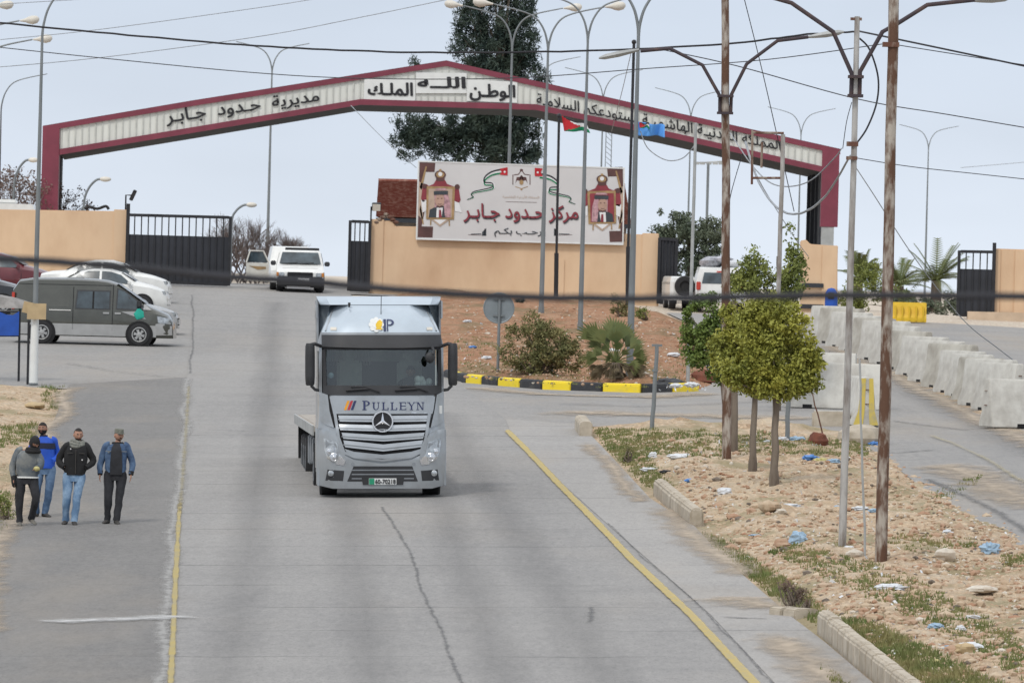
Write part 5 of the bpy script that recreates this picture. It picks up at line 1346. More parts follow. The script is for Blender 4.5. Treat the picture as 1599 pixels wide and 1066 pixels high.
# near ones that stand in front of the wall
p = PS(983, 588); f = pp(1001, 22, p.y); lamp_at(p.x, p.y, f.z - p.z, 'tall grey double lamp post rising from the striped kerb beside the fan palm', r=.085)
p = PS(845, 490); f = pp(853, 58, p.y); lamp_at(p.x, p.y, f.z - p.z, 'grey double lamp post rising in front of the red Arabic lettering of the billboard', r=.075)
p = PS(906, 516); f = pp(918, 40, p.y); lamp_at(p.x, p.y, f.z - p.z, 'grey double lamp post crossing the right portrait side of the billboard', r=.072)
# behind the wall and the gantry
lamp_px(800, 62, 305, 'double lamp post whose left head stands clear of the conifer', r=.075)
lamp_px(425, 104, 415, 'thin double lamp post behind the gantry above the cream four wheel drive', heads=False, r=.075)
lamp_px(942, 147, 390, 'distant double lamp post seen above the gantry right of the conifer', heads=False, r=.055)
lamp_px(1079, 176, 415, 'distant double lamp post above the right slope of the gantry', heads=False, r=.055)
lamp_px(1251, 203, 447, 'distant double lamp post above the right end of the gantry', heads=False, r=.055)
lamp_px(1450, 226, 515, 'distant double lamp post alone in the sky over the right palms', heads=False, r=.065)
lamp_px(843, 128, 380, 'double lamp post mostly hidden by the conifer', heads=False, r=.055)
lamp_px(2, 160, 335, 'thin lamp post at the left edge behind the bare tree', arms=(1,), heads=False, r=.06, sc=1.0)
p = P(52, 601); f = pp(71, 35, p.y)
ll = lamp_at(p.x, p.y, f.z - p.z, 'tall single lamp post with white painted foot at the left by the parked van', arms=(1,), r=.065)
z1 = pp(50, 487, p.y).z - p.z
MB().tube([(0, 0, 0.0), (0, 0, z1)], [.115, .10], 12).build('painted_foot', 'panel_white', ll, smooth=60)
b = MB(); b.box((.05, -.2, z1 + .02), (.5, .05, .42)); b.box((-.12, -.17, z1 + .1), (.4, .05, .3), Matrix.Rotation(.2, 3, 'Y')); b.build('cardboard_sign', 'cardboard', ll)
for fx, fy, Y, t in ((-53, 84, 290, 'upper'), (-32, 113, 292, 'lower'), (-96, 62, 283, 'topmost')):
    lamp_px(fx, fy, Y, {'upper': 'lamp whose head enters the picture second from the top at the left edge', 'lower': 'lamp whose head reaches furthest into the sky at the left edge', 'topmost': 'lamp with only its head in the top left corner'}[t], arms=(1,), r=.09)
def small_lamp(px, py, hx, hy, Y, label, r=.045):
    f = pp(px, py, Y); h = pp(hx, hy, Y); s = 1 if hx > px else -1; z0 = g(f.x, Y)
    root = thing('street_lamp', label, 'street lamp', (f.x, Y, z0)); hf = f.z - z0; dx = h.x - f.x; dz = h.z - f.z
    pts = spline([(0, 0, 0), (0, 0, hf * .5), (0, 0, hf), (dx * .18, 0, hf + dz * .6), (dx * .5, 0, hf + dz * .95), (dx * .75, 0, hf + dz)], 4)
    MB().tube(pts, r, 8).build('pole', 'galv', root, smooth=60)
    MB().sph((dx * .9, 0, hf + dz), (abs(dx) * .26, .12, .10), 12, 8).build('lamp_head', 'lamp_head', root, smooth=60)
small_lamp(131, 318, 168, 280, 310, 'small curved lamp standing behind the left wall')
small_lamp(362, 345, 396, 320, 310, 'small curved lamp behind the right end of the sliding gate')
small_lamp(22, 290, 55, 250, 312, 'small curved lamp among the bare branches at the left')

# ================================================================== POLES WITH BRACKETS
def pole_tube(root, pts, rr, m, n=10, name='pole', cap=True):
    return MB().tube(pts, rr, n, cap).build(name, m, root, smooth=60, world=True)
def ppole(bx, by, tx_, ty_, r0, r1, name, label, m, cat='utility pole', group=None):
    p = PS(bx, by); t = pp(tx_, ty_, p.y); root = thing(name, label, cat, p, 0, group)
    d = t - p; n = 7
    pole_tube(root, [p - Vector((0, 0, .3))] + [p + d * (i / n) + Vector((random.uniform(-.01, .01), 0, 0)) for i in range(1, n + 1)], [r0 + (r1 - r0) * i / n for i in range(n + 1)], m)
    return root, p, t
MM('bracket_iron', (0.05, 0.038, 0.045), .8, .1, col2=(0.10, .06, .05), scale=3, amt=(.5, .7))
def bracket(root, p, lines, ybox, m='bracket_iron'):
    Y = p.y - .02
    for ln in lines:
        pts = [pp(x, y, Y) for x, y in ln]
        MB().tube(pts, .038, 8).build('lamp_bracket', m, root, smooth=60, world=True)
    (x0, y0, x1, y1) = ybox; b = MB(); a, c = pp(x0, y0, Y), pp(x1, y1, Y); w_ = .05
    for z in (a.z, c.z): b.box(((a.x + c.x) / 2, Y, z), (c.x - a.x + .1, .36, w_))
    for x in (a.x, c.x): b.box((x, Y, (a.z + c.z) / 2), (w_, w_, a.z - c.z - w_))
    b.build('bracket_collar', m, root, world=True)
def fixture(root, p, x0, y0, x1, y1):
    a, c = pp(x0, y0, p.y), pp(x1, y1, p.y); d = (c - a); L_ = d.length
    b = MB(); rings = []
    for t, w_, h in ((0, .04, .03), (.2, .10, .05), (.5, .14, .07), (.85, .12, .06), (1, .03, .02)):
        q = a + d * t; rings.append([q + Vector((0, w_ * math.cos(k), h * math.sin(k))) for k in [2 * math.pi * i / 10 for i in range(10)]])
    b.loft(rings).build('lamp_head', 'galv_pale', root, smooth=50, world=True)
r1, p1, t1 = ppole(1135, 717, 1132, -60, .105, .083, 'utility_pole', 'rusty round pole with forked lamp brackets among the lime green trees', 'rust_pole')
bracket(r1, p1, [[(1124, 178), (1124, 150), (1097, 102), (1046, 76), (1000, 80)], [(1141, 178), (1142, 148), (1166, 100), (1214, 64), (1262, 58)]], (1124, 150, 1141, 177))
fixture(r1, p1, 998, 78, 935, 91); fixture(r1, p1, 1262, 58, 1318, 50)
r2, p2, t2 = ppole(1315, 855, 1339, 26, .072, .048, 'utility_pole', 'thin rust streaked pole with a forked bracket left of the thickest rusty pole', 'grey_pole')
bracket(r2, p2, [[(1329, 150), (1330, 115), (1301, 50), (1236, 5), (1190, -8)], [(1342, 150), (1343, 112), (1378, 50), (1400, 38), (1448, 8), (1522, 0)]], (1329, 120, 1343, 150))
fixture(r2, p2, 1520, 1, 1578, -3)
b = MB(); q = pp(1337, 30, p2.y); b.box(q, (.20, .06, .05)); q = pp(1331, 225, p2.y); b.box(q, (.20, .18, .08)); q = pp(1330, 247, p2.y); b.box(q, (.19, .18, .06)); b.build('clamp', 'rust_dark', r2, world=True)
r3, p3, t3 = ppole(1376, 876, 1397, -60, .108, .09, 'utility_pole', 'thickest rusty pole standing alone in the sandy verge', 'rust_pole')
q = pp(1391, 70, p3.y); MB().box(q, (.28, .24, .08)).build('clamp', 'rust_dark', r3, world=True)
# paler second stump beside the first pole
r1b, _, _ = ppole(1147, 707, 1146, 470, .09, .08, 'wooden_post', 'short grey brown post right behind the rusty pole among the trees', 'bark', 'post')
r4, p4, t4 = ppole(1208, 700, 1223, 210, .055, .05, 'utility_pole', 'pale pole with a square wire frame near its top behind the sparse tree', 'grey_pole')
b = MB()
for x0, y0, x1, y1 in ((1175, 207, 1224, 208), (1174, 278, 1222, 278), (1175, 203, 1174, 288), (1190, 222, 1189, 262)):
    b.tube([pp(x0, y0, p4.y), pp(x1, y1, p4.y)], .03, 6)
b.build('wire_frame', 'rust_dark', r4, world=True)
r5, p5, t5 = ppole(1074, 597, 1087, 192, .055, .042, 'lamp_pole', 'pale thin pole between the palm and the leafy trees', 'galv_pale', 'pole')
r6, p6, t6 = ppole(1018, 672, 1026, 537, .055, .045, 'sign_post', 'bare grey metal post standing in the verge near the two kerb stones', 'galv', 'post')
q = pp(1026, 539, p6.y); MB().box(q, (.24, .06, .05)).build('clamp', 'galv', r6, world=True)
q = pp(1023, 580, p6.y); MB().lathe([(.07, 0), (.07, .05)], 10, Matrix.Translation(q)).build('collar', 'galv', r6, world=True)
ppole(1229, 690, 1233, 560, .055, .05, 'sign_post', 'bare grey post behind the lime green tree', 'galv', 'post')
ppole(1351, 868, 1342, 560, .022, .018, 'thin_rod', 'very thin wire like rod between the two tall poles', 'galv_pale', 'rod')
rb, pb, tb_ = ppole(1287, 688, 1262, 590, .018, .015, 'leaning_rod', 'thin dark rod leaning beside the lime tree crown', 'rust_dark', 'rod')
# floodlight post, lattice mast
Yf = 400
f = pp(1106, 255, Yf); ft = thing('floodlight_mast', 'thin mast with a row of small floodlights seen under the gantry', 'floodlight', (f.x, Yf, g(f.x, Yf)))
pole_tube(ft, [Vector((f.x, Yf, g(f.x, Yf))), f], .07, 'galv'); b = MB(); b.tube([pp(1085, 255, Yf), pp(1128, 252, Yf)], .04, 6)
for x in (1088, 1097, 1107, 1117, 1126): q = pp(x, 255, Yf); b.box(q, (.26, .12, .14))
b.build('floodlight_row', 'galv_pale', ft, world=True)
Ym = 450; f = pp(951, 200, Ym); ms = thing('lattice_mast', 'thin lattice mast behind the billboard', 'mast', (f.x, Ym, g(f.x, Ym)))
b = MB()
for x in (946.5, 955.5): q = pp(x, 205, Ym); b.tube([Vector((q.x, Ym, g(q.x, Ym))), q], .025, 5)
for i in range(22):
    a = pp(946.5, 205 + i * 8, Ym); c = pp(955.5, 213 + i * 8, Ym); b.tube([a, c], .015, 4)
b.build('lattice', 'galv', ms, world=True)

# ================================================================== FLAGPOLES AND FLAGS
def flagpole(bx, by, mx_, my_, tx_, ty_, r0, r1, label):
    p = P(bx, by); root = thing('flagpole', label, 'flagpole', p); Y = p.y
    mdl = pp(mx_, my_, Y); t = pp(tx_, ty_, Y)
    pole_tube(root, [p, mdl], r0, 'black_paint', name='pole_foot'); pole_tube(root, [mdl, t], r1, 'black_paint')
    MB().sph(t, .09, 8, 6).build('finial', 'black_paint', root, world=True)
    return root, Y
fp, Yf1 = flagpole(868, 474, 869, 395, 873, 181, .085, .05, 'black flagpole with the red white and green flag in front of the billboard')
fp2, Yf2 = flagpole(980, 486, 981, 385, 990, 66, .085, .055, 'dark flagpole close behind the tall lamp post at the billboard right end')
def flag(corners, Y, mats, bands, label, name='flag', tri=None, waves=1.4, amp=.12):
    """cloth with horizontal bands; corners TL,TR,BR,BL in the photo"""
    TL, TR, BR, BL = [pp(x, y, Y) for x, y in corners]; nu, nv = 18, 12
    def S(u, v):
        q = TL.lerp(TR, u).lerp(BL.lerp(BR, u), v)
        return q + Vector((0, amp * math.sin(u * math.pi * 2 * waves + v * 1.5), .05 * math.sin(u * 9 + v * 2) * u))
    b = MB(); pts = [S(i / nu, j / nv) for i in range(nu + 1) for j in range(nv + 1)]; k = len(b.v); b.v += pts
    for i in range(nu):
        for j in range(nv):
            a = i * (nv + 1) + j; u, v = (i + .5) / nu, (j + .5) / nv
            mi = next(m_ for lim, m_ in bands if v <= lim)
            if tri and u < .5 * (1 - abs(v - .5) * 2) * tri: mi = 3
            b.f.append([a, a + nv + 1, a + nv + 2, a + 1]); b.mi.append(mi)
    b2 = MB(); 
    o = b.build(name, mats, smooth=60, fix=False)
    md = o.modifiers.new('thickness', 'SOLIDIFY'); md.thickness = .01
    o.matrix_basis = Matrix.Identity(4)
    tag(o, label, 'flag'); return o
flag(((877, 181), (916, 194), (922, 206), (881, 205)), Yf1 - .06, [MT[k] for k in ('ink_black', 'flag_white', 'flag_green', 'flag_red')], [(.20, 0), (.55, 1), (1, 2)], 'red white and green flag flying from the black pole before the billboard', tri=1.5)
flag(((995, 190), (1038, 196), (1038, 213), (997, 212)), Yf2 - .3, [MT[k] for k in ('flag_blue', 'flag_white', 'flag_green', 'flag_red')], [(1, 0)], 'faded blue flag behind the tall lamp post', amp=.2)
flag(((998, 191), (1014, 193), (1014, 200), (999, 200)), Yf2 - .62, [MT[k] for k in ('ink_black', 'flag_white', 'flag_green', 'flag_red')], [(.3, 0), (.62, 1), (1, 2)], 'small red white and green flag in front of the blue flag', tri=1.3, amp=.05)

# ================================================================== SIGNS, FLOODLIGHTS, STANDS
p = PS(777, 590); rs = thing('round_sign', 'round road sign seen from its grey back on a short post by the bushes', 'road sign', p)
c_ = pp(779, 481, p.y); M_ = Matrix.Translation(c_) @ Matrix.Rotation(R(90), 4, 'X')
MM('sign_back', (0.24, 0.27, 0.285), .5, .3, var=.1, scale=3)
r_s = 24.5 / SP(p.y)
MB().lathe([(r_s, -.012), (r_s, .012), (r_s * .96, .02), (r_s * .9, .004), (0, .004)], 36, M_).build('sign_plate', 'sign_back', rs, world=True)
pole_tube(rs, [p + Vector((0, -.05, -.1)), Vector((p.x, p.y - .05, c_.z + .35))], .042, 'galv', name='sign_post')
b = MB()
for dz in (-.2, .25): b.box(c_ + Vector((0, -.03, dz)), (.3, .05, .05))
b.build('sign_bracket', 'galv', rs, world=True)
def flood(px0, py0, px1, py1, cx, cy, w_, h_, Y, label, m='lamp_head', tilt=0.0):
    a = pp(px0, py0, Y); root = thing('floodlight', label, 'floodlight', a)
    c = pp(cx, cy, Y)
    MB().tube([a, Vector((a.x, Y, c.z)), c], .035, 6).build('arm', 'black_paint', root, world=True)
    M_ = Matrix.Rotation(tilt, 3, 'Y') @ Matrix.Rotation(R(20), 3, 'X')
    MB().box(c + Vector((0, -.08, 0)), (w_, .14, h_), M_).build('housing', 'black_paint', root, world=True, bevel=.02)
    MB().box(c + M_ @ Vector((0, -.09, 0)) + Vector((0, -.08, 0)), (w_ * .85, .02, h_ * .85), M_).build('lamp_glass', m, root, world=True)
flood(579, 350, 579, 325, 588, 323, .34, .30, YW - .1, 'square floodlight above the left end of the billboard wall')
flood(196, 330, 196, 305, 208, 305, .14, .42, YW + .2, 'dark tilted floodlight above the left wall beside the sliding gate', 'black_plastic', R(25))
b = MB()
for i in range(7): q = pp(588 + i * 5, 335 + 4 * abs(i - 3), YW); b.sph(q, (.12, .1, .07), 7, 5)
tag(b.build('cable_coil', 'rust_dark'), 'tangled cable and scrap on top of the wall corner below the tiled roof', 'cable')
b = MB().tube(spline([pp(132, 326, YW + .2), pp(140, 323, YW + .2), pp(152, 326, YW + .2), pp(165, 322, YW + .2), pp(170, 327, YW + .2)], 4), .06, 6)
tag(b.build('scrap_bundle', 'black_rubber'), 'dark bundle lying on top of the left wall', 'scrap')
# stand with blue cloth at the left edge
p = P(30, 596); st_ = thing('covered_stand', 'black framed stand with blue cloth panel and dusty grey cover at the left edge', 'stand', p)
Y = p.y; b = MB()
for x, y0, y1 in ((29, 482, 595), (43, 500, 600), (-18, 482, 593)):
    q = P(x, y1); a = pp(x + 2, y0, q.y); b.tube([q, a], .035, 6)
b.tube([pp(-30, 486, Y), pp(30, 486, Y)], .03, 6); b.tube([pp(-30, 524, Y), pp(30, 524, Y)], .03, 6); b.build('frame', 'black_paint', st_, world=True)
pts = [pp(-30, 490, Y - .06), pp(0, 487, Y - .06), pp(10, 491, Y - .06), pp(20, 492, Y - .06), pp(30, 486, Y - .06), pp(29, 524, Y - .06), pp(-30, 524, Y - .06)]
MB().prism(pts, (0, .02, 0)).build('cloth_panel', 'blue_cloth', st_, world=True)
MM('dusty_cover', (0.30, 0.285, 0.27), .9, var=.2, scale=4)
rings = []
for x, yt, d_ in ((-60, 466, 1.1), (-20, 462, 1.2), (0, 460, 1.2), (20, 464, 1.15), (38, 469, 1.0), (52, 474, .8)):
    q = pp(x, yt, Y + .6); hb = pp(x, 481, Y + .6).z
    rings.append([Vector((q.x, Y + .6 - d_ / 2, hb)), Vector((q.x, Y + .6 - d_ / 3, q.z - .05)), Vector((q.x, Y + .6 + d_ / 3, q.z)), Vector((q.x, Y + .6 + d_ / 2, hb))])
MB().loft(rings).build('cover', 'dusty_cover', st_, world=True, smooth=50)
# blue litter bin on the barrier end
q = P(1299, 515); q = pp(1299, 470, q.y)
bb_ = thing('blue_bin', 'bright blue round topped bin behind the far end of the barrier row', 'bin', (q.x, q.y + .6, g(q.x, q.y + .6)))
h = q.z - bb_.location.z
MB().lathe([(.2, 0), (.22, h), (.20, h + .3), (.12, h + .42), (.02, h + .45)], 16).build('bin_body', 'blue_cloth', bb_, smooth=50)
MB().box((-.02, -.2, h + .18), (.2, .06, .2)).build('bin_opening', 'dark_hole', bb_)

# ================================================================== CONCRETE BARRIERS
JS = [(-.34, 0), (.34, 0), (.34, .10), (.20, .36), (.12, .95), (.09, 1.0), (-.09, 1.0), (-.12, .95), (-.20, .36), (-.34, .10)]
def barrier(p, ang, L_, H, label, group=None, wd_=1.0, m='concrete'):
    root = thing('concrete_barrier', label, 'barrier', (p.x, p.y, g(p.x, p.y) - .02), ang, group)
    rings = [[Vector((x * wd_, y, z * H)) for x, z in JS] for y in (-L_ / 2, -L_ / 2 + .03, L_ / 2 - .03, L_ / 2)]
    for k in (0, 3):
        rings[k] = [Vector((v.x * .96, v.y, v.z * .985 + .005)) for v in rings[k]]
    MB().loft(rings).build('barrier_body', m, root, bevel=.015)
    b = MB()
    for y in (-L_ / 4, L_ / 4): b.box((0, y, .045), (.70 * wd_, .25, .09))
    b.build('fork_slot', 'dark_hole', root)
    b = MB()
    for y in (-L_ / 2, L_ / 2):
        for z in (.45, .75): b.tube([(-.04, y, z * H), (0, y + .05 * (1 if y > 0 else -1), z * H), (.04, y, z * H)], .012, 5)
    b.build('lifting_loop', 'rust_dark', root)
    return root
row = [(1288, 531), (1302, 536), (1317, 542), (1334, 549), (1352, 556), (1370, 562), (1388, 569), (1408, 577), (1430, 587), (1452, 597), (1472, 606), (1488, 614), (1503, 620), (1517, 627), (1531, 634), (1546, 641)]
ords = ['first', 'second', 'third', 'fourth', 'fifth', 'sixth', 'seventh', 'eighth', 'ninth', 'tenth', 'eleventh', 'twelfth', 'thirteenth', 'fourteenth', 'fifteenth', 'sixteenth']
GR = 'concrete barriers lined up along the right hand road'
P0, P1_ = P(1288, 531), P(1546, 641)
for i, (x, y) in enumerate(row):
    q = P(x, y); d = (P(*row[min(i + 1, 15)]) - P(*row[max(i - 1, 0)])); a = math.atan2(-d.x, d.y)
    L_ = min(3.0, d.length / (2 if 0 < i < 15 else 1) * .90)
    rot = a + R(random.uniform(-4, 4)) + R(17)
    barrier(q + Vector((.25, 0, 0)), rot, L_, 1.18 + random.uniform(-.04, .05), wd_=.85, label= 'pale concrete barrier, %s from the far end of the long row' % ords[i], group=GR, m=('concrete', 'concrete_worn')[i % 3 == 1])
q = P(1618, 668); barrier(q + Vector((.2, 0.6, 0)), R(-62), 3.2, 1.15, 'nearest concrete barrier turned side on at the right edge with a dark base', GR)
# pair near the trees
q = P(1345, 664); bp_ = barrier(q + Vector((0, 1.0, 0)), R(4), 3.0, 1.15, 'concrete barrier with yellow painted stripes beside the rusty pole', None, 1.05)
b = MB()
for x0, x1 in ((-.14, -.04), (.03, .12)):
    b.prism([Vector((x0 * 1.1, -1.513, 1.13)), Vector((x1 * 1.1, -1.513, 1.13)), Vector((x1 * 1.5, -1.513, .35)), Vector((x1 * 2.3, -1.513, .02)), Vector((x0 * 2.3, -1.513, .02)), Vector((x0 * 1.5, -1.513, .35))], (0, .01, 0))
b.build('painted_stripe', 'worn_yellow', bp_)
q = P(1310, 640); barrier(q + Vector((0, 1.5, 0)), R(66), 2.6, 1.15, 'white concrete barrier behind the lime tree crown', None, 1.1)
q = P(1288, 626); barrier(q + Vector((-.1, 2.5, 0)), R(80), 2.0, 1.2, 'pale concrete barrier partly hidden behind the lime tree leaves', None, 1.1)
q = P(1298, 664); sl_ = thing('concrete_slab', 'low tan concrete block at the foot of the barriers', 'block', q); MB().box((0, .3, .12), (.9, .6, .42)).build('slab', 'kerb_stone', sl_, bevel=.04)
MB().box((0, .3, .34), (.8, .5, .02)).build('slab_top', 'concrete', sl_)
q = P(1345, 692); sl_ = thing('stone_block', 'rough stone block in the grass beside the thin rod', 'block', q); MB().sph((0, 0, .12), (.55, .4, .32), 12, 8, fn=lambda d: 1 + .2 * noise.noise(d * 2)).build('block_body', 'kerb_stone', sl_, smooth=25); MB().box((.42, .2, .05), (.12, .2, .1)).build('chip', 'rock', sl_)
# yellow plastic barrier
q = P(1419, 503); yb_ = thing('plastic_barrier', 'yellow plastic water filled barrier on the far side of the concrete row', 'barrier', q)
s_ = 1 / SP(q.y); W_ = 54 * s_; H_ = 31 * s_
MB().loft([[Vector((x * W_ / 2, y, z)) for x, y in ((-1, -k), (1, -k), (1, k), (-1, k))] for z, k in ((0, .25), (.15, .25), (.3, .14), (H_ - .05, .10), (H_, .09))]).build('barrier_body', 'plastic_yellow', yb_, bevel=.02)
b = MB()
for i in range(5): b.box((-W_ / 2 + W_ * (i + .5) / 5, -.2, H_ * .45), (.05, .16, H_ * .75))
b.build('barrier_rib', 'plastic_yellow', yb_)

# ================================================================== CABLES
def wire(px, Y0, Y1, wpx, label, m='cable_black', name='overhead_cable', wob=0.0, n=7, group=None):
    pts = spline([(x, y, 0) for x, y in px], n); N = len(pts) - 1; out = []
    for i, q in enumerate(pts):
        out.append(pp(q.x, q.y + (random.uniform(-wob, wob)), Y0 + (Y1 - Y0) * i / N))
    r = [wpx / 2 / SP(Y0 + (Y1 - Y0) * i / N) for i in range(N + 1)]
    o = MB().tube(out, r, 6).build(name, m, smooth=60)
    return tag(o, label, 'cable', group)
wire([(-40, 32), (200, 55), (420, 73), (650, 82), (900, 80), (1130, 69), (1260, 54), (1336, 50)], 190, 180, 3.4, 'thick black cable sagging from the left edge across the sky to the forked pole', wob=.5, n=10)
wire([(1336, 48), (1370, 55), (1480, 78), (1640, 112)], 180, 172, 3.0, 'thick black cable running from the forked pole to the right edge')
wire([(-40, 70), (150, 90), (400, 114), (580, 123), (800, 122), (1000, 108), (1200, 93), (1378, 69)], 260, 165, 1.6, 'thin dark cable crossing the gantry roof and ending at the thick rusty pole')
wire([(1398, 70), (1480, 83), (1640, 108)], 165, 160, 1.6, 'thin cable running right from the clamp of the thick rusty pole')
wire([(-40, 108), (150, 91), (400, 58), (560, 28), (720, -5)], 250, 250, 1.3, 'thin grey line rising from left to right above the gantry', 'cable_grey')
wire([(-40, 66), (150, 47), (400, 13), (520, -6)], 250, 250, 1.2, 'upper thin grey line rising to the top edge at the left', 'cable_grey')
wire([(-20, 8), (150, -2)], 250, 250, 1.2, 'short grey line in the top left corner', 'cable_grey')
wire([(1030, 77), (1150, 103), (1340, 155), (1480, 179), (1640, 206)], 190, 165, 1.7, 'dark cable falling from the forked pole arm to the right edge')
wire([(1332, 246), (1420, 260), (1520, 271), (1640, 284)], 180, 170, 1.4, 'thin cable leaving the lower clamp of the forked pole to the right')
wire([(1334, 258), (1365, 305), (1425, 398), (1500, 495), (1560, 545), (1620, 590)], 180, 230, 1.6, 'pale guy wire running down behind the thick pole to the right', 'cable_grey')
wire([(1342, 60), (1358, 78), (1371, 120), (1369, 160), (1354, 200), (1336, 226)], 180, 180, 3.2, 'thick black cable hanging in a loop beside the forked pole')
wire([(1000, 205), (1012, 232), (1040, 250), (1066, 247), (1084, 228)], 226, 226, 1.8, 'grey cable hanging in a loop from the lamp post to the pale pole', 'cable_grey')
wire([(1164, 222), (1185, 285), (1215, 325), (1250, 333), (1290, 305), (1328, 243)], 215, 180, 3.6, 'thick twisted grey cable hanging in a deep loop to the forked pole', 'cable_grey', wob=.5)
wire([(1140, 208), (1180, 265), (1215, 290), (1262, 284), (1302, 248), (1314, 232)], 215, 200, 2.0, 'thinner grey cable hanging in a loop above the deepest loop', 'cable_grey')
wire([(1316, 232), (1322, 190), (1330, 160)], 182, 180, 1.2, 'short wire hanging beside the forked pole clamp')
wire([(1160, -10), (1190, 110), (1222, 250), (1240, 330)], 200, 210, 1.4, 'thin steep wire crossing the sky right of the rusty pole')
wire([(986, 80), (972, 140), (955, 205)], 227, 270, 1.1, 'thin stay wire left of the dark flagpole', 'cable_grey')
wire([(548, 165), (600, 218), (650, 262)], 320, 300, 1.2, 'thin wire slanting from the gantry to the billboard', 'cable_grey')
wire([(1160, 238), (1142, 300), (1138, 330)], 215, 215, 1.4, 'wire dropping behind the rusty pole below the gantry', 'cable_black')
wire([(1168, 240), (1190, 290), (1240, 370), (1262, 400)], 215, 250, 1.3, 'pale wire slanting down to the stepped pier', 'cable_grey')
wire([(1500, 262), (1640, 250)], 500, 500, .9, 'faint distant line at the right edge', 'cable_grey')
wire([(-60, 400), (60, 407), (200, 417), (330, 430), (480, 440), (620, 452), (800, 463), (1000, 466), (1200, 462), (1400, 461), (1660, 463)], 31, 29, 13.5, 'blurred dark cable hanging close before the camera across the whole view', wob=.6, n=8)

# ================================================================== VEGETATION
def rdir():
    z = random.uniform(-1, 1); a = random.uniform(0, 2 * math.pi); r = math.sqrt(1 - z * z)
    return Vector((r * math.cos(a), r * math.sin(a), z))
def leaf(b, c, s, asp=0.5, d=None, droop=0.0):
    d = d or rdir(); u = d.cross(rdir())
    if u.length < .1: u = Vector((1, 0, 0))
    u.normalize(); d = d * s; u = u * s * asp
    b.add([c - d * .5, c + u * .5 - d * .05, c + d * .5, c - u * .5 - d * .05], [(0, 1, 2, 3)])
def blobs_px(bl, Y, dk=0.9):
    out = []
    for cx, cy, rx, ry, *o in bl:
        c = pp(cx, cy, Y); k = SP(Y); dy = o[0] if o else 0
        out.append((c + Vector((0, dy, 0)), (rx / k, (rx + ry) / 2 / k * dk, ry / k)))
    return out
def foliage(root, bl, nclump, nleaf, rc, ls, m, name='crown', asp=.5, inner=.45, up=0.0, wts=None, gap=0.0):
    b = MB(); cs = []
    vol = [r[0] * r[1] * r[2] for c, r in bl]; tot = sum(v ** (2 / 3) for v in vol)
    for (c, r), v in zip(bl, vol):
        for _ in range(max(3, int(nclump * v ** (2 / 3) / tot))):
            d = rdir(); k = random.uniform(inner, 1.0) ** .6
            q = c + Vector((d.x * r[0], d.y * r[1], d.z * r[2])) * k
            if gap and noise.noise(q * 1.3 + Vector((7, 1, 3))) < -gap: continue
            cs.append(q); rr_ = rc * random.uniform(.6, 1.25)
            for _ in range(int(nleaf * random.uniform(.6, 1.3))):
                o = rdir() * rr_ * random.random() ** .5
                dd = (rdir() + d * .6 + Vector((0, 0, up))).normalized()
                leaf(b, q + o, ls * random.uniform(.6, 1.3), asp, dd)
    b.build(name, m, root, world=True, smooth=0, fix=False)
    return cs
def limbs(root, base, top, cs, n, r0, r1, m, name='trunk', lean=0.05, seg=6, tmin=.5):
    b = MB(); pts = [base - Vector((0, 0, .15))]
    for i in range(1, seg + 1):
        t = i / seg; pts.append(base.lerp(top, t) + Vector((random.uniform(-lean, lean), random.uniform(-lean, lean), 0)) * (1 if i < seg else 0))
    rr_ = [r0 * (1.25 if i == 0 else 1) + (r1 - r0) * i / seg for i in range(seg + 1)]
    b.tube(spline(pts, 3), [rr_[min(seg, i // 3)] for i in range(seg * 3 + 1)], 10)
    for q in random.sample(cs, min(n, len(cs))):
        t = random.uniform(tmin, 1); s_ = pts[int(t * seg)]
        if q.z < s_.z + .15: continue
        md = s_.lerp(q, .5) + Vector((0, 0, abs(q.z - s_.z) * .12)) + rdir() * .08
        b.tube(spline([s_, md, q], 3), [r1 * .55 * (1 - i / 7.5) for i in range(7)], 5)
    return b.build(name, m, root, world=True, smooth=60)
# big conifer behind the gantry
Y = 350
root = thing('conifer_tree', 'huge dark conifer rising behind the gantry and the billboard', 'tree', (pp(768, 300, Y).x, Y, g(pp(768, 300, Y).x, Y)))
bl = blobs_px([(775, 20, 62, 55), (790, -25, 45, 40), (735, 45, 34, 32), (770, 80, 66, 40), (815, 60, 30, 50), (775, 130, 62, 40), (825, 118, 34, 22), (730, 130, 22, 20), (775, 185, 68, 50), (820, 170, 28, 26), (778, 235, 66, 40), (700, 195, 42, 20), (655, 195, 38, 18), (630, 218, 26, 14), (668, 225, 40, 16), (700, 240, 34, 18), (640, 240, 22, 8), (815, 225, 34, 40), (645, 100, 10, 6), (748, 5, 22, 20)], Y)
cs = foliage(root, bl, 1150, 48, .34, .26, 'leaf_pine', asp=.18, up=.35, gap=.34)
limbs(root, root.location.copy(), pp(782, 10, Y), cs, 60, .32, .10, 'bark')
cs2 = foliage(root, blobs_px([(775, 150, 48, 120), (690, 212, 60, 20)], Y), 260, 46, .42, .3, 'leaf_pine', asp=.2, inner=.1, name='inner_crown')
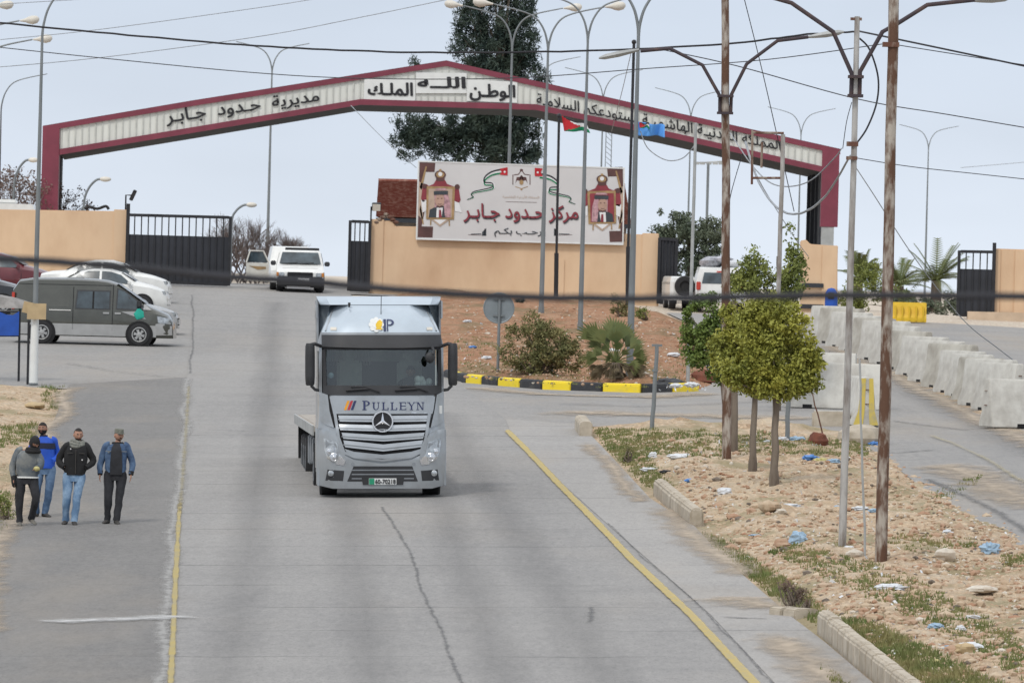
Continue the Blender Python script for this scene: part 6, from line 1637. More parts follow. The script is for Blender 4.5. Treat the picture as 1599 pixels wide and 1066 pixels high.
# sparse bare trees
def bare_tree(px, Y, py_base, hpx, spread, label, n=5, m='twig', depth=5, thin=1.0, leafy=None):
    p = pp(px, py_base, Y); z0 = g(p.x, Y); root = thing('bare_tree', label, 'tree', (p.x, Y, z0)); H = hpx / SP(Y); H += max(0, p.z - z0) 
    b = MB(); tips = []
    def grow(q, d, L_, r, k):
        e_ = q + d * L_ * .5 + rdir() * L_ * .06; f_ = q + d * L_
        b.tube([q, e_, f_], [r, r * .85, r * .7], 4 if k < 3 else 5, cap=False)
        if k == 0: tips.append(f_); return
        for _ in range(3 if k > 1 else 4):
            dd = (d + rdir() * spread + Vector((0, 0, .18))).normalized()
            grow(q.lerp(f_, random.uniform(.55, 1)), dd, L_ * random.uniform(.6, .85), r * .62, k - 1)
    for _ in range(n):
        d = (Vector((random.uniform(-.7, .7), random.uniform(-.5, .5), 1))).normalized()
        grow(Vector((p.x, Y, z0)) + Vector((random.uniform(-.3, .3), 0, 0)), d, H * .36, .05 * thin, depth)
    o = b.build('branches', m, root, world=True, smooth=0, fix=False)
    if leafy:
        b = MB()
        for t in tips:
            for _ in range(leafy[1]): leaf(b, t + rdir() * .15, leafy[2], .6)
        b.build('dry_leaves', leafy[0], root, world=True, smooth=0, fix=False)
MM('dry_leaf', (0.22, 0.15, 0.12), .9, var=.25, scale=3)
bare_tree(8, 330, 330, 95, .7, 'brown dry leaved tree behind the left wall at the picture edge', 4, 'twig', 4, leafy=('dry_leaf', 5, .12))
bare_tree(40, 335, 330, 75, .75, 'lower dry tree beside the left gantry column', 3, 'twig', 4, leafy=('dry_leaf', 4, .12))
bare_tree(100, 336, 330, 40, .7, 'small dry bush behind the wall right of the left column', 2, 'twig', 3, leafy=('dry_leaf', 3, .1))
bare_tree(378, 345, 440, 105, .55, 'bare grey tree right of the sliding gate', 6, 'twig', 5, .8)
bare_tree(402, 350, 440, 62, .6, 'low bare bush between the gate and the open car door', 6, 'twig', 4, .8)
bare_tree(352, 352, 440, 84, .6, 'bare shrub seen through the right bars of the sliding gate', 5, 'twig', 4, .8)
bare_tree(458, 345, 440, 84, .6, 'bare shrub spreading above the cream four wheel drive', 6, 'twig', 5, .8)
# green trees
def leafy_tree(tb, tt, bl, Y, label, m, n, nl, rc, ls, r0=.12, r1=.06, bark='bark', asp=.55, nm='leafy_tree', gap=.2, nlimb=26, inner=.35, tmin=.9):
    base = PS(*tb) if Y is None else Vector((pp(tb[0], tb[1], Y).x, Y, g(pp(tb[0], tb[1], Y).x, Y)))
    Y = base.y; root = thing(nm, label, 'tree', base)
    cs = foliage(root, blobs_px(bl, Y), n, nl, rc, ls, m, asp=asp, gap=gap, inner=inner)
    limbs(root, base, pp(tt[0], tt[1], Y), cs, nlimb, r0, r1, bark, tmin=tmin, lean=.02); return root
leafy_tree((1080, 440), (1075, 360), [(1075, 375, 50, 36), (1052, 348, 34, 26), (1095, 392, 34, 42), (1060, 420, 46, 28), (1112, 362, 20, 24), (1030, 368, 16, 14), (1048, 330, 10, 10), (1040, 400, 30, 30)], 345, 'grey green tree behind the closed gate leaf and the loaded car', 'leaf_far', 420, 44, .26, .14, gap=.3)
leafy_tree((1175, 738), (1180, 575), [(1175, 592, 40, 22), (1190, 505, 50, 34), (1160, 535, 50, 38), (1150, 490, 26, 20), (1170, 570, 50, 26), (1140, 560, 32, 28), (1205, 545, 30, 30)], None, 'left lime green tree with slim trunk close behind the rusty pole', 'leaf_lime', 520, 46, .16, .085, gap=.24, r0=.078, r1=.05)
leafy_tree((1210, 756), (1212, 585), [(1215, 594, 48, 24), (1165, 576, 40, 32), (1252, 570, 32, 40), (1212, 520, 56, 40), (1182, 560, 48, 42), (1240, 555, 42, 44), (1212, 590, 56, 34), (1205, 484, 40, 24), (1262, 590, 16, 24), (1150, 580, 20, 24), (1170, 500, 20, 18)], None, 'nearest round lime green tree standing in the sandy verge', 'leaf_lime', 760, 46, .16, .085, gap=.24, r0=.085, r1=.055)
leafy_tree((1142, 690), (1120, 540), [(1105, 478, 30, 20), (1100, 500, 38, 28), (1085, 530, 24, 30), (1108, 552, 36, 36), (1130, 505, 26, 26), (1082, 495, 18, 18), (1128, 580, 20, 22)], None, 'dark green round tree left of the rusty pole', 'leaf_green', 260, 46, .15, .09, r0=.075, r1=.04)
leafy_tree((1214, 640), (1214, 400), [(1200, 420, 48, 26), (1190, 458, 58, 28), (1215, 393, 30, 24), (1224, 364, 15, 18), (1160, 440, 30, 24), (1240, 410, 16, 20), (1180, 395, 14, 12), (1235, 440, 22, 30), (1150, 470, 24, 20), (1225, 475, 26, 26)], None, 'tall sparse tree with thin upper branches behind the lime green trees', 'leaf_mid', 420, 28, .2, .10, r0=.08, r1=.025, gap=.1, tmin=.5)
# shrubs
def shrub(px, py, bl, label, m, n, nl, rc, ls, asp=.45, stem=10, nm='bush', gap=.2, Y=None, inner=.3):
    base = PS(px, py) if Y is None else Vector((pp(px, py, Y).x, Y, g(pp(px, py, Y).x, Y)))
    root = thing(nm, label, 'bush', base)
    cs = foliage(root, blobs_px(bl, base.y), n, nl, rc, ls, m, 'leaves', asp, inner, .3, gap=gap)
    b = MB()
    for q in random.sample(cs, min(stem, len(cs))):
        b.tube(spline([base, base.lerp(q, .5) + rdir() * .1, q], 3), [.025 * (1 - i / 8) for i in range(7)], 5)
    b.build('stem', 'bark', root, world=True); return root
shrub(845, 588, [(835, 515, 36, 26), (820, 548, 40, 32), (862, 535, 40, 38), (845, 568, 50, 18), (890, 555, 24, 28), (800, 520, 12, 12)], 'large olive green bush behind the striped kerb beside the round sign', 'leaf_bush', 330, 44, .16, .085, stem=30)
shrub(968, 495, [(965, 475, 16, 14), (975, 488, 22, 10), (952, 486, 12, 9)], 'small bush at the foot of the wall under the billboard right end', 'leaf_bush', 70, 30, .14, .08)
shrub(1010, 500, [(1004, 490, 14, 8)], 'low weedy bush beside the flagpole base', 'leaf_mid', 30, 24, .14, .08)
shrub(812, 474, [(812, 469, 9, 4)], 'tiny dark plant by the wall base left of the plinth', 'leaf_pine', 16, 20, .1, .07)
shrub(1430, 470, [(1350, 450, 30, 34), (1360, 425, 18, 20), (1395, 465, 34, 22), (1330, 470, 22, 22)], 'green hedge like shrub between the stepped pier and the thick pole', 'leaf_mid', 190, 34, .22, .13, Y=318)
shrub(1430, 478, [(1470, 475, 26, 16), (1440, 480, 24, 14), (1410, 480, 24, 14), (1495, 480, 14, 14)], 'dark low shrubs below the palms at the right', 'leaf_far', 130, 32, .2, .13, Y=312)
shrub(983, 722, [(983, 708, 9, 13), (978, 716, 8, 6)], 'thin grey weed standing at the verge edge above the kerb', 'leaf_bush', 40, 18, .06, .05, asp=.3)
shrub(1238, 950, [(1238, 925, 17, 18), (1222, 915, 9, 12), (1255, 930, 10, 12)], 'dry purple brown weed at the broken kerb', 'dry_leaf', 70, 22, .06, .045, asp=.25, stem=24)
shrub(1262, 960, [(1262, 946, 7, 10)], 'small dry weed right beside the long kerb start', 'dry_leaf', 24, 16, .05, .04, asp=.25)
shrub(8, 815, [(4, 790, 16, 20), (12, 804, 12, 10)], 'green weed clump at the left edge near the walking men', 'leaf_mid', 60, 24, .07, .06, asp=.3)
# fan palm
def fan_leaf(b, base, tip, size, n=15, width=1.25):
    d = (tip - base).normalized(); side = d.cross(Vector((random.uniform(-.5, .5), 1, random.uniform(-.3, .5)))).normalized(); nrm = side.cross(d)
    b.tube([base, base.lerp(tip, .5) + Vector((0, 0, .03)), tip], [.02, .016, .012], 4)
    for i in range(n):
        a = -width + 2 * width * i / (n - 1); dd = (d * math.cos(a) + side * math.sin(a)).normalized(); L_ = size * (1 - .18 * abs(a) / width) * random.uniform(.9, 1.08)
        u = dd.cross(nrm).normalized() * size * .055; q = tip + dd * L_ * .5
        dr = Vector((0, 0, -L_ * .14))
        b.add([tip, q + u, tip + dd * L_ + dr, q - u], [(0, 1, 2, 3)])
base = PS(962, 590); fpalm = thing('fan_palm', 'dwarf fan palm with dead lower leaves behind the striped kerb', 'palm', base)
b = MB(); bd = MB(); Y = base.y; hub = pp(962, 566, Y)
for i, (x, y) in enumerate([(907, 502), (918, 522), (928, 508), (942, 515), (958, 490), (962, 512), (975, 498), (990, 520), (1003, 525), (1010, 545), (1012, 562), (922, 543), (908, 556), (940, 535), (985, 505), (998, 572), (950, 502), (966, 530), (980, 545), (946, 555)]):
    t = pp(x, y, Y) + Vector((0, random.uniform(-.7, .7), 0)); L_ = (t - hub).length; fan_leaf(b, hub, hub.lerp(t, .52), L_ * .5 + .06, 11, .62)
for i in range(40):
    x = random.uniform(912, 1016); t = pp(x, random.uniform(574, 592), Y) + Vector((0, random.uniform(-.8, .5), 0)); fan_leaf(bd, hub, hub.lerp(t, .6), .36, 7, .4)
b.build('fan_leaf', 'leaf_palm', fpalm, world=True, smooth=0, fix=False); bd.build('dead_leaf', 'leaf_dead', fpalm, world=True, smooth=0, fix=False)
MB().tube([base, hub], [.22, .16], 10).build('trunk', 'bark', fpalm, world=True)
def date_palm(px, py, Y, hpx, label, n=30, L_=2.1):
    p0 = pp(px, py, Y); base = Vector((p0.x, Y, g(p0.x, Y))); root = thing('palm_tree', label, 'palm', base); top = p0
    MB().tube([base, base.lerp(top, .5), top], [.28, .22, .2], 10).build('trunk', 'bark', root, world=True)
    b = MB()
    for i in range(n):
        a = 2 * math.pi * i / n * 2.4; el = R(random.uniform(5, 75)); d = Vector((math.cos(a) * math.cos(el), math.sin(a) * math.cos(el), math.sin(el)))
        pts = [top + d * L_ * t + Vector((0, 0, -.75 * t * t * math.cos(el) * L_ * .55)) for t in (0, .2, .4, .6, .8, 1)]
        b.tube(pts, [.025, .02, .018, .014, .01, .006], 4)
        for k in range(16):
            t = .15 + .85 * k / 16; j = min(4, int(t * 5)); q = pts[j].lerp(pts[j + 1], t * 5 - j); tg = (pts[j + 1] - pts[j]).normalized()
            s_ = tg.cross(Vector((0, 0, 1))).normalized()
            for sg in (-1, 1):
                e_ = q + (s_ * sg * .8 + tg * .6 + Vector((0, 0, -.25))).normalized() * .42 * (1.1 - t * .6); u = tg * .035
                b.add([q - u, q + u, e_], [(0, 1, 2)])
    b.build('fronds', 'leaf_palm', root, world=True, smooth=0, fix=False)
date_palm(1462, 438, 325, 0, 'taller feathery palm left of the right hand gate')
date_palm(1404, 446, 328, 0, 'palm whose fronds show just right of the thick rusty pole', 18, 1.5)
date_palm(1340, 432, 326, 0, 'small palm whose fronds show beside the thin forked pole', 16, 1.4)

# ------------------------------------------------------------------ grass, stones and litter scraps
def scatter_px(n, polys, fn):
    k = 0; wts = []
    for pl in polys:
        xs = [p[0] for p in pl]; ys = [p[1] for p in pl]; wts.append((max(xs) - min(xs)) * (max(ys) - min(ys)))
    while k < n:
        pl = random.choices(polys, wts)[0]; xs = [p[0] for p in pl]; ys = [p[1] for p in pl]
        q = (random.uniform(min(xs), max(xs)), random.uniform(min(ys), max(ys)))
        if inpoly(q, pl): fn(*q); k += 1
gb_ = MB()
def tuft(so, x, y, h0=.09, n=7):
    q = so.hit(x, y); h = h0 * random.uniform(.5, 1.4)
    for _ in range(n):
        o = Vector((random.uniform(-.09, .09), random.uniform(-.12, .12), -.01)); d = Vector((random.uniform(-.5, .5), random.uniform(-.5, .5), 1)).normalized() * h * random.uniform(.6, 1.2)
        u = Vector((random.uniform(-1, 1), random.uniform(-.4, .4), 0)).normalized() * .014
        gb_.add([q + o - u, q + o + u, q + o + d], [(0, 1, 2)])
V1 = [[(1095, 835), (1130, 845), (1255, 925), (1290, 960), (1300, 985), (1240, 955), (1135, 870)],
      [(1300, 958), (1370, 975), (1500, 1040), (1640, 1110), (1640, 1250), (1560, 1210), (1450, 1120), (1350, 1020)]]
scatter_px(3600, V1, lambda x, y: tuft(verge, x, y, .10))
scatter_px(3600, [[(925, 668), (1120, 675), (1110, 700), (1000, 715), (960, 710)], [(1120, 678), (1360, 690), (1350, 712), (1120, 705)], [(940, 690), (1010, 760), (1060, 765), (1000, 700)]], lambda x, y: tuft(verge, x, y, .06, 5))
scatter_px(1500, [[(1200, 860), (1420, 960), (1599, 1060), (1599, 1000), (1420, 900), (1250, 850)], [(1060, 700), (1130, 700), (1140, 720), (1070, 724)], [(1385, 840), (1450, 838), (1460, 848), (1390, 852)], [(1560, 870), (1640, 860), (1640, 880), (1570, 885)], [(1540, 738), (1500, 770), (1480, 780), (1440, 775)], [(1400, 850), (1520, 840), (1550, 850), (1420, 862)], [(1305, 850), (1325, 850), (1325, 860), (1305, 860)], [(1290, 1040), (1370, 1110), (1350, 1110), (1270, 1030)], [(1400, 935), (1450, 940), (1460, 955), (1400, 950)]], lambda x, y: tuft(verge, x, y, .07))
scatter_px(500, [[(700, 560), (790, 570), (1080, 560), (1090, 600), (1000, 606), (800, 596), (700, 585)], [(705, 520), (780, 525), (780, 560), (705, 555)]], lambda x, y: tuft(island, x, y, .07, 5))
scatter_px(420, [[(-10, 668), (60, 660), (70, 680), (0, 700)], [(-30, 760), (20, 770), (15, 830), (-30, 840)], [(60, 604), (100, 604), (90, 640), (75, 640)]], lambda x, y: tuft(bank, x, y, .10))
struct(gb_.build('grass', 'grass', smooth=0, fix=False), 'stuff')
ICO = None
def stone(b, q, s, flat=.7, seed=0.0):
    global ICO
    if ICO is None:
        bm = bmesh.new(); bmesh.ops.create_icosphere(bm, subdivisions=1, radius=1); ICO = ([v.co.copy() for v in bm.verts], [[v.index for v in f.verts] for f in bm.faces]); bm.free()
    k = Vector((random.random(), random.random(), random.random())) * 50; ax = Matrix.Rotation(random.uniform(0, 6), 3, 'Z')
    e_ = Vector((random.uniform(.7, 1.3), random.uniform(.7, 1.3), flat * random.uniform(.7, 1.2)))
    b.add([q + ax @ Vector((v.x * e_.x, v.y * e_.y, v.z * e_.z)) * s * (1 + .35 * noise.noise(v * 1.3 + k)) for v in ICO[0]], ICO[1])
VP = [[(960, 690), (1100, 680), (1360, 690), (1470, 760), (1599, 830), (1700, 900), (1700, 1150), (1560, 1180), (1300, 960), (1140, 860), (1040, 770)]]
for nm, mm_, n, so, polys, lo, hi in (('gravel', 'rock', 4200, verge, VP, .015, .065), ('gravel', 'rock_red', 2600, verge, VP, .015, .07), ('pebbles', 'rock_white', 1800, verge, VP, .012, .045), ('debris', 'bark', 420, verge, VP, .015, .06),
                                      ('gravel', 'rock_red', 900, island, [[(700, 466), (1030, 492), (1070, 510), (1100, 590), (1080, 602), (860, 600), (705, 588)]], .02, .07),
                                      ('pebbles', 'rock_white', 420, island, [[(700, 466), (1030, 492), (1070, 510), (1100, 590), (1080, 602), (860, 600), (705, 588)]], .015, .05),
                                      ('gravel', 'rock', 420, bank, [[(-40, 610), (95, 606), (80, 665), (40, 750), (10, 820), (-40, 850)]], .015, .06)):
    b = MB()
    def put(x, y):
        q = so.hit(x, y); s = random.uniform(lo, hi) * (2.0 if random.random() < .05 else 1); stone(b, q, s)
    scatter_px(n, polys, put); struct(b.build(nm, mm_, smooth=0, fix=False), 'stuff')
b = MB()
def scrap(x, y, so):
    q = so.hit(x, y) + Vector((0, 0, .03)); s = random.uniform(.03, .09)
    u = rdir() * s; v = rdir() * s * .6; b.add([q, q + u, q + u + v, q + v], [(0, 1, 2, 3)])
scatter_px(90, [[(700, 470), (1070, 510), (1100, 590), (705, 588)]], lambda x, y: scrap(x, y, island)); scatter_px(230, VP, lambda x, y: scrap(x, y, verge)); scatter_px(110, [[(1020, 600), (1112, 596), (1112, 612), (1030, 612)], [(1100, 680), (1290, 680), (1290, 700), (1100, 700)]], lambda x, y: scrap(x, y, verge if y > 640 else island))
struct(b.build('litter_scraps', 'bag_white', smooth=0, fix=False), 'stuff')
# rocks of note
def rock(x, y, s, label, m='rock', so=verge, fl=.75, name='rock', cat='rock'):
    q = so.hit(x, y); k = Vector((x, y, 1)); r_ = s
    o = MB().sph((0, 0, r_ * .4), (r_ * 1.2, r_, r_ * fl), 12, 8, fn=lambda d: 1 + .45 * noise.noise(d * 1.6 + k) + .15 * noise.noise(d * 4 + k)).build(name, m, smooth=22)
    o.location = q; return tag(o, label, cat)
rock(1201, 798, .17, 'largest rock of the heap in the sandy verge'); rock(1219, 801, .10, 'pale rock at the right side of the rock heap', 'rock_white'); rock(1180, 797, .10, 'small rock at the left side of the rock heap')
rock(1160, 848, .11, 'stone at the verge edge near the kerb'); rock(1222, 853, .12, 'dark broken stone in front of the blue bag', 'rock_red'); rock(1335, 870, .12, 'pale stone at the foot of the thick rusty pole', 'rock_white')
rock(1370, 872, .12, 'tan stone touching the thick rusty pole'); rock(1475, 873, .16, 'flat pale stone right of the thick rusty pole', 'rock_white'); rock(1535, 928, .2, 'long flat stone near the right edge', 'rock_white', fl=.3)
rock(1508, 1018, .12, 'yellowish lump beside the white litter at the lower right', 'cardboard'); rock(55, 638, .22, 'yellow tan lump lying on the left bank', 'cardboard', bank, .4); rock(1462, 1036, .06, 'tiny yellow stone in the grass at the lower right', 'bag_yellow')
rock(1048, 598, .35, 'dark grey sack lying on the island behind the striped kerb', 'kerb_black', island, .35, 'sack', 'sack'); rock(997, 588, .22, 'pale stone at the foot of the tall lamp post', 'rock_white', island, .3)
rock(1098, 596, .3, 'heap of brown twigs at the island corner', 'brown_clay', island, .7, 'twig_heap', 'heap')
o = rock(1277, 692, .20, 'broken brown clay pot in the rubbish behind the trees', 'brown_clay', verge, .8, 'clay_pot', 'pot')
# bags
def bag(x, y, s, m, label, fl=.6, so=verge):
    q = so.hit(x, y); k = Vector((x * .7, y, 4))
    o = MB().sph((0, 0, s * fl * .6), (s * 1.2, s * .8, s * fl), 18, 12, fn=lambda d: 1 + .5 * noise.noise(d * 2.2 + k) + .3 * noise.noise(d * 6 + k)).build('plastic_bag', m, smooth=0)
    o.location = q; return tag(o, label, 'bag', None)
for a in [(1246, 841, .13, 'bag_lightblue', 'peaked light blue bag alone in the sand in front of the rock heap', 1.0), (1062, 716, .20, 'bag_white', 'long white bag in the grass left of the rusty pole', .35), (1078, 752, .10, 'bag_blue', 'small blue bag below the long white bag', .4), (1019, 714, .08, 'bag_white', 'little white bag above the weeds at the verge corner', .9),
          (1266, 718, .14, 'bag_blue', 'blue bag in the rubbish behind the nearest lime tree', .5), (1281, 719, .12, 'bag_yellow', 'yellowish bag touching the blue bag', .5), (1302, 720, .12, 'bag_lightblue', 'pale blue bag right of the yellowish bag', .45), (1131, 772, .12, 'bag_white', 'white bag between the kerb and the nearest tree', .7), (1236, 790, .15, 'bag_white', 'flattened white bag above the rock heap', .25),
          (1258, 794, .12, 'bag_white', 'second flattened white strip beside the rock heap', .25), (1345, 796, .14, 'bag_white', 'white bag between the two tall poles', .35), (1309, 795, .10, 'bag_lightblue', 'pale blue bag left of the thin forked pole', .45), (1365, 800, .1, 'bag_lightblue', 'crumpled pale bag against the thick pole', .4), (1327, 858, .10, 'bag_white', 'white bag at the foot of the thin forked pole', .4),
          (1546, 868, .15, 'bag_lightblue', 'pale blue bag near the right edge among green weeds', .8), (1390, 922, .20, 'bag_white', 'wide white bag low in the sand below the thick pole', .3), (1462, 982, .10, 'bag_lightblue', 'small light blue bag in the lower right sand', .5), (1500, 984, .06, 'bag_white', 'tiny white bag right of the light blue one', .8), (1520, 965, .1, 'bag_white', 'thin white wrapper near the right edge', .3),
          (1515, 1014, .16, 'bag_white', 'white bag at the lower right beside the yellowish lump', .4), (1490, 1014, .12, 'bag_lightblue', 'grey blue bag left of the yellowish lump', .3), (1450, 945, .13, 'bag_black', 'black bag in the sand at the lower right', .35), (1182, 836, .13, 'bag_lightblue', 'faded flat bag in the track by the kerb', .12), (1245, 688, .14, 'bag_lightblue', 'pale bag heap left of the clay pot', .4),
          (1222, 690, .1, 'bag_white', 'white bag right behind the nearest tree trunk', .5), (1200, 688, .1, 'bag_white', 'white scrap bag left of the grey post', .4), (1364, 695, .1, 'bag_blue', 'blue bag at the edge of the stone block', .6), (1480, 828, .08, 'bag_white', 'small white bag on the sandy slope to the right', .7), (1040, 738, .12, 'bag_black', 'black bag in the weeds at the verge corner', .3), (1014, 735, .15, 'bag_white', 'white rubbish strip along the verge corner', .3)]:
    bag(*a[:5], fl=a[5])
for a in [(958, 550, .14, 'bag_white', 'white bag on the red soil behind the fan palm', .5), (1052, 556, .16, 'bag_white', 'white bag on the red soil right of the tall lamp post', .4), (760, 560, .12, 'bag_white', 'white bag on the red soil left of the sign', .4), (730, 505, .12, 'bag_white', 'white scrap on the red soil right above the lorry mirror', .4), (1055, 605, .14, 'bag_white', 'white rubbish against the end of the striped kerb', .4), (1080, 603, .16, 'bag_white', 'heap of white rubbish at the last kerb block', .4), (738, 545, .1, 'bag_blue', 'small blue scrap on the red soil left of the sign', .4)]:
    bag(*a[:5], fl=a[5], so=island)

# ================================================================== PEOPLE
def skin_body(verts, edges, rad, sub=2):
    me = bpy.data.meshes.new('tmp'); me.from_pydata(verts, edges, []); o = bpy.data.objects.new('tmp', me); COL.objects.link(o)
    o.modifiers.new('s', 'SKIN'); sm = o.modifiers.new('u', 'SUBSURF'); sm.levels = sub
    for i, r in enumerate(rad): me.skin_vertices[0].data[i].radius = (r, r)
    me.skin_vertices[0].data[0].use_root = True
    dg = bpy.context.evaluated_depsgraph_get(); m2 = bpy.data.meshes.new_from_object(o.evaluated_get(dg))
    vs = [v.co.copy() for v in m2.vertices]; fs = [tuple(p.vertices) for p in m2.polygons]
    bpy.data.objects.remove(o); bpy.data.meshes.remove(me); bpy.data.meshes.remove(m2)
    return vs, fs
def wrinkle(b, amp=.012, sc=7.0):
    for i, v in enumerate(b.v):
        n = noise.noise(v * sc + Vector((3, 8, 1))) + .5 * noise.noise(v * sc * 2.3)
        b.v[i] = v + Vector((n, noise.noise(v * sc + Vector((9, 2, 5))), .3 * n)) * amp
def ring(c, hw, hd, n=20, k=.8):
    return [Vector((c[0] + hw * abs(math.cos(a)) ** k * (1 if math.cos(a) > 0 else -1), c[1] + hd * abs(math.sin(a)) ** k * (1 if math.sin(a) > 0 else -1), c[2])) for a in [2 * math.pi * i / n for i in range(n)]]
def limb(b, pts, rr, n=12):
    q = spline(pts, 4); N = len(q) - 1; m = len(rr) - 1; r = []
    for i in range(N + 1):
        t = i / N * m; j = min(m - 1, int(t)); r.append(rr[j] + (rr[j + 1] - rr[j]) * (t - j))
    b.tube(q, r, n)
def human(px, py, label, J, top, bottom, shoes, skin='skin', extra=None, group=None, M=None):
    """J holds joints in metres from the feet; the figure faces -Y"""
    base = P(px, py); root = thing('person', label, 'person', base, 0, group)
    if M: root.matrix_basis = M
    V = lambda k: Vector(J[k])
    names = ['pelvis', 'waist', 'chest', 'neck', 'headb', 'shL', 'elL', 'wrL', 'shR', 'elR', 'wrR', 'hiL', 'knL', 'anL', 'hiR', 'knR', 'anR']
    J.setdefault('headb', tuple(Vector(J['head']) - Vector((0, 0, .06))))
    rad = dict(pelvis=.085, waist=.09, chest=.10, neck=.058, headb=.055, shL=.045, elL=.035, wrL=.028, shR=.045, elR=.035, wrR=.028, hiL=.055, knL=.038, anL=.028, hiR=.055, knR=.038, anR=.028)
    ed = [('pelvis', 'waist'), ('waist', 'chest'), ('chest', 'neck'), ('neck', 'headb'), ('chest', 'shL'), ('shL', 'elL'), ('elL', 'wrL'), ('chest', 'shR'), ('shR', 'elR'), ('elR', 'wrR'), ('pelvis', 'hiL'), ('hiL', 'knL'), ('knL', 'anL'), ('pelvis', 'hiR'), ('hiR', 'knR'), ('knR', 'anR')]
    vs, fs = skin_body([J[k] for k in names], [(names.index(a), names.index(c)) for a, c in ed], [rad[k] for k in names])
    b = MB().add(vs, fs)
    HM = Matrix.Translation(V('head')) @ Matrix.Rotation(J.get('turn', 0), 4, 'Z') @ Matrix.Rotation(J.get('nod', 0), 4, 'X')
    def hf(d):
        k = 1.0
        if d.z < 0: k *= 1 - .18 * (-d.z) ** 1.3 * (1 if abs(d.x) > .2 else .6)
        return k
    def headsph(bb, r, sc=1.0, fn=hf, keep=None, nu=24, nv=18, off=(0, 0, 0)):
        k0 = len(bb.v); f0 = len(bb.f)
        bb.sph((0, 0, 0), tuple(x * sc for x in r), nu, nv, fn=fn)
        if keep:
            kept = []; km = []
            for f, mi in zip(bb.f[f0:], bb.mi[f0:]):
                c = sum((bb.v[i] for i in f), Vector()) / len(f)
                if len(f) < 10 and keep(c) or (len(f) >= 10 and keep(c)): kept.append(f); km.append(mi)
            bb.f[f0:] = kept; bb.mi[f0:] = km
        for i in range(k0, len(bb.v)): bb.v[i] = HM @ (bb.v[i] + Vector(off))
    HR = (.083, .102, .122)
    headsph(b, HR)
    # nose, brow, ears, chin
    for vs_, fs_ in (([(-.008, -.096, .015), (.008, -.096, .015), (.017, -.096, -.03), (-.017, -.096, -.03), (0, -.126, -.026), (0, -.098, -.038)], [(0, 1, 4), (1, 2, 4), (2, 5, 4), (5, 3, 4), (3, 0, 4)]),):
        b.add([HM @ Vector(v) for v in vs_], fs_)
    for s in (-1, 1):
        k0 = len(b.v); b.sph((s * .084, .005, -.005), (.012, .022, .032), 8, 6)
        for i in range(k0, len(b.v)): b.v[i] = HM @ b.v[i]
    # hands with fingers
    for side in 'LR':
        if J.get('hide' + side): continue
        w_ = V('wr' + side); e_ = V('el' + side); d = (w_ - e_).normalized(); s = -1 if side == 'L' else 1
        out = Vector((s, 0, 0)); fw = Vector((0, -1, 0)); pn = d.cross(fw).normalized()
        rings = []
        for t, hw, hd in ((-.02, .026, .02), (.02, .034, .018), (.06, .042, .016), (.09, .040, .014)):
            c = w_ + d * t; rings.append([c + fw * hw * math.cos(a) + out * hd * math.sin(a) for a in [2 * math.pi * i / 10 for i in range(10)]])
        b.loft(rings)
        for i, L_ in enumerate((.062, .072, .068, .052)):
            st = w_ + d * .085 + fw * (.030 - .020 * i); curl = -out * .5
            m1 = st + (d + curl * .25).normalized() * L_ * .5; m2 = m1 + (d + curl * .9).normalized() * L_ * .5
            b.tube([st, m1, m2], [.0095, .0085, .007], 6)
        st = w_ + d * .03 + fw * .034; b.tube([st, st + (d * .6 + fw * .7).normalized() * .035, st + (d * .9 + fw * .4).normalized() * .065], [.012, .010, .008], 6)
    body = b.build('body', skin, root, smooth=60)
    # face
    def face(nm, m, pts_fn):
        bb = MB(); pts_fn(bb)
        for i in range(len(bb.v)): bb.v[i] = HM @ bb.v[i]
        return bb.build(nm, m, root, smooth=60)
    face('eyes', 'eye_white', lambda bb: [bb.sph((s * .030, -.090, .012), (.012, .008, .006), 8, 6) for s in (-1, 1)])
    face('pupils', 'hair', lambda bb: [bb.sph((s * .030, -.0975, .012), (.005, .003, .005), 8, 6) for s in (-1, 1)])
    face('eyebrows', 'hair', lambda bb: [bb.tube([(s * .014, -.100, .028), (s * .030, -.098, .033), (s * .046, -.090, .027)], .0045, 5) for s in (-1, 1)])
    face('mouth', 'lip', lambda bb: bb.sph((0, -.093, -.052), (.021, .007, .006), 10, 6))
    extra(root, HM, headsph, HR, face)
    # clothes
    top(root, V, J); 
    b = MB(); pl = V('pelvis')
    for s, k in ((-1, 'L'), (1, 'R')):
        an = V('an' + k); limb(b, [pl + Vector((s * .075, 0, .05)), V('hi' + k) + Vector((s * .012, 0, -.04)), V('kn' + k), an.lerp(V('kn' + k), .35), an + (an - V('kn' + k)).normalized() * .02], [.105, .104, .076, .064, .066])
    b.loft([ring((pl.x, pl.y, pl.z + z), hw, .115) for z, hw in ((-.14, .10), (-.09, .14), (-.03, .160), (.05, .168), (.12, .155))])
    wrinkle(b, .016, 8); b.build('trousers', bottom, root, smooth=60)
    for s, k in ((-1, 'L'), (1, 'R')):
        an = V('an' + k); t = J.get('toe' + k, (0, -1, 0)); t = Vector(t).normalized(); up = Vector((0, 0, 1)); sd_ = t.cross(up).normalized(); upp = sd_.cross(t)
        b = MB(); rings = []
        for x, w_, h in ((-.085, .025, .05), (-.07, .036, .09), (0, .042, .10), (.06, .044, .075), (.13, .048, .05), (.175, .040, .038), (.20, .015, .02)):
            c = an + t * x + upp * (-.085 + h / 2); rings.append([c + sd_ * w_ * math.cos(a) + upp * (h / 2) * math.sin(a) for a in [2 * math.pi * i / 12 for i in range(12)]])
        b.loft(rings); b.build('shoe', shoes, root, smooth=50)
    return root
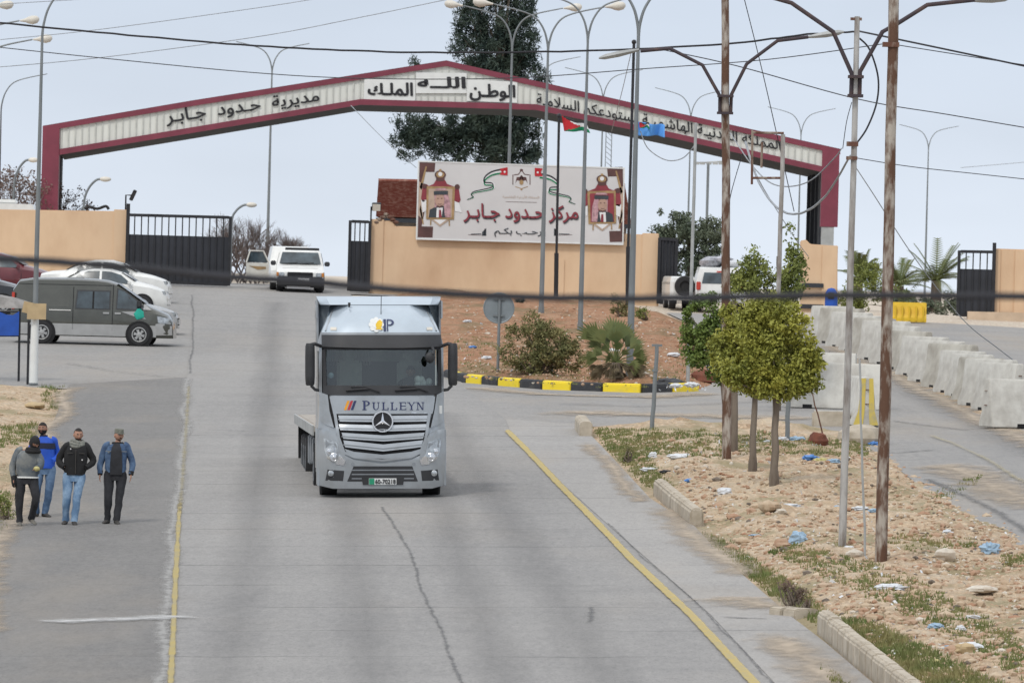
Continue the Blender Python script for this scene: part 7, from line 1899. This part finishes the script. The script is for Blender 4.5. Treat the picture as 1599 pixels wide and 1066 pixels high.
def jacket(root, V, J, m, hem, wid=.225, name='jacket', puff=1.0, dep=.13):
    pl, wa, ch, nk = V('pelvis'), V('waist'), V('chest'), V('neck'); b = MB()
    def at(z):
        pts = [pl, wa, ch, nk]
        if z <= pl.z: return pl + Vector((0, 0, z - pl.z))
        for a, c in zip(pts, pts[1:]):
            if z <= c.z: return a.lerp(c, (z - a.z) / (c.z - a.z))
        return nk
    zs = [hem, hem + .04, (hem + wa.z) / 2, wa.z, (wa.z + ch.z) / 2, ch.z, V('shL').z + .0, nk.z - .03, nk.z + .01]
    ws = [wid * .78, wid * .80, wid * .82 * puff, wid * .83 * puff, wid * .90 * puff, wid * .94, wid * .80, wid * .50, wid * .30]
    ds = [dep, dep * 1.02, dep * 1.02, dep * 1.0, dep * 1.04, dep * 1.04, dep * .9, dep * .72, dep * .58]
    b.loft([ring(at(z), w_, d_, 22) for z, w_, d_ in zip(zs, ws, ds)])
    for k in 'LR': limb(b, [V('sh' + k) + Vector(((V('chest').x - V('sh' + k).x) * .35, 0, .012)), V('sh' + k) + Vector(((V('chest').x - V('sh' + k).x) * .06, 0, -.025)), V('el' + k), V('wr' + k)], [.07, .070 * puff, .063 * puff, .050])
    wrinkle(b, .020, 7); return b.build(name, m, root, smooth=60)
def front_panel(root, V, m, x0, x1, z0, z1, y, name='sweater'):
    b = MB(); b.loft([[Vector((V('chest').x + x, V('chest').y + y + .01 * abs(x) * 5, z)) for x in (x0 * k, (x0 + x1) / 2, x1 * k)] + [Vector((V('chest').x + x, V('chest').y + y + .06, z)) for x in (x1 * k, x0 * k)] for z, k, y in ((z0, 1.15, -.14), (z0 + .2, 1.15, -.152), (1.36, 1.0, -.155), (1.43, .85, -.142), (z1 + .01, .55, -.10))])
    wrinkle(b, .006, 8); return b.build(name, m, root, smooth=60)
def hair_fn(hs, HR, root, line=.035, back=-.06, sc=1.07, m='hair', name='hair'):
    b = MB(); hs(b, HR, sc, keep=lambda c: c.z > line + (.0 if c.y < -.03 else 0) or (c.y > .01 and c.z > back)); return b.build(name, m, root, smooth=60)
def beard_fn(hs, HR, root, z=-.035, sc=1.05):
    b = MB(); hs(b, HR, sc, keep=lambda c: c.z < z - .35 * max(0, .02 - abs(c.x)) and c.y < .03 and not (abs(c.x) < .02 and -.062 < c.z < -.045)); return b.build('beard', 'hair', root, smooth=60)
GP = None
# -- man in the black jacket
def ex3(root, HM, hs, HR, face):
    hair_fn(hs, HR, root, .075, -.05); beard_fn(hs, HR, root, -.05, 1.03)
    b = MB(); c = HM.translation
    for i, (dz, r) in enumerate(((-.13, .105), (-.165, .12), (-.20, .125))):
        q = [Vector((c.x - .02 + r * math.cos(a), c.y + .02 + r * .8 * math.sin(a), c.z + dz + .02 * math.sin(2 * a + i))) for a in [2 * math.pi * k / 16 for k in range(17)]]
        b.tube(q, .036, 8)
    wrinkle(b, .012, 14); b.build('scarf', 'scarf', root, smooth=60)
def top3(root, V, J): 
    j = jacket(root, V, J, 'cloth_black', .93, .235, puff=1.06)
    b = MB(); b.box((V('chest').x + .12, V('chest').y - .15, 1.22), (.022, .01, .022)); b.box((V('chest').x - .1, V('chest').y - .15, 1.42), (.022, .01, .022)); b.build('badge', 'print_grey', j)
    b = MB(); b.box((V('chest').x, V('chest').y - .15, 1.18), (.012, .02, .44)); b.build('zip', 'shoe', j)
    for s in (-1, 1): MB().box((V('chest').x + s * .11, V('chest').y - .145, 1.34), (.10, .02, .012)).build('pocket_flap', 'shoe', j)
human(112.5, 819, 'man in black jacket and grey scarf with light jeans and hands in pockets', dict(pelvis=(.02, 0, .95), waist=(.03, 0, 1.10), chest=(.045, 0, 1.36), neck=(.06, 0, 1.53), head=(.075, -.03, 1.68), turn=R(14), nod=R(8),
      shL=(-.15, 0, 1.47), elL=(-.28, .05, 1.20), wrL=(-.16, -.10, 1.07), shR=(.25, 0, 1.47), elR=(.36, .05, 1.20), wrR=(.23, -.10, 1.07), hideL=1, hideR=1,
      hiL=(-.08, 0, .90), knL=(-.11, -.05, .50), anL=(-.13, .08, .09), hiR=(.11, 0, .90), knR=(.08, -.07, .49), anR=(.04, -.08, .085), toeL=(-.15, -1, -.0), toeR=(.2, -1, 0)), top3, 'denim_light', 'shoe', 'skin', ex3)
# -- man in the denim jacket and cap
def ex4(root, HM, hs, HR, face):
    hair_fn(hs, HR, root, .04, -.05, 1.04); beard_fn(hs, HR, root, -.07, 1.02)
    face('moustache', 'hair', lambda bb: bb.sph((0, -.098, -.042), (.028, .008, .007), 10, 6))
    b = MB(); k0 = 0
    b.loft([ring((0, 0, z), w_, d_, 20, 1) for z, w_, d_ in ((.045, .084, .104), (.10, .086, .106), (.125, .078, .098), (.13, .03, .04))])
    b.loft([[Vector((x, y, .05 - .012 * k)) for x, y in ((-.07, -.08), (-.06, -.14), (0, -.16), (.06, -.14), (.07, -.08))] for k in (0, 1)])
    b.v = [HM @ v for v in b.v]; b.build('cap', 'cap_grey', root, smooth=40)
def top4(root, V, J):
    j = jacket(root, V, J, 'denim_jacket', .96, .225, puff=1.03)
    front_panel(root, V, 'cloth_dark', -.092, .105, .92, 1.50, -.145)
    b = MB()
    for s in (-1, 1): b.box((V('chest').x + s * .15, V('chest').y - .135, 1.36), (.10, .02, .012))
    b.box((V('chest').x - .14, V('chest').y - .14, 1.34), (.035, .012, .02)); b.build('pocket_flap', 'denim_grey', j)
    b = MB(); c = V('neck'); b.tube([c + Vector((.09 * math.cos(a), .075 * math.sin(a), -.01)) for a in [R(-250 + 320 * i / 14) for i in range(15)]], .024, 8); b.build('collar', 'cloth_black', root, smooth=60)
    for k in 'LR':
        b = MB(); w_ = V('wr' + k); d = (V('wr' + k) - V('el' + k)).normalized(); b.tube([w_ - d * .05, w_ + d * .02], [.054, .046], 12); b.build('cuff', 'cloth_black', root, smooth=60)
human(176.5, 817.5, 'man in blue denim jacket and grey cap walking nearest to the road', dict(pelvis=(.02, 0, .95), waist=(.02, 0, 1.10), chest=(.03, 0, 1.36), neck=(.05, 0, 1.52), head=(.07, -.02, 1.655), turn=R(24), nod=R(4),
      shL=(-.17, 0, 1.46), elL=(-.255, .03, 1.17), wrL=(-.265, -.04, .93), shR=(.23, 0, 1.46), elR=(.325, .03, 1.18), wrR=(.315, -.03, .94),
      hiL=(-.08, 0, .90), knL=(-.10, -.08, .50), anL=(-.11, .02, .09), hiR=(.12, 0, .90), knR=(.11, -.05, .50), anR=(.065, -.10, .085), toeL=(-.35, -1, 0), toeR=(.25, -1, 0)), top4, 'cloth_dark', 'shoe', 'skin', ex4)
# -- man in the blue jacket behind
def ex2(root, HM, hs, HR, face):
    hair_fn(hs, HR, root, .065, -.05, 1.09); beard_fn(hs, HR, root, -.03, 1.10)
def top2(root, V, J):
    j = jacket(root, V, J, 'cloth_royal', .93, .215)
    b = MB(); c = V('chest'); b.loft([ring((c.x, c.y, z), w_, d_, 22) for z, w_, d_ in ((1.30, .208, .141), (1.36, .212, .143), (1.41, .208, .137))]); wrinkle(b, .010, 8); b.build('chest_band', 'cloth_navy', j, smooth=60)
    b = MB(); b.loft([ring((V('neck').x, V('neck').y, z), .075, .07, 16) for z in (1.49, 1.56)]); b.build('collar', 'cloth_navy', j, smooth=60)
human(66, 807, 'bearded man in bright blue jacket with navy chest band behind the others', dict(pelvis=(.03, 0, .95), waist=(.03, 0, 1.10), chest=(.01, 0, 1.36), neck=(-.01, 0, 1.53), head=(-.035, -.02, 1.67), turn=R(-12), nod=R(-4),
      shL=(-.19, 0, 1.46), elL=(-.28, .05, 1.18), wrL=(-.15, -.11, 1.06), shR=(.20, 0, 1.46), elR=(.26, .06, 1.19), wrR=(.16, -.11, 1.07), hideL=1, hideR=1,
      hiL=(-.07, 0, .90), knL=(-.12, -.05, .50), anL=(-.12, .05, .09), hiR=(.12, 0, .90), knR=(.12, -.08, .50), anR=(.05, -.02, .09), toeL=(-.3, -1, 0), toeR=(.7, -1, 0)), top2, 'denim', 'shoe', 'skin_dark', ex2)
# -- hooded man on the left, stooping and turned to the right
def ex1(root, HM, hs, HR, face):
    b = MB(); hs(b, HR, 1.16, fn=lambda d: hf1(d), keep=lambda c: not (c.y < -.05 and -.035 < c.z < .03)); wrinkle(b, .006, 12); b.build('head_wrap', 'cloth_black', root, smooth=60)
    b = MB(); c = HM.translation
    for dz, r in ((-.12, .10), (-.16, .12)): b.tube([Vector((c.x - .03 + r * math.cos(a), c.y + .02 + r * .8 * math.sin(a), c.z + dz)) for a in [2 * math.pi * k / 14 for k in range(15)]], .04, 8)
    wrinkle(b, .01, 14); b.build('neck_scarf', 'cloth_black', root, smooth=60)
def hf1(d): return 1.0 - (.08 if d.z < -.5 else 0)
def top1(root, V, J):
    j = jacket(root, V, J, 'denim_grey', .90, .235, puff=1.1)
    b = MB(); c = V('pelvis'); b.loft([ring((c.x + .015, c.y, z), .205, .14, 22) for z in (.895, .925)]); wrinkle(b, .008, 8); b.build('hem', 'panel_white', j, smooth=60)
    b = MB(); w_ = V('wrL'); d = (w_ - V('elL')).normalized(); b.tube([w_ - d * .05, w_ + d * .01, w_ + d * .07, w_ + d * .14, w_ + d * .17], [.055, .05, .05, .04, .015], 10); b.build('glove', 'cloth_black', root, smooth=60)
human(40, 821, 'stooping man with black head wrap and worn grey denim jacket at the left', dict(pelvis=(.00, .02, .92), waist=(.02, .0, 1.07), chest=(.03, -.03, 1.31), neck=(.08, -.07, 1.44), head=(.135, -.12, 1.555), turn=R(35), nod=R(24),
      shL=(-.17, .02, 1.40), elL=(-.27, .05, 1.12), wrL=(-.245, -.02, .88), shR=(.19, -.05, 1.39), elR=(.26, -.12, 1.15), wrR=(.20, -.26, 1.10),
      hiL=(-.10, .02, .87), knL=(-.13, .0, .48), anL=(-.12, .04, .09), hiR=(.10, .02, .87), knR=(.18, -.10, .52), anR=(.10, .18, .15), toeL=(.1, -1, 0), toeR=(.5, -1, -.25)), top1, 'cloth_dark', 'shoe_grey', 'skin_dark', ex1)
q = P(40, 821) + Vector((.20, -.36, 1.08))
o = MB().sph((0, 0, 0), (.06, .045, .045), 12, 8, fn=lambda d: 1 + .35 * noise.noise(d * 3)).build('food_wrap', 'bag_yellow', smooth=40); o.location = q; tag(o, 'crumpled pale yellow wrapped bundle held in the stooping man\'s raised hand', 'bundle')

def exd(root, HM, hs, HR, face): hair_fn(hs, HR, root, .05, -.05)
def topd(root, V, J): jacket(root, V, J, 'cloth_dark', .12, .22)
human(600, 700, 'driver in dark jacket at the wheel behind the lorry windscreen', dict(pelvis=(0, .05, .14), waist=(0, .07, .30), chest=(0, .06, .55), neck=(0, .02, .72), head=(0, -.02, .86), turn=R(-10),
      shL=(-.2, .05, .64), elL=(-.30, -.12, .42), wrL=(-.17, -.40, .55), shR=(.2, .05, .64), elR=(.30, -.12, .42), wrR=(.17, -.40, .55),
      hiL=(-.1, 0, .1), knL=(-.14, -.42, .14), anL=(-.14, -.5, -.2), hiR=(.1, 0, .1), knR=(.14, -.42, .14), anR=(.14, -.5, -.2)), topd, 'cloth_dark', 'shoe', 'skin', exd, M=truck.matrix_basis @ Matrix.Translation((.62, 1.35, 1.62)))
